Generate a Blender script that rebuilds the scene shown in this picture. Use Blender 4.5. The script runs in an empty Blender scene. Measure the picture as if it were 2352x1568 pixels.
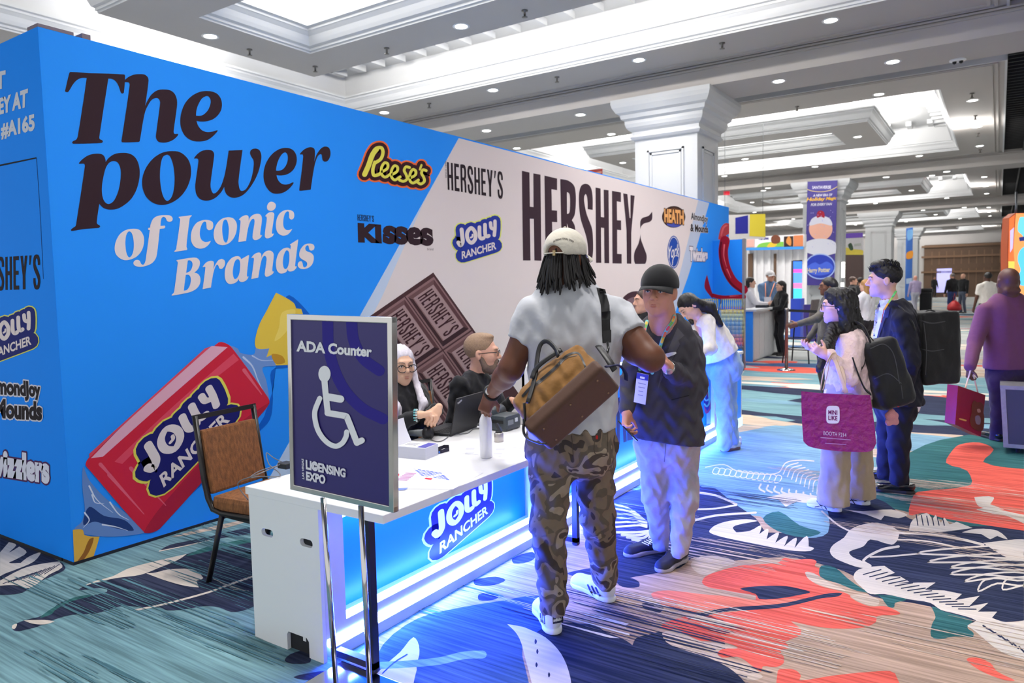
import bpy, bmesh, math, random
import numpy as np
from mathutils import Vector, Matrix
from mathutils.geometry import tessellate_polygon

SC = bpy.context.scene
COL = SC.collection
PI = math.pi

# ---------------------------------------------------------------- camera
F_PX = 1669.87                      # focal length in pixels of the 2352 x 1568 frame
YAW, PITCH, ROLL = (math.radians(a) for a in (33.814, 4.188, 1.201))
CAM_H = 1.65
_fwd = np.array([-math.sin(YAW)*math.cos(PITCH), math.cos(YAW)*math.cos(PITCH), -math.sin(PITCH)])
_rt = np.array([math.cos(YAW), math.sin(YAW), 0.0])
_dn = np.cross(_fwd, _rt)
AX_R = _rt*math.cos(ROLL) + _dn*math.sin(ROLL)
AX_D = -_rt*math.sin(ROLL) + _dn*math.cos(ROLL)
AX_F = _fwd
EYE = np.array([0.0, 0.0, CAM_H])
cam_data = bpy.data.cameras.new('camera')
cam = bpy.data.objects.new('camera', cam_data)
COL.objects.link(cam)
cam_data.sensor_width = 36.0
cam_data.lens = F_PX/2352*36.0
cam_data.clip_start, cam_data.clip_end = 0.05, 400
_m = np.eye(4)
_m[:3, 0], _m[:3, 1], _m[:3, 2], _m[:3, 3] = AX_R, -AX_D, -AX_F, EYE
cam.matrix_world = Matrix(_m.tolist())
cam_data.dof.use_dof = True
cam_data.dof.focus_distance = 4.0
cam_data.dof.aperture_fstop = 3.2
SC.camera = cam

# ---------------------------------------------------------------- world, exposure
SC.view_settings.view_transform = 'Standard'
SC.view_settings.look = 'None'
SC.view_settings.gamma = 1.0
SC.view_settings.use_curve_mapping = False
SC.view_settings.exposure = 0.2
world = bpy.data.worlds.new('hall_ambient')
SC.world = world
world.use_nodes = True
world.node_tree.nodes['Background'].inputs[0].default_value = (0.97, 0.985, 1.0, 1)
world.node_tree.nodes['Background'].inputs[1].default_value = 0.85

def area_light(name, loc, size, power, color=(1, 1, 1), direction=(0, 0, -1), spread=PI):
    d = bpy.data.lights.new(name, 'AREA')
    d.shape = 'RECTANGLE'
    d.size, d.size_y = size
    d.energy = power
    d.color = color
    d.spread = spread
    o = bpy.data.objects.new(name, d)
    COL.objects.link(o)
    o.location = loc
    o.rotation_euler = Vector(direction).to_track_quat('-Z', 'Y').to_euler()
    return o

# ceiling grid of the hall: bays run along y every 16 m, cove lights wash the recessed ceiling of each bay
BAY_Y = [-1.8, 14.2, 30.2, 46.2, 62.2, 78.2]     # near face of every beam
Z_BEAM, Z_RING = 5.5, 5.93
FRX = (-11.45, -3.05)                              # floating frame, x extent
for _i, _y in enumerate(BAY_Y[:5]):
    _f0, _f1 = _y + 7.8, _y + 12.0                 # floating frame, y extent
    _p = 330 if _i < 1 else 420
    area_light('cove_light_far', ((FRX[0]+FRX[1])/2, _f1 + 0.25, 6.42), (8.6, 0.25), _p*1.5, (1, 0.97, 0.93), (0, 0.55, 1))
    area_light('cove_light_near', ((FRX[0]+FRX[1])/2, _f0 - 0.25, 6.42), (8.6, 0.25), _p*1.5, (1, 0.97, 0.93), (0, -0.55, 1))
    area_light('cove_light_left', (FRX[0] - 0.25, (_f0+_f1)/2, 6.42), (0.25, 4.4), _p, (1, 0.97, 0.93), (-0.55, 0, 1))
    area_light('cove_light_right', (FRX[1] + 0.25, (_f0+_f1)/2, 6.42), (0.25, 4.4), _p, (1, 0.97, 0.93), (0.55, 0, 1))
for _x in (-0.8, -2.4, -5.8, -9.2):
    for _y in (3.0, 9.7, 13.2, 19.2, 25.0):
        if _x > -2 and _y in (13.2, 19.2): continue
        _l = bpy.data.lights.new('downlight_beam', 'SPOT'); _l.energy = 430; _l.spot_size = 2.3; _l.spot_blend = .8; _l.shadow_soft_size = .35; _l.color = (1, .97, .94)
        _o = bpy.data.objects.new('downlight_beam', _l); COL.objects.link(_o); _o.location = (_x, _y, Z_RING-.06)
# ---------------------------------------------------------------- geometry helpers
def ray(px, py):
    return AX_R*((px-1176)/F_PX) + AX_D*((py-784)/F_PX) + AX_F
def P(px, py, d):
    return EYE + ray(px, py)*d
def on(axis, px, py, v):
    r = ray(px, py)
    return EYE + r*((v-EYE[axis])/r[axis])
def depth_of(p):
    return float(np.dot(np.array(p, float)-EYE, AX_F))
def lin(c):
    return tuple(((v/255)/12.92 if v/255 <= 0.04045 else ((v/255+0.055)/1.055)**2.4) for v in c)

_mats = {}
def mat(name, rgb, rough=0.6, metal=0.0, var=0.06, vscale=12.0, bump=0.0, bscale=60.0, emit=None, estr=0.0,
        coat=0.0, trans=0.0, alpha=1.0, sheen=0.0, detail=3.0, spec=0.5, stretch=None):
    key = (name, tuple(rgb))
    if key in _mats:
        return _mats[key]
    m = bpy.data.materials.new(name)
    m.use_nodes = True
    nt = m.node_tree
    b = nt.nodes['Principled BSDF']
    c = lin(rgb)
    b.inputs['Roughness'].default_value = rough
    b.inputs['Metallic'].default_value = metal
    b.inputs['Specular IOR Level'].default_value = spec
    b.inputs['Coat Weight'].default_value = coat
    b.inputs['Transmission Weight'].default_value = trans
    b.inputs['Alpha'].default_value = alpha
    b.inputs['Sheen Weight'].default_value = sheen
    tc = nt.nodes.new('ShaderNodeTexCoord')
    src = tc.outputs['Object']
    if stretch:
        mp = nt.nodes.new('ShaderNodeMapping'); mp.inputs['Scale'].default_value = stretch
        nt.links.new(src, mp.inputs['Vector']); src = mp.outputs['Vector']
    n = nt.nodes.new('ShaderNodeTexNoise')
    n.inputs['Scale'].default_value = vscale; n.inputs['Detail'].default_value = detail
    nt.links.new(src, n.inputs['Vector'])
    mx = nt.nodes.new('ShaderNodeMix'); mx.data_type = 'RGBA'
    mx.inputs[6].default_value = tuple(max(0, v*(1-var)) for v in c)+(1,)
    mx.inputs[7].default_value = tuple(min(1, v*(1+var)) for v in c)+(1,)
    nt.links.new(n.outputs['Fac'], mx.inputs[0])
    nt.links.new(mx.outputs[2], b.inputs['Base Color'])
    if bump:
        n2 = nt.nodes.new('ShaderNodeTexNoise'); n2.inputs['Scale'].default_value = bscale; n2.inputs['Detail'].default_value = 3
        nt.links.new(src, n2.inputs['Vector'])
        bp = nt.nodes.new('ShaderNodeBump'); bp.inputs['Strength'].default_value = bump; bp.inputs['Distance'].default_value = 0.02
        nt.links.new(n2.outputs['Fac'], bp.inputs['Height']); nt.links.new(bp.outputs['Normal'], b.inputs['Normal'])
    if emit:
        b.inputs['Emission Color'].default_value = lin(emit)+(1,)
        b.inputs['Emission Strength'].default_value = estr
    _mats[key] = m
    return m
def print_mat(rgb):
    return mat('printed_vinyl', rgb, 0.65, var=0.02, vscale=3, spec=0.12)

def tag(o, label=None, cat=None, group=None, kind=None):
    if label: o['label'] = label
    if cat: o['category'] = cat
    if group: o['group'] = group
    if kind: o['kind'] = kind
    return o
def empty(name, loc, label=None, cat=None, group=None, rz=0.0):
    o = bpy.data.objects.new(name, None)
    o.empty_display_size = 0.1
    COL.objects.link(o)
    o.location = tuple(float(v) for v in loc); o.rotation_euler[2] = rz
    return tag(o, label, cat, group)
def world_of(o):
    m = o.matrix_basis.copy()
    return world_of(o.parent) @ m if o.parent else m
def link(name, me, parent=None):
    """me is in world coordinates; parent (maybe rotated) keeps it in place"""
    o = bpy.data.objects.new(name, me)
    COL.objects.link(o)
    if parent is not None:
        me.transform(world_of(parent).inverted())
        o.parent = parent
    return o

class MB:
    """collects shapes, then links them as ONE mesh object"""
    def __init__(self):
        self.v, self.f, self.mi, self.sm, self.mats = [], [], [], [], []
    def slot(self, m):
        if m not in self.mats: self.mats.append(m)
        return self.mats.index(m)
    def add(self, verts, faces, m, smooth=False):
        b = len(self.v); s = self.slot(m)
        self.v.extend([tuple(float(c) for c in p) for p in verts])
        for f in faces:
            self.f.append([b+i for i in f]); self.mi.append(s); self.sm.append(smooth)
        return self
    def box(self, lo, hi, m, bevel=0.0):
        (x0, y0, z0), (x1, y1, z1) = lo, hi
        if bevel:
            bm = bmesh.new(); bmesh.ops.create_cube(bm, size=1)
            for v in bm.verts:
                v.co = Vector(((x0+x1)/2+v.co.x*(x1-x0), (y0+y1)/2+v.co.y*(y1-y0), (z0+z1)/2+v.co.z*(z1-z0)))
            bmesh.ops.bevel(bm, geom=bm.edges[:], offset=bevel, segments=2, affect='EDGES', profile=0.6)
            return self.bm(bm, m)
        v = [(x, y, z) for z in (z0, z1) for y in (y0, y1) for x in (x0, x1)]
        return self.add(v, [(0, 2, 3, 1), (4, 5, 7, 6), (0, 1, 5, 4), (2, 6, 7, 3), (0, 4, 6, 2), (1, 3, 7, 5)], m)
    def obox(self, c, ax, half, m, bevel=0.0):
        """box with axes ax (3 unit vectors)"""
        ax = [np.array(a, float) for a in ax]; c = np.array(c, float)
        if bevel:
            t = MB(); t.box([-h for h in half], half, m, bevel)
            return self.add([c+ax[0]*p[0]+ax[1]*p[1]+ax[2]*p[2] for p in t.v], t.f, m)
        v = [c+ax[0]*sx*half[0]+ax[1]*sy*half[1]+ax[2]*sz*half[2] for sz in (-1, 1) for sy in (-1, 1) for sx in (-1, 1)]
        return self.add(v, [(0, 2, 3, 1), (4, 5, 7, 6), (0, 1, 5, 4), (2, 6, 7, 3), (0, 4, 6, 2), (1, 3, 7, 5)], m)
    def bm(self, bm, m, smooth=False):
        bm.verts.index_update()
        self.add([v.co[:] for v in bm.verts], [[v.index for v in f.verts] for f in bm.faces], m, smooth)
        bm.free()
        return self
    def tube(self, pts, r, m, n=10, caps=True, flat=None, closed=False):
        pts = [np.array(p, float) for p in pts]; N = len(pts)
        rr = list(r) if isinstance(r, (list, tuple)) else [r]*N
        up = None; rings = []
        for i in range(N):
            a = pts[i-1] if (i or closed) else pts[0]
            b = pts[(i+1) % N] if (i < N-1 or closed) else pts[-1]
            t = b-a; t = t/(np.linalg.norm(t)+1e-9)
            if up is None:
                up = np.array([0, 0, 1.0]) if abs(t[2]) < 0.9 else np.array([1.0, 0, 0])
            u = up-t*np.dot(up, t); u /= np.linalg.norm(u)+1e-9; up = u
            w = np.cross(t, u)
            fl = flat or 1.0
            rings.append([pts[i]+(u*math.cos(2*PI*k/n)*fl+w*math.sin(2*PI*k/n))*rr[i] for k in range(n)])
        v = [p for q in rings for p in q]; f = []
        for i in range(N if closed else N-1):
            j = (i+1) % N
            for k in range(n):
                f.append((i*n+k, i*n+(k+1) % n, j*n+(k+1) % n, j*n+k))
        if caps and not closed:
            f += [tuple(range(n))[::-1], tuple((N-1)*n+k for k in range(n))]
        return self.add(v, f, m, True)
    def lathe(self, c, prof, m, n=24, axis=None, smooth=True):
        c = np.array(c, float)
        z = np.array(axis if axis is not None else (0, 0, 1.0), float); z /= np.linalg.norm(z)
        x = np.cross(z, (0, 1, 0) if abs(z[1]) < 0.9 else (1, 0, 0)); x /= np.linalg.norm(x); y = np.cross(z, x)
        v = []; f = []
        for r, h in prof:
            for k in range(n):
                a = 2*PI*k/n; v.append(c+z*h+(x*math.cos(a)+y*math.sin(a))*r)
        for i in range(len(prof)-1):
            for k in range(n):
                f.append((i*n+k, i*n+(k+1) % n, (i+1)*n+(k+1) % n, (i+1)*n+k))
        f += [tuple(range(n))[::-1], tuple((len(prof)-1)*n+k for k in range(n))]
        return self.add(v, f, m, smooth)
    def prism(self, outline, d, m, smooth=False):
        """outline: list of 3D points (planar), extruded by vector d"""
        o = [np.array(p, float) for p in outline]; d = np.array(d, float); n = len(o)
        tri = tessellate_polygon([[Vector(p) for p in o]])
        v = o+[p+d for p in o]
        f = [tuple(t) for t in tri]+[tuple(n+i for i in t[::-1]) for t in tri]
        f += [(i, (i+1) % n, n+(i+1) % n, n+i) for i in range(n)]
        return self.add(v, f, m, smooth)
    def build(self, name, parent=None):
        me = bpy.data.meshes.new(name)
        me.from_pydata(self.v, [], self.f)
        for m in self.mats: me.materials.append(m)
        me.polygons.foreach_set('material_index', self.mi)
        me.polygons.foreach_set('use_smooth', self.sm)
        me.update()
        bm = bmesh.new(); bm.from_mesh(me)
        bmesh.ops.recalc_face_normals(bm, faces=bm.faces[:]); bm.to_mesh(me); bm.free()
        return link(name, me, parent)

# ---------------------------------------------------------------- flat graphics
def parse(s):
    pts, cor = [], []
    for w in s.split():
        c = w.endswith('*'); w = w.rstrip('*'); x, y = w.split(',')
        pts.append((float(x), float(y))); cor.append(c)
    return pts, cor
def smooth_loop(pts, cor, n=5, closed=True):
    N = len(pts); out = []
    p = np.array(pts, float)
    for i in range(N if closed else N-1):
        j = (i+1) % N
        a, b = p[i], p[j]
        if cor[i] and cor[j]:
            out.append(a); continue
        pa = p[i-1] if (closed or i > 0) else a
        pb = p[(j+1) % N] if (closed or j < N-1) else b
        L = np.linalg.norm(b-a)
        ta = np.zeros(2) if cor[i] else (b-pa)*(L/(np.linalg.norm(a-pa)+L+1e-9))
        tb = np.zeros(2) if cor[j] else (pb-a)*(L/(np.linalg.norm(pb-b)+L+1e-9))
        if cor[i]: ta = (b-a)*1.5-tb*0.5
        if cor[j]: tb = (b-a)*1.5-ta*0.5
        for k in range(n):
            t = k/n; t2, t3 = t*t, t**3
            out.append(a*(2*t3-3*t2+1)+ta*(t3-2*t2+t)+b*(-2*t3+3*t2)+tb*(t3-t2))
    if not closed: out.append(p[-1])
    return out
def homography(src, dst):
    A = []
    for (x, y), (u, v) in zip(src, dst):
        A.append([x, y, 1, 0, 0, 0, -u*x, -u*y]); A.append([0, 0, 0, x, y, 1, -v*x, -v*y])
    h = np.linalg.solve(np.array(A, float), np.array([c for q in dst for c in q], float))
    Hm = np.append(h, 1).reshape(3, 3)
    def f(x, y):
        w = Hm @ np.array([x, y, 1.0]); return w[0]/w[2], w[1]/w[2]
    return f
UNIT = [(0, 0), (1, 0), (1, 1), (0, 1)]
def quad(*c):                       # unit square (0,0)=bottom left, (1,1)=top right -> four pixels bl, br, tr, tl
    return homography(UNIT, c)

class G:
    """flat print: polygons given in some 2D frame, mapped through f (to picture pixels or panel coordinates), laid on a surface by proj(u, v, layer)"""
    def __init__(self, proj, layer=2.0):
        self.proj = proj; self.b = MB(); self.layer = layer
    def tris(self, pts, tri, m):
        self.b.add([self.proj(x, y, self.layer) for x, y in pts], tri, m)
        self.layer += 0.05
    def poly(self, s, rgb, f=None, n=5, holes=()):
        loops = []
        for q in (s,)+tuple(holes):
            if isinstance(q, str): pts, cor = parse(q)
            else: pts, cor = q, [True]*len(q)
            l = smooth_loop(pts, cor, n)
            loops.append([f(*c) if f else tuple(c) for c in l])
        flat = [c for l in loops for c in l]
        tri = tessellate_polygon([[Vector((c[0], c[1], 0)) for c in l] for l in loops])
        self.tris(flat, [tuple(t) for t in tri], print_mat(rgb) if isinstance(rgb, tuple) else rgb)
        return self
    def stroke(self, s, w, rgb, f=None, n=5, w1=None, closed=False):
        pts, cor = parse(s) if isinstance(s, str) else (s, [False]*len(s))
        l = smooth_loop(pts, cor, n, closed)
        if closed: l.append(l[0])
        l = [np.array(c, float) for c in l]; N = len(l)
        m = print_mat(rgb) if isinstance(rgb, tuple) else rgb
        ws = [w+((w1 if w1 is not None else w)-w)*i/max(1, N-1) for i in range(N)]
        V, Fc = [], []
        l2 = [l[0]]; w2 = [ws[0]]
        for i in range(1, N):
            if np.linalg.norm(l[i]-l2[-1]) > 1e-6: l2.append(l[i]); w2.append(ws[i])
        N = len(l2)
        for i in range(N):
            if closed: a, b = l2[i-1 if i else N-2], l2[i+1 if i < N-1 else 1]
            else: a, b = l2[max(0, i-1)], l2[min(N-1, i+1)]
            d = (b-a)/(np.linalg.norm(b-a)+1e-9); nr = np.array([-d[1], d[0]])
            V += [l2[i]+nr*w2[i]/2, l2[i]-nr*w2[i]/2]
            if i: q = 2*i; Fc.append((q-2, q-1, q+1, q))
        if not closed:
            for i, sg in ((0, -1), (N-1, 1)):
                d = (l2[1]-l2[0]) if i == 0 else (l2[-1]-l2[-2]); a0 = math.atan2(d[1]*sg, d[0]*sg)
                b = len(V)
                V += [l2[i]+np.array([math.cos(a0+PI/2-PI*k/6), math.sin(a0+PI/2-PI*k/6)])*w2[i]/2 for k in range(7)]
                Fc.append(tuple(range(b, b+7)))
        V = [f(*c) if f else tuple(c) for c in V]
        self.tris(V, Fc, m)
        return self
    def text(self, s, rgb, f, bold=0.0, shear=0.0, outline=0.0, orgb=None, spacing=1.0):
        vs, fs, edges = text2d(s, bold, shear, spacing)
        if outline:
            m = print_mat(orgb)
            V, Fc = [], []
            asp = TEXT_ASPECT[(s, bold, shear, spacing)]
            for a, b in edges:
                a, b = np.array(vs[a]), np.array(vs[b]); d = b-a
                dd = np.array([d[0]*asp, d[1]]); L = np.linalg.norm(dd)
                if L < 1e-9: continue
                nr = np.array([-dd[1]/asp, dd[0]])/L*outline
                tg = d/L*outline*0.5
                q = len(V); V += [a+nr-tg, a-nr-tg, b-nr+tg, b+nr+tg]; Fc.append((q, q+1, q+2, q+3))
            for q, fc in enumerate(Fc):
                lay = self.layer+0.9*q/len(Fc)
                self.b.add([self.proj(*f(*V[j]), lay) for j in fc], [(0, 1, 2, 3)], m)
            self.layer += 1
            self.tris([f(*c) for c in vs], fs, m)
            self.layer += 0.5
        self.tris([f(*c) for c in vs], fs, print_mat(rgb) if isinstance(rgb, tuple) else rgb)
        return self
    def up(self):
        self.layer += 1; return self
    def build(self, name, parent=None):
        return self.b.build(name, parent)
TEXT_ASPECT, _text = {}, {}
def text2d(s, bold=0.0, shear=0.0, spacing=1.0):
    """letters as triangles in a unit box"""
    k = (s, bold, shear, spacing)
    if k in _text: return _text[k]
    c = bpy.data.curves.new('letters', 'FONT')
    c.body = s; c.size = 1.0; c.offset = bold; c.shear = shear; c.space_character = spacing
    c.resolution_u = 3
    o = bpy.data.objects.new('letters', c); COL.objects.link(o)
    dg = bpy.context.evaluated_depsgraph_get()
    me = o.evaluated_get(dg).to_mesh()
    v = np.array([p.co[:2] for p in me.vertices]); fs = [tuple(p.vertices) for p in me.polygons]
    cnt = {}
    for q in fs:
        for i in range(len(q)):
            e = tuple(sorted((q[i], q[(i+1) % len(q)]))); cnt[e] = cnt.get(e, 0)+1
    edges = [e for e, n in cnt.items() if n == 1]
    o.evaluated_get(dg).to_mesh_clear()
    bpy.data.objects.remove(o); bpy.data.curves.remove(c)
    lo, hi = v.min(0), v.max(0)
    TEXT_ASPECT[k] = (hi[0]-lo[0])/(hi[1]-lo[1])
    v = (v-lo)/(hi-lo)
    _text[k] = ([tuple(p) for p in v], fs, edges)
    return _text[k]
def crop(ox, oy, s):                # coordinates read off an enlarged cut-out of the picture
    return lambda x, y: (ox+x/s, oy+y/s)

# ---------------------------------------------------------------- implicit surfaces (bodies and soft things)
def nrm(v):
    v = np.array(v, float); return v/(np.linalg.norm(v)+1e-12)
def _bb(p):
    t = p[0]
    if t == 'c': return np.minimum(p[1]-p[3], p[2]-p[4]), np.maximum(p[1]+p[3], p[2]+p[4])
    if t == 'e':
        r = np.abs(p[3].T if p[3] is not None else np.eye(3)) @ np.array(p[2]); return p[1]-r, p[1]+r
    if t == 'b':
        r = np.abs(p[3].T if p[3] is not None else np.eye(3)) @ (np.array(p[2])+p[5]); return p[1]-r, p[1]+r
    if t == 'g':
        L = [_bb(q) for q in p[1] if q[0] not in '-&']; return np.min([a for a, b in L], 0), np.max([b for a, b in L], 0)
def cap(a, b, ra, rb=None, k=0.02): return ('c', np.array(a, float), np.array(b, float), ra, ra if rb is None else rb, k)
def ell(c, r, R=None, k=0.02): return ('e', np.array(c, float), tuple(r), R, k)
def rbox(c, h, R=None, k=0.0, rd=0.01): return ('b', np.array(c, float), tuple(h), R, k, rd)
def cut(pt, n): return ('&', np.array(pt, float), nrm(n))        # keep the side opposite n
def sub(p): return ('-', p)
def grp(ps, k=0.0): return ('g', ps, k)
def _dist(p, X, Y, Z):
    t = p[0]
    if t == 'c':
        a, b = p[1], p[2]; ba = b-a; L = float(ba@ba)+1e-12
        h = np.clip(((X-a[0])*ba[0]+(Y-a[1])*ba[1]+(Z-a[2])*ba[2])/L, 0, 1)
        return np.sqrt((X-a[0]-ba[0]*h)**2+(Y-a[1]-ba[1]*h)**2+(Z-a[2]-ba[2]*h)**2)-(p[3]+(p[4]-p[3])*h)
    c = p[1]; x, y, z = X-c[0], Y-c[1], Z-c[2]
    if p[3] is not None:
        R = p[3]; x, y, z = (R[i][0]*x+R[i][1]*y+R[i][2]*z for i in range(3))
    r = p[2]
    if t == 'e':
        k0 = np.sqrt((x/r[0])**2+(y/r[1])**2+(z/r[2])**2); k1 = np.sqrt((x/r[0]**2)**2+(y/r[1]**2)**2+(z/r[2]**2)**2)
        return k0*(k0-1)/(k1+1e-9)
    qx, qy, qz = np.abs(x)-r[0], np.abs(y)-r[1], np.abs(z)-r[2]
    return np.sqrt(np.maximum(qx, 0)**2+np.maximum(qy, 0)**2+np.maximum(qz, 0)**2)+np.minimum(np.maximum(qx, np.maximum(qy, qz)), 0)-p[5]
def _field(prims, xs, ys, zs, f=None):
    if f is None: f = np.full((len(xs), len(ys), len(zs)), 0.5, np.float32)
    A = [xs, ys, zs]
    for p in prims:
        t = p[0]
        if t == '&':
            d = (xs-p[1][0])[:, None, None]*p[2][0]+(ys-p[1][1])[None, :, None]*p[2][1]+(zs-p[1][2])[None, None, :]*p[2][2]
            f = np.maximum(f, d.astype(np.float32)); continue
        q = p[1] if t == '-' else p
        lo, hi = _bb(q); k = q[-1] if q[0] != 'b' else q[4]
        mg = max(k, 0.0)+0.03
        sl = tuple(slice(int(np.searchsorted(A[i], lo[i]-mg)), int(np.searchsorted(A[i], hi[i]+mg))) for i in range(3))
        sx = [A[i][sl[i]] for i in range(3)]
        if min(len(s) for s in sx) == 0: continue
        if q[0] == 'g':
            d = _field(q[1], *sx)
        else:
            d = _dist(q, sx[0][:, None, None], sx[1][None, :, None], sx[2][None, None, :]).astype(np.float32)
        g = f[sl]
        if t == '-':
            if k > 0:
                h = np.maximum(k-np.abs(g+d), 0)/k; f[sl] = np.maximum(g, -d)+h*h*k/4
            else: f[sl] = np.maximum(g, -d)
        else:
            if k > 0:
                h = np.maximum(k-np.abs(g-d), 0)/k; f[sl] = np.minimum(g, d)-h*h*k/4
            else: f[sl] = np.minimum(g, d)
    return f
def surface(prims, res, wob=None):
    L = [_bb(p) for p in prims if p[0] not in '-&']
    lo = np.min([a for a, b in L], 0)-res*3-0.01; hi = np.max([b for a, b in L], 0)+res*3+0.01
    A = [np.arange(lo[i], hi[i]+res, res) for i in range(3)]
    k = len(prims)
    while wob is not None and prims[k-1][0] in '-&': k -= 1
    f = _field(prims[:k], *A)
    if wob is not None:              # soft cloth folds: (amplitude, wavelength, direction stretch)
        X, Y, Z = A[0][:, None, None], A[1][None, :, None], A[2][None, None, :]
        amp, wl, sx, sy, sz, seed = wob
        w = 2*PI/wl
        f = f+(amp*(np.sin(X*w*sx+1.7*np.sin(Z*w*0.6+seed)+seed)*np.sin(Y*w*sy+1.3*np.sin(X*w*0.5)+seed*2)
               + np.sin(Z*w*sz+1.9*np.sin((X+Y)*w*0.7+seed)+seed*3))).astype(np.float32)
        f = _field(prims[k:], *A, f)
    s = f < 0
    n = f.shape
    c = np.zeros(tuple(k-1 for k in n), np.int8)
    for dx in (0, 1):
        for dy in (0, 1):
            for dz in (0, 1):
                c += s[dx:n[0]-1+dx, dy:n[1]-1+dy, dz:n[2]-1+dz]
    act = (c > 0) & (c < 8)
    idx = np.argwhere(act)
    num = np.full(act.shape, -1, np.int64); num[act] = np.arange(len(idx))
    acc = np.zeros((len(idx), 3)); cnt = np.zeros(len(idx))
    I, J, K = idx.T
    corners = [(a, b, d) for a in (0, 1) for b in (0, 1) for d in (0, 1)]
    for a in corners:
        for ax in range(3):
            if a[ax]: continue
            b = list(a); b[ax] = 1
            fa = f[I+a[0], J+a[1], K+a[2]]; fb = f[I+b[0], J+b[1], K+b[2]]
            m = (fa < 0) != (fb < 0)
            t = fa[m]/(fa[m]-fb[m])
            pos = np.tile(np.array(a, float), (m.sum(), 1)); pos[:, ax] += t
            acc[m] += pos; cnt[m] += 1
    v = (idx+acc/cnt[:, None])*res+np.array([A[0][0], A[1][0], A[2][0]])
    q = []
    for ax in range(3):
        sl0 = [slice(1, -1)]*3; sl1 = [slice(1, -1)]*3
        sl0[ax] = slice(0, n[ax]-1); sl1[ax] = slice(1, n[ax])
        s0, s1 = s[tuple(sl0)], s[tuple(sl1)]
        e = np.argwhere(s0 != s1)
        if not len(e): continue
        fl = s0[tuple(e.T)]
        o = e.copy()
        for k in range(3):
            if k != ax: o[:, k] += 1
        u, w = [(1, 2), (2, 0), (0, 1)][ax]
        def at(du, dw):
            r = o.copy(); r[:, u] += du; r[:, w] += dw
            return num[r[:, 0], r[:, 1], r[:, 2]]
        quadf = np.stack([at(-1, -1), at(0, -1), at(0, 0), at(-1, 0)], 1)
        quadf[~fl] = quadf[~fl][:, ::-1]
        q.append(quadf)
    q = np.concatenate(q)
    q = q[(q >= 0).all(1)]
    # one light smoothing pass
    nb = np.zeros_like(v); nc = np.zeros(len(v))
    for a, b in ((0, 1), (1, 2), (2, 3), (3, 0)):
        np.add.at(nb, q[:, a], v[q[:, b]]); np.add.at(nc, q[:, a], 1)
        np.add.at(nb, q[:, b], v[q[:, a]]); np.add.at(nc, q[:, b], 1)
    v = v*0.6+0.4*nb/np.maximum(nc, 1)[:, None]
    return v, q
def soft(name, prims, res, m, parent=None, wob=None, paint=None, extra=()):
    """prims: one list or several lists (blocks of one body meshed at their own fineness)"""
    blocks = [(prims, res)] + list(extra)
    me = bpy.data.meshes.new(name)
    V, Q, base = [], [], 0
    for ps, rs in blocks:
        v, q = surface(ps, rs, wob)
        V.append(v); Q.append(q+base); base += len(v)
    V = np.concatenate(V); Q = np.concatenate(Q)
    me.vertices.add(len(V)); me.vertices.foreach_set('co', V.ravel())
    me.loops.add(Q.size); me.loops.foreach_set('vertex_index', Q.ravel().astype(np.int32))
    me.polygons.add(len(Q)); me.polygons.foreach_set('loop_start', np.arange(0, Q.size, 4, dtype=np.int32))
    ms = m if isinstance(m, (list, tuple)) else [m]
    for x in ms: me.materials.append(x)
    if paint is not None:
        me.polygons.foreach_set('material_index', paint(V[Q].mean(1)).astype(np.int32))
    me.polygons.foreach_set('use_smooth', np.ones(len(Q), bool))
    me.update(); me.validate()
    return link(name, me, parent)
# ---------------------------------------------------------------- floor: one carpet, its woven pattern in the same mesh
def carpet(rgb, streak=0.22):
    m = bpy.data.materials.get('carpet_%d_%d_%d' % rgb)
    if m: return m
    m = bpy.data.materials.new('carpet_%d_%d_%d' % rgb); m.use_nodes = True
    nt = m.node_tree; b = nt.nodes['Principled BSDF']
    b.inputs['Roughness'].default_value = 0.95; b.inputs['Specular IOR Level'].default_value = 0.1
    c = lin(rgb)
    tc = nt.nodes.new('ShaderNodeTexCoord')
    def noise(scale, st, det):
        mp = nt.nodes.new('ShaderNodeMapping'); mp.inputs['Scale'].default_value = st
        nt.links.new(tc.outputs['Object'], mp.inputs['Vector'])
        n = nt.nodes.new('ShaderNodeTexNoise'); n.inputs['Scale'].default_value = scale; n.inputs['Detail'].default_value = det
        nt.links.new(mp.outputs['Vector'], n.inputs['Vector']); return n
    n1 = noise(1.0, (1.6, 55, 1), 4); n2 = noise(1.0, (0.5, 3.0, 1), 3)
    r1 = nt.nodes.new('ShaderNodeValToRGB'); r1.color_ramp.elements[0].position = 0.36; r1.color_ramp.elements[1].position = 0.66
    nt.links.new(n1.outputs['Fac'], r1.inputs['Fac'])
    dark = tuple(v*(1-streak*1.5) for v in c); light = tuple(min(1, v*(1+streak)+0.025*streak*4) for v in c)
    r1.color_ramp.elements[0].color = dark+(1,); r1.color_ramp.elements[1].color = light+(1,)
    mx = nt.nodes.new('ShaderNodeMix'); mx.data_type = 'RGBA'; mx.blend_type = 'MULTIPLY'; mx.inputs[0].default_value = 1
    r2 = nt.nodes.new('ShaderNodeValToRGB')
    r2.color_ramp.elements[0].position = 0.3; r2.color_ramp.elements[1].position = 0.7
    r2.color_ramp.elements[0].color = (0.8, 0.82, 0.84, 1); r2.color_ramp.elements[1].color = (1.15, 1.12, 1.1, 1)
    nt.links.new(n2.outputs['Fac'], r2.inputs['Fac'])
    nt.links.new(r1.outputs['Color'], mx.inputs[6]); nt.links.new(r2.outputs['Color'], mx.inputs[7])
    nt.links.new(mx.outputs[2], b.inputs['Base Color'])
    return m
TEAL, NAVY, CREAM, CORAL, BEIGE = carpet((116, 156, 164)), carpet((42, 50, 76)), carpet((222, 212, 198), 0.06), carpet((232, 98, 82)), carpet((184, 156, 134))
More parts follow.
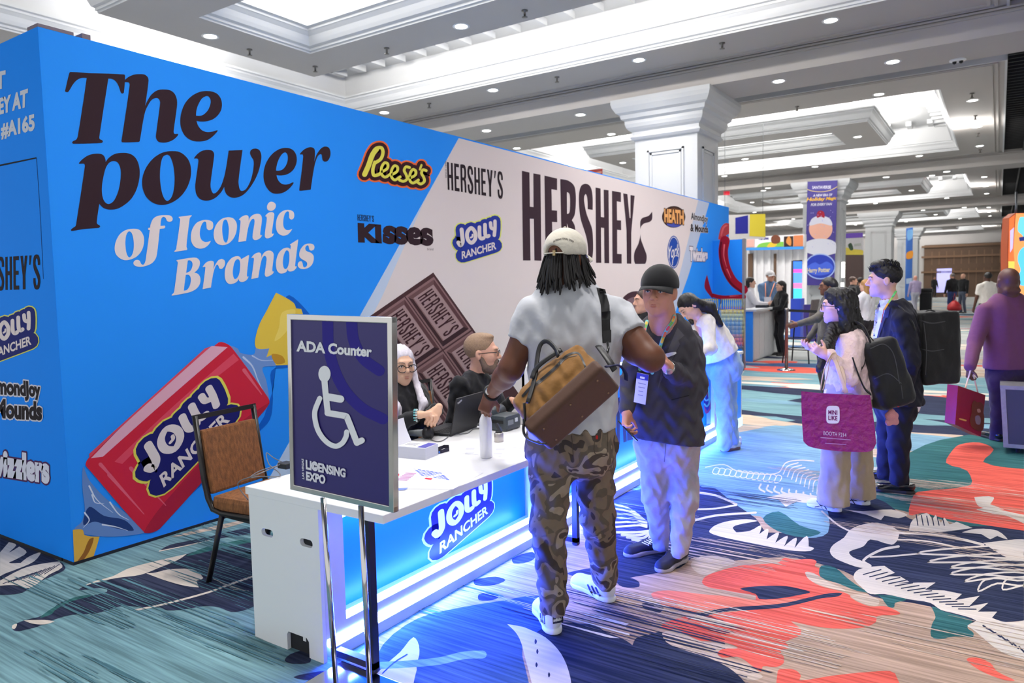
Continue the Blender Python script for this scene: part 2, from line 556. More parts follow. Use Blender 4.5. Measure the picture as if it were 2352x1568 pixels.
GREEN, LBLUE, MBLUE, LBEIGE, LCORAL = carpet((48, 104, 104)), carpet((124, 164, 184)), carpet((62, 92, 132)), carpet((202, 182, 162)), carpet((240, 128, 104))
def floor_proj(px, py, layer):
    q = on(2, px, py, 0.0); return (q[0], q[1], layer*0.00012)
fl = G(floor_proj)
fl.b.add([(-22, -6, 0), (26, -6, 0), (26, 90, 0), (-22, 90, 0)], [(0, 1, 2, 3)], carpet((176, 180, 178)))
fl.b.add([(-7, 1, .0001), (1, -3, .0001), (-2.4, 4, .0001), (-2.6, 8, .0001), (-4.8, 8, .0001), (-7, 2.2, .0001)], [(0, 1, 2, 3, 4, 5)], TEAL)
fl.b.add([(-2.6, 7, .0004), (3, 7.2, .0004), (6, 12, .0004), (-4, 14, .0004)], [(0, 1, 2, 3)], TEAL)
rng = random.Random(5)
pal = [CREAM, NAVY, CORAL, LBEIGE, LBLUE, TEAL, MBLUE, LBLUE, LBEIGE, CREAM, TEAL, NAVY, LBEIGE, LBLUE]
for i in range(420):                                   # the pattern further into the hall
    y = 8.0+56*rng.random()**1.6; x = rng.uniform(-6, 16)
    if x+4.2 < 0 and y < 16: continue
    rx = rng.uniform(0.5, 2.2); ry = rx*rng.uniform(0.12, 0.45); ph = rng.uniform(0, 6)
    pts = []
    for k in range(22):
        a = 2*PI*k/22; r = 1+0.3*math.sin(3*a+ph)+0.22*math.sin(5*a+2*ph)+rng.uniform(-.12, .12)
        pts.append((x+rx*r*math.cos(a), y+ry*r*math.sin(a), 0.00006*(6+i*0.03)))
    fl.b.add(pts+[(x, y, pts[0][2])], [(k, (k+1) % 22, 22) for k in range(22)], pal[rng.randrange(len(pal))])
fl.layer = 9
def outside(x, y, r):                                  # the pattern goes on past the right of the view
    v = np.array([x-r, y, 0])-EYE; return np.dot(v, AX_R)/max(.1, np.dot(v, AX_F))*F_PX+1176 > 2365 or np.dot(v, AX_F) < .3
for i in range(120):
    x, y = rng.uniform(-1, 7), rng.uniform(-1.5, 10); rx = rng.uniform(.35, 1.1); ry = rx*rng.uniform(.3, .7)
    if not outside(x, y, rx*1.3): continue
    ph = rng.uniform(0, 6); z = .0001+i*.000006
    pts = [(x+rx*(1+.3*math.sin(3*a+ph))*math.cos(a), y+ry*(1+.35*math.sin(5*a+ph))*math.sin(a), z) for a in [2*PI*k/30 for k in range(30)]]
    fl.b.add(pts+[(x, y, z)], [(k, (k+1) % 30, 30) for k in range(30)], (NAVY, CORAL, CREAM, GREEN, LBLUE, BEIGE, NAVY)[i % 7])
R_ = crop(1400, 980, 2352/952); L_ = crop(0, 1034, 2.936); D_ = crop(1100, 900, 2.6133); C_ = crop(540, 1000, 2.76)
def fp(s, m, f=None, n=3, holes=()): fl.poly(s, m, f, n, holes)
def fs(s, w, m, f, n=4, w1=None, closed=False): fl.stroke(s, w, m, f, n, w1, closed)
# broad grounds
fp("755,1568* 850,1475* 1480,1105* 1660,1000* 1800,1010 1900,1100 2050,1150 2150,1190 2352,1240* 2500,1800* 600,1800*", BEIGE)
fl.up()
fp("1440,1120* 1660,1000* 1900,985 1990,1100 1900,1190 1700,1180 1560,1160", LBLUE)
fp("1990,1150 2060,1060 2160,1010 2352,990* 2352,1240* 2150,1190 2060,1170", GREEN)
fl.up()
fp("0,430 330,330 560,330 700,430 830,520 900,600 1240,560 1230,440 1500,400 1700,520 1900,560 2352,560* 2352,1100* 2200,1110 1900,1100 1820,1020 1480,960 1390,850 1200,780 1000,740 700,760 480,740 400,800 150,850 0,860", NAVY, R_)
fp("525,940 600,905 720,880 800,830 980,800 1100,770 1260,700 1400,660 1550,630 1720,600* 1720,1050* 1640,1080 1560,1090 1480,1060 1380,1050 1260,1070 1130,1080 1080,1060 960,1060 860,1048 800,1055 720,1080 640,1100 480,1110 370,1140 250,1190 170,1210 110,1220 80,1200 100,1175 170,1145 300,1110 420,1020 600,985 720,955 720,935 640,930 570,942", NAVY, L_)
fp("1075,678* 1140,640 1250,615 1420,580 1560,545 1720,515* 1720,560* 1420,605 1250,640", NAVY, L_)
fp("0,585* 130,620* 280,680* 420,760* 440,800 370,840 240,900 150,960 0,975*", NAVY, L_)
fp("1920,1420 1950,1380 2050,1350 2090,1380 2090,1430 1980,1440", NAVY, L_)
fp("1980,1530 2100,1500 2230,1490 2230,1530 2100,1550", NAVY, L_)
fp("0,1180 60,1200 120,1250 150,1200 220,1180 300,1165 320,1220 400,1260 560,1310 680,1370 770,1453 860,1600* -60,1600* -30,1300", NAVY, R_)
fp("230,1400 420,1380 600,1390 700,1400 760,1440 860,1480 930,1530 960,1600 1000,1900* 560,1900* 520,1640 480,1568 420,1500 340,1440", NAVY, D_)
fp("880,1480 960,1420 1060,1395 1150,1380 1240,1368 1290,1395 1250,1440 1200,1480 1215,1570 1240,1800* 800,1800* 850,1560", MBLUE)
for s in ("200,1000 320,960 340,990 300,1020 210,1030", "530,1090 600,1070 690,1060 690,1090 600,1110", "820,1130 900,1115 960,1140 960,1170 860,1170",
          "980,1270 1080,1270 1110,1300 1070,1330 990,1300", "0,1215 90,1205 120,1230 80,1250 0,1250", "-30,1130 100,1110 160,1130 90,1160 -20,1160"):
    fp(s, NAVY, D_)
fp("1150,585* 1300,545 1600,478* 1700,470* 1500,530 1400,545 1250,575", LBEIGE, L_)
fl.up()
fp("500,200 700,215 1000,250 1150,330 1230,450 1240,600 1130,630 940,580 850,500 800,450 600,350 500,330", LBLUE, R_)
fp("870,520 960,480 1080,560 1200,600 1100,628 950,590", GREEN, R_)
fp("1990,100 2100,90 2180,130 2120,200 2352,240* 2352,590* 2280,580 2080,550 1900,520 1780,490 1700,500 1720,400 1750,370 2050,330 2030,250 1910,205 1950,130", CORAL, R_)
fp("525,885 545,850 620,820 730,790 860,780 960,770 990,745 1050,755 1140,750 1175,765 1165,790 1215,810 1240,830 1220,855 1160,850 1110,825 1130,865 1200,905 1330,940 1370,965 1250,985 1100,1000 1000,1000 900,995 830,985 830,960 720,940 640,925 560,910", CORAL, R_)
fp("235,950 300,930 400,935 520,950 700,965 830,985 1100,975 1100,1000 900,1015 700,1030 560,1052 460,1050 370,1035 290,1005", LCORAL, R_)
fp("295,1125 380,1090 470,1070 580,1060 800,1040 1000,1010 1200,980 1330,950 1400,990 1480,1020 1560,1018 1620,1040 1650,1062 1600,1070 1520,1075 1510,1110 1440,1140 1270,1145 1150,1130 1060,1110 1030,1105 1085,1150 1080,1185 1000,1220 1020,1255 970,1270 990,1310 985,1345 940,1365 870,1360 860,1390 800,1350 760,1320 720,1305 640,1310 612,1285 630,1260 730,1255 640,1220 520,1215 440,1180 380,1150 310,1150", CORAL, R_)
fp("955,1385 1000,1375 1050,1380 1085,1410 1080,1440 1250,1415 1500,1390 1620,1400 1660,1600* 950,1600*", CORAL, R_)
fp("2025,1320 2080,1310 2160,1340 2200,1390 2300,1440 2250,1440 2160,1410 2080,1370", CORAL, R_)
fp("300,1170 380,1160 520,1220 640,1230 730,1258 640,1262 612,1290 660,1330 780,1350 870,1420 780,1440 680,1370 560,1310 400,1260 320,1220", LBEIGE, R_)
fp("460,780 520,735 640,740 720,770 640,800 560,840 500,830", LBEIGE, R_)
fp("1110,825 1160,832 1240,880 1340,930 1270,920 1190,895 1130,865", LBEIGE, R_)
fp("1365,960 1450,950 1530,985 1520,1015 1450,1005 1400,985", LBEIGE, R_)
fp("1195,850 1200,790 1280,800 1350,860 1420,910 1500,950 1680,965 1680,985 1620,1000 1615,1025 1580,1020 1530,960 1400,930 1300,890", GREEN, R_)
fp("1830,1020 1900,1050 2060,1100 2030,1140 2065,1170 2060,1195 1960,1190 1880,1205 1825,1190 1830,1120 1850,1080", GREEN, R_)
fp("270,1130 330,1080 480,1000 600,975 615,985 480,1020 370,1080 350,1105", GREEN, L_)
fp("1250,715 1400,650 1720,590* 1720,615* 1500,660 1330,700", GREEN, L_)
fl.up()
fp("740,920 850,905 1000,905 1100,925 1140,940 1080,955 960,975 850,978 830,950", NAVY, R_)
fp("440,1095 540,1050 700,1025 850,1015 1000,1000 1150,965 1250,945 1320,945 1300,962 1200,975 1080,1005 950,1030 800,1040 650,1050 540,1075", NAVY, R_)
W = CREAM
fp("530,938* 620,890 760,850 860,800 1000,760 1260,700* 1200,740 1080,790 950,840 800,860 650,890 560,920", W, L_)
fp("985,830* 1050,825 1130,805 1300,805 1370,860 1325,880* 1340,925* 1250,915 1120,880", W, L_)
fs("905,1080 1100,1040 1400,960 1550,905 1710,850", 12, W, L_)
fs("1075,680 1250,645 1420,605", 7, W, L_, w1=3)
fp("80,1200 85,1180 115,1172 100,1205", W, L_)
fp("160,1148* 300,1145 370,1155* 300,1175 220,1170", W, L_)
for k in range(7): fs([(1440+22*k, 868+12*k), (1580+16*k, 925+4*k)], 3, W, L_)
fp("0,690* 60,620* 110,640 60,690 130,650* 180,690 100,740 60,760 140,760* 200,715 275,690 230,750 120,800 40,830 0,850*", W, L_)
fp("0,880* 150,800 260,770 400,750* 420,790 330,840 200,930 100,910 0,915*", W, L_)
for k in range(9): fs([(20+35*k, 900-8*k), (160+30*k, 850-10*k)], 5, NAVY, L_)
fp("880,1540 960,1450 1050,1370 1130,1280 1165,1330 1160,1420 1100,1470 1150,1470 1140,1530 1100,1720* 850,1720*", W, C_)
fs("900,1460 1100,1450 1300,1430 1450,1395 1570,1390", 44, LBLUE, C_, w1=50)
fp("170,1395* 260,1410 300,1425 400,1475 490,1568 540,1680 560,1800* 330,1800* 300,1680 270,1568 255,1510 225,1450", W, D_)
fp("1250,705 1270,670 1330,630 1360,590 1420,560 1520,545 1640,590 1630,650* 1600,670 1480,640 1440,680 1360,710 1380,740 1450,770 1480,800* 1420,800 1330,770 1270,740", W, R_)
fp("1385,860 1400,820 1450,800 1560,790* 1620,830* 1560,850* 1650,850* 1700,880* 1640,890* 1750,885* 1850,885* 1790,925* 1900,930* 2000,950* 1960,985* 2100,960* 2040,1020* 2150,1000* 2090,1050* 2200,1050* 2170,1085* 2250,1110 2352,1100* 2352,1320* 2250,1290 2180,1250 2120,1200 2060,1150 2030,1130 2080,1100 1960,1060 1880,1040 1820,1000 1700,980 1560,950 1480,950 1440,920", W, R_)
fp("1700,590* 1720,530 1800,490 1830,530* 1850,500* 1880,545* 1900,515* 1930,555* 1970,540* 2060,575* 1950,590 1850,600", W, R_)
fp("2080,470* 2150,460 2300,490 2352,500* 2352,550* 2250,505 2180,495", W, R_)
fp("2070,400* 2180,400 2160,440* 2240,470* 2100,455", W, R_)
fp("2000,600* 2080,580 2200,590 2260,640 2200,620* 2160,640* 2110,610*", W, R_)
fp("2120,660* 2300,640 2352,640* 2352,760* 2250,740 2180,700", W, R_)
fp("565,595 600,560 680,535 780,525 840,535 760,550 700,570 720,600* 800,590 860,560 850,610* 900,580 890,640* 960,600 940,660* 1010,620 990,680* 1060,630 1050,690* 1120,620 1130,680* 1160,690 1140,705 1050,705 950,690 850,670 700,640 600,615", W, R_)
fp("880,405* 980,380* 1100,380 1210,415 1300,430* 1200,440 1060,425* 1000,455* 960,415*", W, R_)
fp("1330,470* 1440,480 1600,470 1690,500 1640,520* 1560,505* 1540,530* 1460,500*", W, R_)
fs("1205,480 1300,560 1380,600", 9, W, R_)
fs("1600,600 1800,610 2000,640 2120,670", 14, W, R_); fs("1620,640 1800,650 2000,690", 8, W, R_); fs("1480,790 1440,760 1540,700 1640,680", 14, W, R_)
fs("1480,740 1600,735 1760,720", 9, W, R_)
for tip, c1, c2 in (((1745, 718), (1960, 690), (2000, 730)), ((1805, 768), (1980, 735), (2050, 770)), ((1932, 800), (2060, 770), (2110, 800)), ((1932, 836), (2080, 800), (2130, 840)),
                    ((2012, 880), (2120, 840), (2180, 860)), ((2092, 935), (2130, 870), (2200, 890)), ((2232, 925), (2250, 870), (2352, 900)), ((2180, 700), (2270, 690), (2352, 720))):
    fs([tip, c1, (2352, c1[1]-10), (2352, c2[1]+12), c2], 10, W, R_, closed=True)
fs("545,230 650,215 720,250 860,270 960,260 1000,205 1080,190 1160,195", 6, W, R_)
for k in range(12): fs([(600+32*k, 232+4*k), (585+32*k, 262+5*k), (612+32*k, 268+4*k), (625+32*k, 240+4*k)], 5, W, R_, closed=True)
for k in range(9): fs([(985+24*k, 270+14*k), (1010+22*k, 225+12*k), (1070+20*k, 205+13*k)], 6, W, R_)
for k in range(8): fs([(860+40*k, 325+8*k), (850+42*k, 350+6*k), (880+42*k, 370+4*k)], 10, W, R_)
for k in range(6): fs([(30, 440+26*k), (120+10*k, 470+18*k), (210, 540+6*k)], 11, W, R_)
fs("470,370 600,390 720,440", 12, W, R_); fs("460,470 600,465 720,445", 10, W, R_); fs("450,540 600,505 830,488", 12, W, R_)
for k in range(4): fs([(40+30*k, 600+14*k), (150+20*k, 600+16*k), (250, 590)], 14, W, R_)
fl.up()
for k in range(16): fs([(1440+36*k, 840+13*k), (1540+36*k, 812+15*k)], 6, NAVY, R_)
for k in range(7): fs([(2120+34*k, 1130+20*k), (2150+34*k, 1150+22*k)], 9, NAVY, R_)
for k in range(6): fs([(1900-30*k, 560), (1890-30*k, 520-4*k)], 6, NAVY, R_)
for x, y in ((340, 1500), (350, 1560), (345, 1640), (420, 1700)): fp("%d,%d %d,%d %d,%d %d,%d" % (x-6, y, x, y-16, x+8, y, x, y+16), NAVY, D_)
fs("935,1510 1010,1440 1090,1390", 8, MBLUE, C_)
def streaky(rgb, thr):
    m = carpet(rgb).copy(); m.name = 'carpet_streaks_%d_%d_%d' % rgb; nt = m.node_tree
    tc = nt.nodes.new('ShaderNodeTexCoord'); mp = nt.nodes.new('ShaderNodeMapping'); mp.inputs['Scale'].default_value = (1.1, 70, 1); mp.inputs['Location'].default_value = (rgb[0], rgb[1], 0)
    nt.links.new(tc.outputs['Object'], mp.inputs['Vector'])
    n = nt.nodes.new('ShaderNodeTexNoise'); n.inputs['Scale'].default_value = 1; n.inputs['Detail'].default_value = 4; nt.links.new(mp.outputs['Vector'], n.inputs['Vector'])
    g_ = nt.nodes.new('ShaderNodeMath'); g_.operation = 'GREATER_THAN'; g_.inputs[1].default_value = thr; nt.links.new(n.outputs['Fac'], g_.inputs[0])
    nt.links.new(g_.outputs[0], nt.nodes['Principled BSDF'].inputs['Alpha']); return m
SK = [streaky((42, 50, 76), .56), streaky((222, 212, 198), .58), streaky((124, 164, 184), .55), streaky((62, 92, 132), .55), streaky((202, 182, 162), .56)]
fl.up(); rg = random.Random(12)
def patch(x, y, rx, ry, m):
    pts = [(x+rx*math.cos(a)*(1+.25*math.sin(3*a+x)), y+ry*math.sin(a)*(1+.3*math.sin(2*a+y))) for a in [2*PI*k/20 for k in range(20)]]
    z = fl.layer*.00012; fl.b.add([(a, b, z) for a, b in pts], [tuple(range(20))], m); fl.layer += .1
for k in range(60):
    y = rg.uniform(1.5, 6.8); x = rg.uniform(-2.35, 1.6)
    if x > -.9 and y > 3.2 and rg.random() < .6: continue
    patch(x, y, rg.uniform(.35, .8), rg.uniform(.06, .2), SK[rg.choice((0, 0, 1, 2, 3, 3, 4) if x < -1.3 else (1, 4, 4))])
for k in range(16): patch(rg.uniform(-5.2, -2.9), rg.uniform(.6, 3.2), rg.uniform(.5, .9), rg.uniform(.08, .2), streaky((84, 128, 140), .55) if k == 0 else bpy.data.materials['carpet_streaks_84_128_140'])
tag(fl.build('floor'), kind='structure')

# ---------------------------------------------------------------- ceiling
PLAST = mat('ceiling_plaster', (178, 173, 169), 0.75, var=0.02, vscale=1.5)
MOULD = mat('white_moulding', (196, 197, 198), 0.6, var=0.015, vscale=2)
DARK = mat('black_louvre', (14, 13, 14), 0.6)
GAP = mat('painted_shade_plaster', (120, 116, 110), 0.8)  # darker copy of the plaster, shade of the gap put into the colour
PANEL = mat('luminous_panel', (255, 253, 250), 0.6, emit=(255, 252, 247), estr=5.0)
def rect_sweep(mb, x0, x1, y0, y1, prof, m):
    v, f = [], []
    for o, z in prof:
        v += [(x0-o, y0-o, z), (x1+o, y0-o, z), (x1+o, y1+o, z), (x0-o, y1+o, z)]
    for i in range(len(prof)-1):
        for k in range(4):
            f.append((4*i+k, 4*i+(k+1) % 4, 4*i+4+(k+1) % 4, 4*i+4+k))
    mb.add(v, f, m)
def crown(o, z, dz, d):
    """stepped cornice profile, from (o, z) up by dz while moving out by d"""
    return [(o, z), (o, z+.08*dz), (o+.12*d, z+.1*dz), (o+.12*d, z+.2*dz), (o+.3*d, z+.25*dz), (o+.42*d, z+.4*dz), (o+.55*d, z+.6*dz), (o+.75*d, z+.74*dz), (o+.8*d, z+.76*dz), (o+.8*d, z+.86*dz), (o+d, z+.9*dz), (o+d, z+dz)]
ceil = MB()
XO, XI = (-14.7, 0.0), (-13.3, -1.2)
for i, y in enumerate(BAY_Y[:5]):
    ro, ri = (y+3.4, y+16.0), (y+5.2, y+14.6)
    zr = Z_RING
    # ring soffit
    v = [(XO[0], ro[0], zr), (XO[1], ro[0], zr), (XO[1], ro[1], zr), (XO[0], ro[1], zr), (XI[0], ri[0], zr), (XI[1], ri[0], zr), (XI[1], ri[1], zr), (XI[0], ri[1], zr)]
    ceil.add(v, [(k, (k+1) % 4, 4+(k+1) % 4, 4+k) for k in range(4)], PLAST)
    # two shallow fillets on the soffit, seen as lines
    for o in (0.16, 0.26):
        rect_sweep(ceil, XO[0]+o, XO[1]-o, ro[0]+o, ro[1]-o, [(0, zr), (0, zr-.03), (.05, zr-.03), (.05, zr)], PLAST)
    rect_sweep(ceil, XO[0], XO[1], ro[0], ro[1]-.02, [(0, zr-.03), (.04, zr-.03), (.04, zr+.1), (0, zr+.1), (0, zr+1.0)], MOULD)
    rect_sweep(ceil, XI[0], XI[1], ri[0], ri[1], crown(0, zr, .36, -.22), MOULD)
    rect_sweep(ceil, XI[0], XI[1], ri[0], ri[1], [(.26, zr+.42), (.26, zr+1.0)], MOULD)
    X0, X1, Y0, Y1 = XI[0]-.26, XI[1]+.26, ri[0]-.26, ri[1]+.26
    ceil.add([(X0, Y0, zr+1), (X1, Y0, zr+1), (X1, Y1, zr+1), (X0, Y1, zr+1)], [(0, 1, 2, 3)], MOULD)
    # coffer ribs over the lit band
    for k in range(int((X1-X0)/0.62)):
        for yy in ((Y0+.35, Y0+1.0), (Y1-1.0, Y1-.35)):
            ceil.box((X0+.3+.62*k, yy[0], zr+.86), (X0+.46+.62*k, yy[1], zr+.998), MOULD)
    for k in range(int((Y1-Y0)/0.62)):
        for xx in ((X0+.35, X0+1.0), (X1-1.0, X1-.35)):
            ceil.box((xx[0], Y0+.3+.62*k, zr+.86), (xx[1], Y0+.46+.62*k, zr+.998), MOULD)
    # floating frame
    fx, fy = FRX, (y+7.8, y+12.0)
    gx, gy = (fx[0]+1.05, fx[1]-1.05), (fy[0]+1.0, fy[1]-1.0)
    v = [(fx[0], fy[0], zr), (fx[1], fy[0], zr), (fx[1], fy[1], zr), (fx[0], fy[1], zr), (gx[0], gy[0], zr), (gx[1], gy[0], zr), (gx[1], gy[1], zr), (gx[0], gy[1], zr)]
    ceil.add(v, [(k, (k+1) % 4, 4+(k+1) % 4, 4+k) for k in range(4)], PLAST)
    rect_sweep(ceil, fx[0], fx[1], fy[0], fy[1], crown(0, zr, .38, .2), MOULD)
    rect_sweep(ceil, fx[0], fx[1], fy[0], fy[1], [(.2, zr+.38), (-.6, zr+.38)], MOULD)
    rect_sweep(ceil, gx[0], gx[1], gy[0], gy[1], crown(0, zr, .36, -.34), MOULD)
    ceil.add([(gx[0]-.2, gy[0]-.2, zr+.36), (gx[1]+.2, gy[0]-.2, zr+.36), (gx[1]+.2, gy[1]+.2, zr+.36), (gx[0]-.2, gy[1]+.2, zr+.36)], [(0, 1, 2, 3)], PANEL)
    # roof over the gap behind the beam, black louvres to the right
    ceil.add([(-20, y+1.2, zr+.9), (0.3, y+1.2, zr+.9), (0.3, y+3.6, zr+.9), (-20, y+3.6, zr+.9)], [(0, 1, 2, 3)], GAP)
    ceil.box((.04, y+1.3, zr+.06), (5.0, y+16, zr+.1), DARK)
    for k in range(6): ceil.box((.55+.75*k, y+1.3, zr-.02), (.6+.75*k, y+16, zr+.06), mat('dark_rail', (52, 50, 50), .6))
    for k in range(50): ceil.box((.05, y+1.4+.29*k, zr+.0), (5.0, y+1.43+.29*k, zr+.06), DARK)
    ceil.box((5.0, y+1.3, zr), (12, y+16, zr+.1), PLAST)
    ceil.box((-26, y+1.3, zr), (-14.74, y+16, zr+.1), PLAST)
tag(ceil.build('ceiling'), kind='structure')
for i, y in enumerate(BAY_Y):
    b = MB()
    b.box((-26, y, Z_BEAM), (12, y+1.3, Z_RING+1.0), PLAST)
    for z in (Z_RING-.12, Z_RING-.06):
        b.box((-26, y-.05, z), (12, y, z+.03), PLAST)
    tag(b.build('trim_%d' % (i+1)), kind='structure')
# columns
def column(x0, x1, y0, y1, label):
    root = empty('column', ((x0+x1)/2, (y0+y1)/2, 0), label, 'column')
    s = MB()
    s.box((x0, y0, 0), (x1, y1, 4.75), MOULD)
    for z0, z1 in ((0.35, 1.2), (1.4, 4.45)):
        for a, b_ in ((x0+.28, x1-.28),):
            for ins in (0, .06):
                s.box((a+ins, y0-.03+ins*.2, z0+ins), (a+ins+.04, y0, z1-ins), MOULD); s.box((b_-ins-.04, y0-.03+ins*.2, z0+ins), (b_-ins, y0, z1-ins), MOULD)
                s.box((a+ins, y0-.03+ins*.2, z0+ins), (b_-ins, y0, z0+ins+.04), MOULD); s.box((a+ins, y0-.03+ins*.2, z1-ins-.04), (b_-ins, y0, z1-ins), MOULD)
        for a, b_ in ((y0+.28, y1-.28),):
            for ins in (0, .06):
                s.box((x1, a+ins, z0+ins), (x1+.03-ins*.2, a+ins+.04, z1-ins), MOULD); s.box((x1, b_-ins-.04, z0+ins), (x1+.03-ins*.2, b_-ins, z1-ins), MOULD)
                s.box((x1, a+ins, z0+ins), (x1+.03-ins*.2, b_-ins, z0+ins+.04), MOULD); s.box((x1, a+ins, z1-ins-.04), (x1+.03-ins*.2, b_-ins, z1-ins), MOULD)
    s.build('shaft', root)
    c = MB()
    prof = [(0, 4.68), (.05, 4.7), (.09, 4.75), (.05, 4.8), (.05, 4.86), (.1, 4.9), (.14, 4.95), (.16, 5.02), (.16, 5.08), (.22, 5.12), (.24, 5.2), (.3, 5.24), (.36, 5.34), (.38, 5.42), (.38, Z_BEAM)]
    rect_sweep(c, x0, x1, y0, y1, prof, MOULD)
    c.build('capital', root)
    b = MB(); rect_sweep(b, x0, x1, y0, y1, [(.06, 0), (.06, .2), (.03, .24), (0, .24)], MOULD); b.build('base', root)
    return root
column(-6.45, -5.1, 14.45, 15.75, 'white panelled column with stepped capital rising behind the blue booth wall')
column(-6.45, -5.1, 30.3, 31.6, 'white column carrying the tall purple holiday banner')
column(-6.45, -5.1, 46.3, 47.6, 'white panelled column just behind the young man with spiky black hair')
column(-6.45, -5.1, 62.3, 63.6, 'farthest white column beside the tall blue poster, ahead of the brown end wall')
# downlights and sprinklers
LIGHT = mat('lamp_lens', (255, 255, 255), .4, emit=(255, 252, 248), estr=14)
RIM = mat('white_rim', (235, 235, 235), .4)
def disc_lamp():
    r = empty('ceiling_downlight', (0, 0, 0), 'x', 'ceiling light')
    m = MB(); m.lathe((0, 0, 0), [(.1, .0), (.1, -.006)], LIGHT, 20); m.build('lens', r)
    m = MB(); m.lathe((0, 0, 0), [(.1, -.004), (.13, -.012), (.14, -.004), (.14, .0)], RIM, 20); m.build('trim_ring', r)
    return r
def dup(root, loc, label, group, rz=None):
    r = root.copy(); COL.objects.link(r); r.location = tuple(loc)
    if rz is not None: r.rotation_euler[2] = rz
    r['label'] = label
    if group: r['group'] = group
    elif 'group' in r: del r['group']
    for ch in root.children:
        c = ch.copy(); COL.objects.link(c); c.parent = r
        for g in ch.children:
            d = g.copy(); COL.objects.link(d); d.parent = c
    return r
spots = []
for i, y in enumerate(BAY_Y[:4]):
    where = ['nearest coffered bay', 'second coffered bay', 'third coffered bay', 'fourth coffered bay'][i]
    L1 = 'round downlight in the grey soffit ring of the %s' % where
    L2 = 'round downlight in the floating frame of the %s' % where
    L3 = 'round downlight in the deep cross beam ahead of the %s' % where
    g1 = 'soffit downlights of the '+where; g2 = 'frame downlights of the '+where; g3 = 'beam downlights ahead of the '+where
    for x in (-2.4, -5.8, -9.2, -12.4):
        if i: spots.append((x, y+4.9-.1, Z_RING, L1, g1))
        spots.append((x, y+15.0, Z_RING, L1, g1))
    if i:
        for yy in (6.9, 10.6, 14.2): spots.append((-.62, y+yy, Z_RING, L1, g1))
    spots += [(-3.6, y+9.9, Z_RING, L2, g2), (-7.4, y+11.55, Z_RING, L2, g2), (-11.0, y+9.4, Z_RING, L2, g2)]
    if i:
        for x in (1.8, -1.65, -3.6, -7.9, -10.5): spots.append((x, y+.55, Z_BEAM, L3, g3))
base = disc_lamp()
for k, (x, y, z, l, g) in enumerate(spots):
    if k == 0: base.location = (x, y, z); base['label'] = l; base['group'] = g
    else: dup(base, (x, y, z), l, g)
SPR = mat('steel_sprinkler', (120, 116, 110), .35, .8)
def sprinkler():
    m = MB(); m.lathe((0, 0, 0), [(.05, 0), (.05, -.015), (.018, -.02), (.018, -.09), (.045, -.1), (.045, -.108)], SPR, 12)
    return m.build('fire_sprinkler')
sp = [(-11.05, 8.4, Z_RING, 0), (-10.9, 9.75, Z_RING, 0), (-9.1, 9.8, Z_RING, 0), (-6.2, 9.8, Z_RING, 0), (-7.6, 13.2, Z_RING, 0), (-4.2, 13.2, Z_RING, 0), (-11, 13.2, Z_RING, 0),
      (-.62, 20.3, Z_RING, 1), (-.62, 23.1, Z_RING, 1), (-.62, 25.9, Z_RING, 1), (-.62, 29.2, Z_RING, 1), (-4.2, 19.0, Z_RING, 1), (-8.2, 19, Z_RING, 1)]
s0 = sprinkler()
for k, (x, y, z, w) in enumerate(sp):
    o = s0 if k == 0 else s0.copy()
    if k: COL.objects.link(o)
    o.location = (x, y, z)
    tag(o, ['small pendent sprinkler head under the nearest coffered bay', 'small pendent sprinkler head under the second coffered bay'][w], 'sprinkler', ['sprinklers of the nearest bay', 'sprinklers of the second bay'][w])
# far end wall
YF = 78.0
wall = MB()
BROWN = mat('brown_panelling', (92, 68, 50), .5, var=.12, vscale=2)
BROWN2 = mat('brown_trim', (118, 88, 64), .45)
WPL = mat('far_wall_plaster', (200, 196, 194), .7)
q = lambda x, y: on(1, x, y, YF)
z1 = q(2200, 560)[2]; zt = q(2200, 500)[2]
wall.box((-26, YF, 0), (12, YF+.3, max(zt, 8)), WPL)
tag(wall.build('wall_far'), kind='structure')
dx0, dx1 = q(2122, 640)[0], q(2330, 640)[0]
d = empty('door_1', ((dx0+dx1)/2, YF, 0)); tag(d, 'brown panelled partition doors across the far end of the hall', 'door', kind='structure')
m = MB(); m.box((dx0, YF-.35, 0), (dx1+2, YF-.01, z1), BROWN)
for k in range(12):
    x = dx0+.6+(dx1-dx0)/12*k
    for zz in ((.5, 2.6), (3.0, 4.2)): m.box((x, YF-.4, zz[0]), (x+(dx1-dx0)/12-.5, YF-.35, zz[1]), BROWN2)
m.build('leaf', d)
m = MB()
for z in (z1-.25, z1-1.2, z1-2.6): m.box((dx0-.2, YF-.5, z), (dx1+2, YF-.35, z+.18), BROWN2)
m.build('rail', d)
for k in range(3):
    o = area_light('wall_washer', (dx0+2+3.6*k, YF-1.2, z1+2.2), (.2, .2), 60, (1, .97, .95), (0, .6, -1), spread=1.6)
# ---------------------------------------------------------------- the exhibit booth wall and its printed graphics
XW, Y0W, Y1W, ZW = -4.713, 2.118, 15.25, 3.235
BLUE, BLUE2 = (40, 146, 252), (14, 138, 250)
INK, IVORY = (52, 34, 42), (228, 214, 214)
booth = empty('exhibit_booth', (XW, Y0W, 0), 'long blue and cream exhibit booth wall printed with candy brand logos', 'booth')
bw = MB(); bw.box((XW-.12, Y0W+.001, .012), (XW, Y1W, ZW), print_mat(BLUE)); bw.build('front_panel', booth)
be = MB(); be.box((XW-2.6, Y0W, .02), (XW-.001, Y0W+.1, ZW), print_mat(BLUE2)); be.build('end_panel', booth)
bt = MB(); bt.box((XW-.13, Y0W-.002, 0), (XW+.004, Y1W, .02), mat('dark_base_strip', (20, 22, 30), .6)); bt.box((XW-2.6, Y0W-.004, 0), (XW-.14, Y0W+.1, .02), mat('dark_base_strip', (20, 22, 30), .6))
bt.build('base_strip', booth)
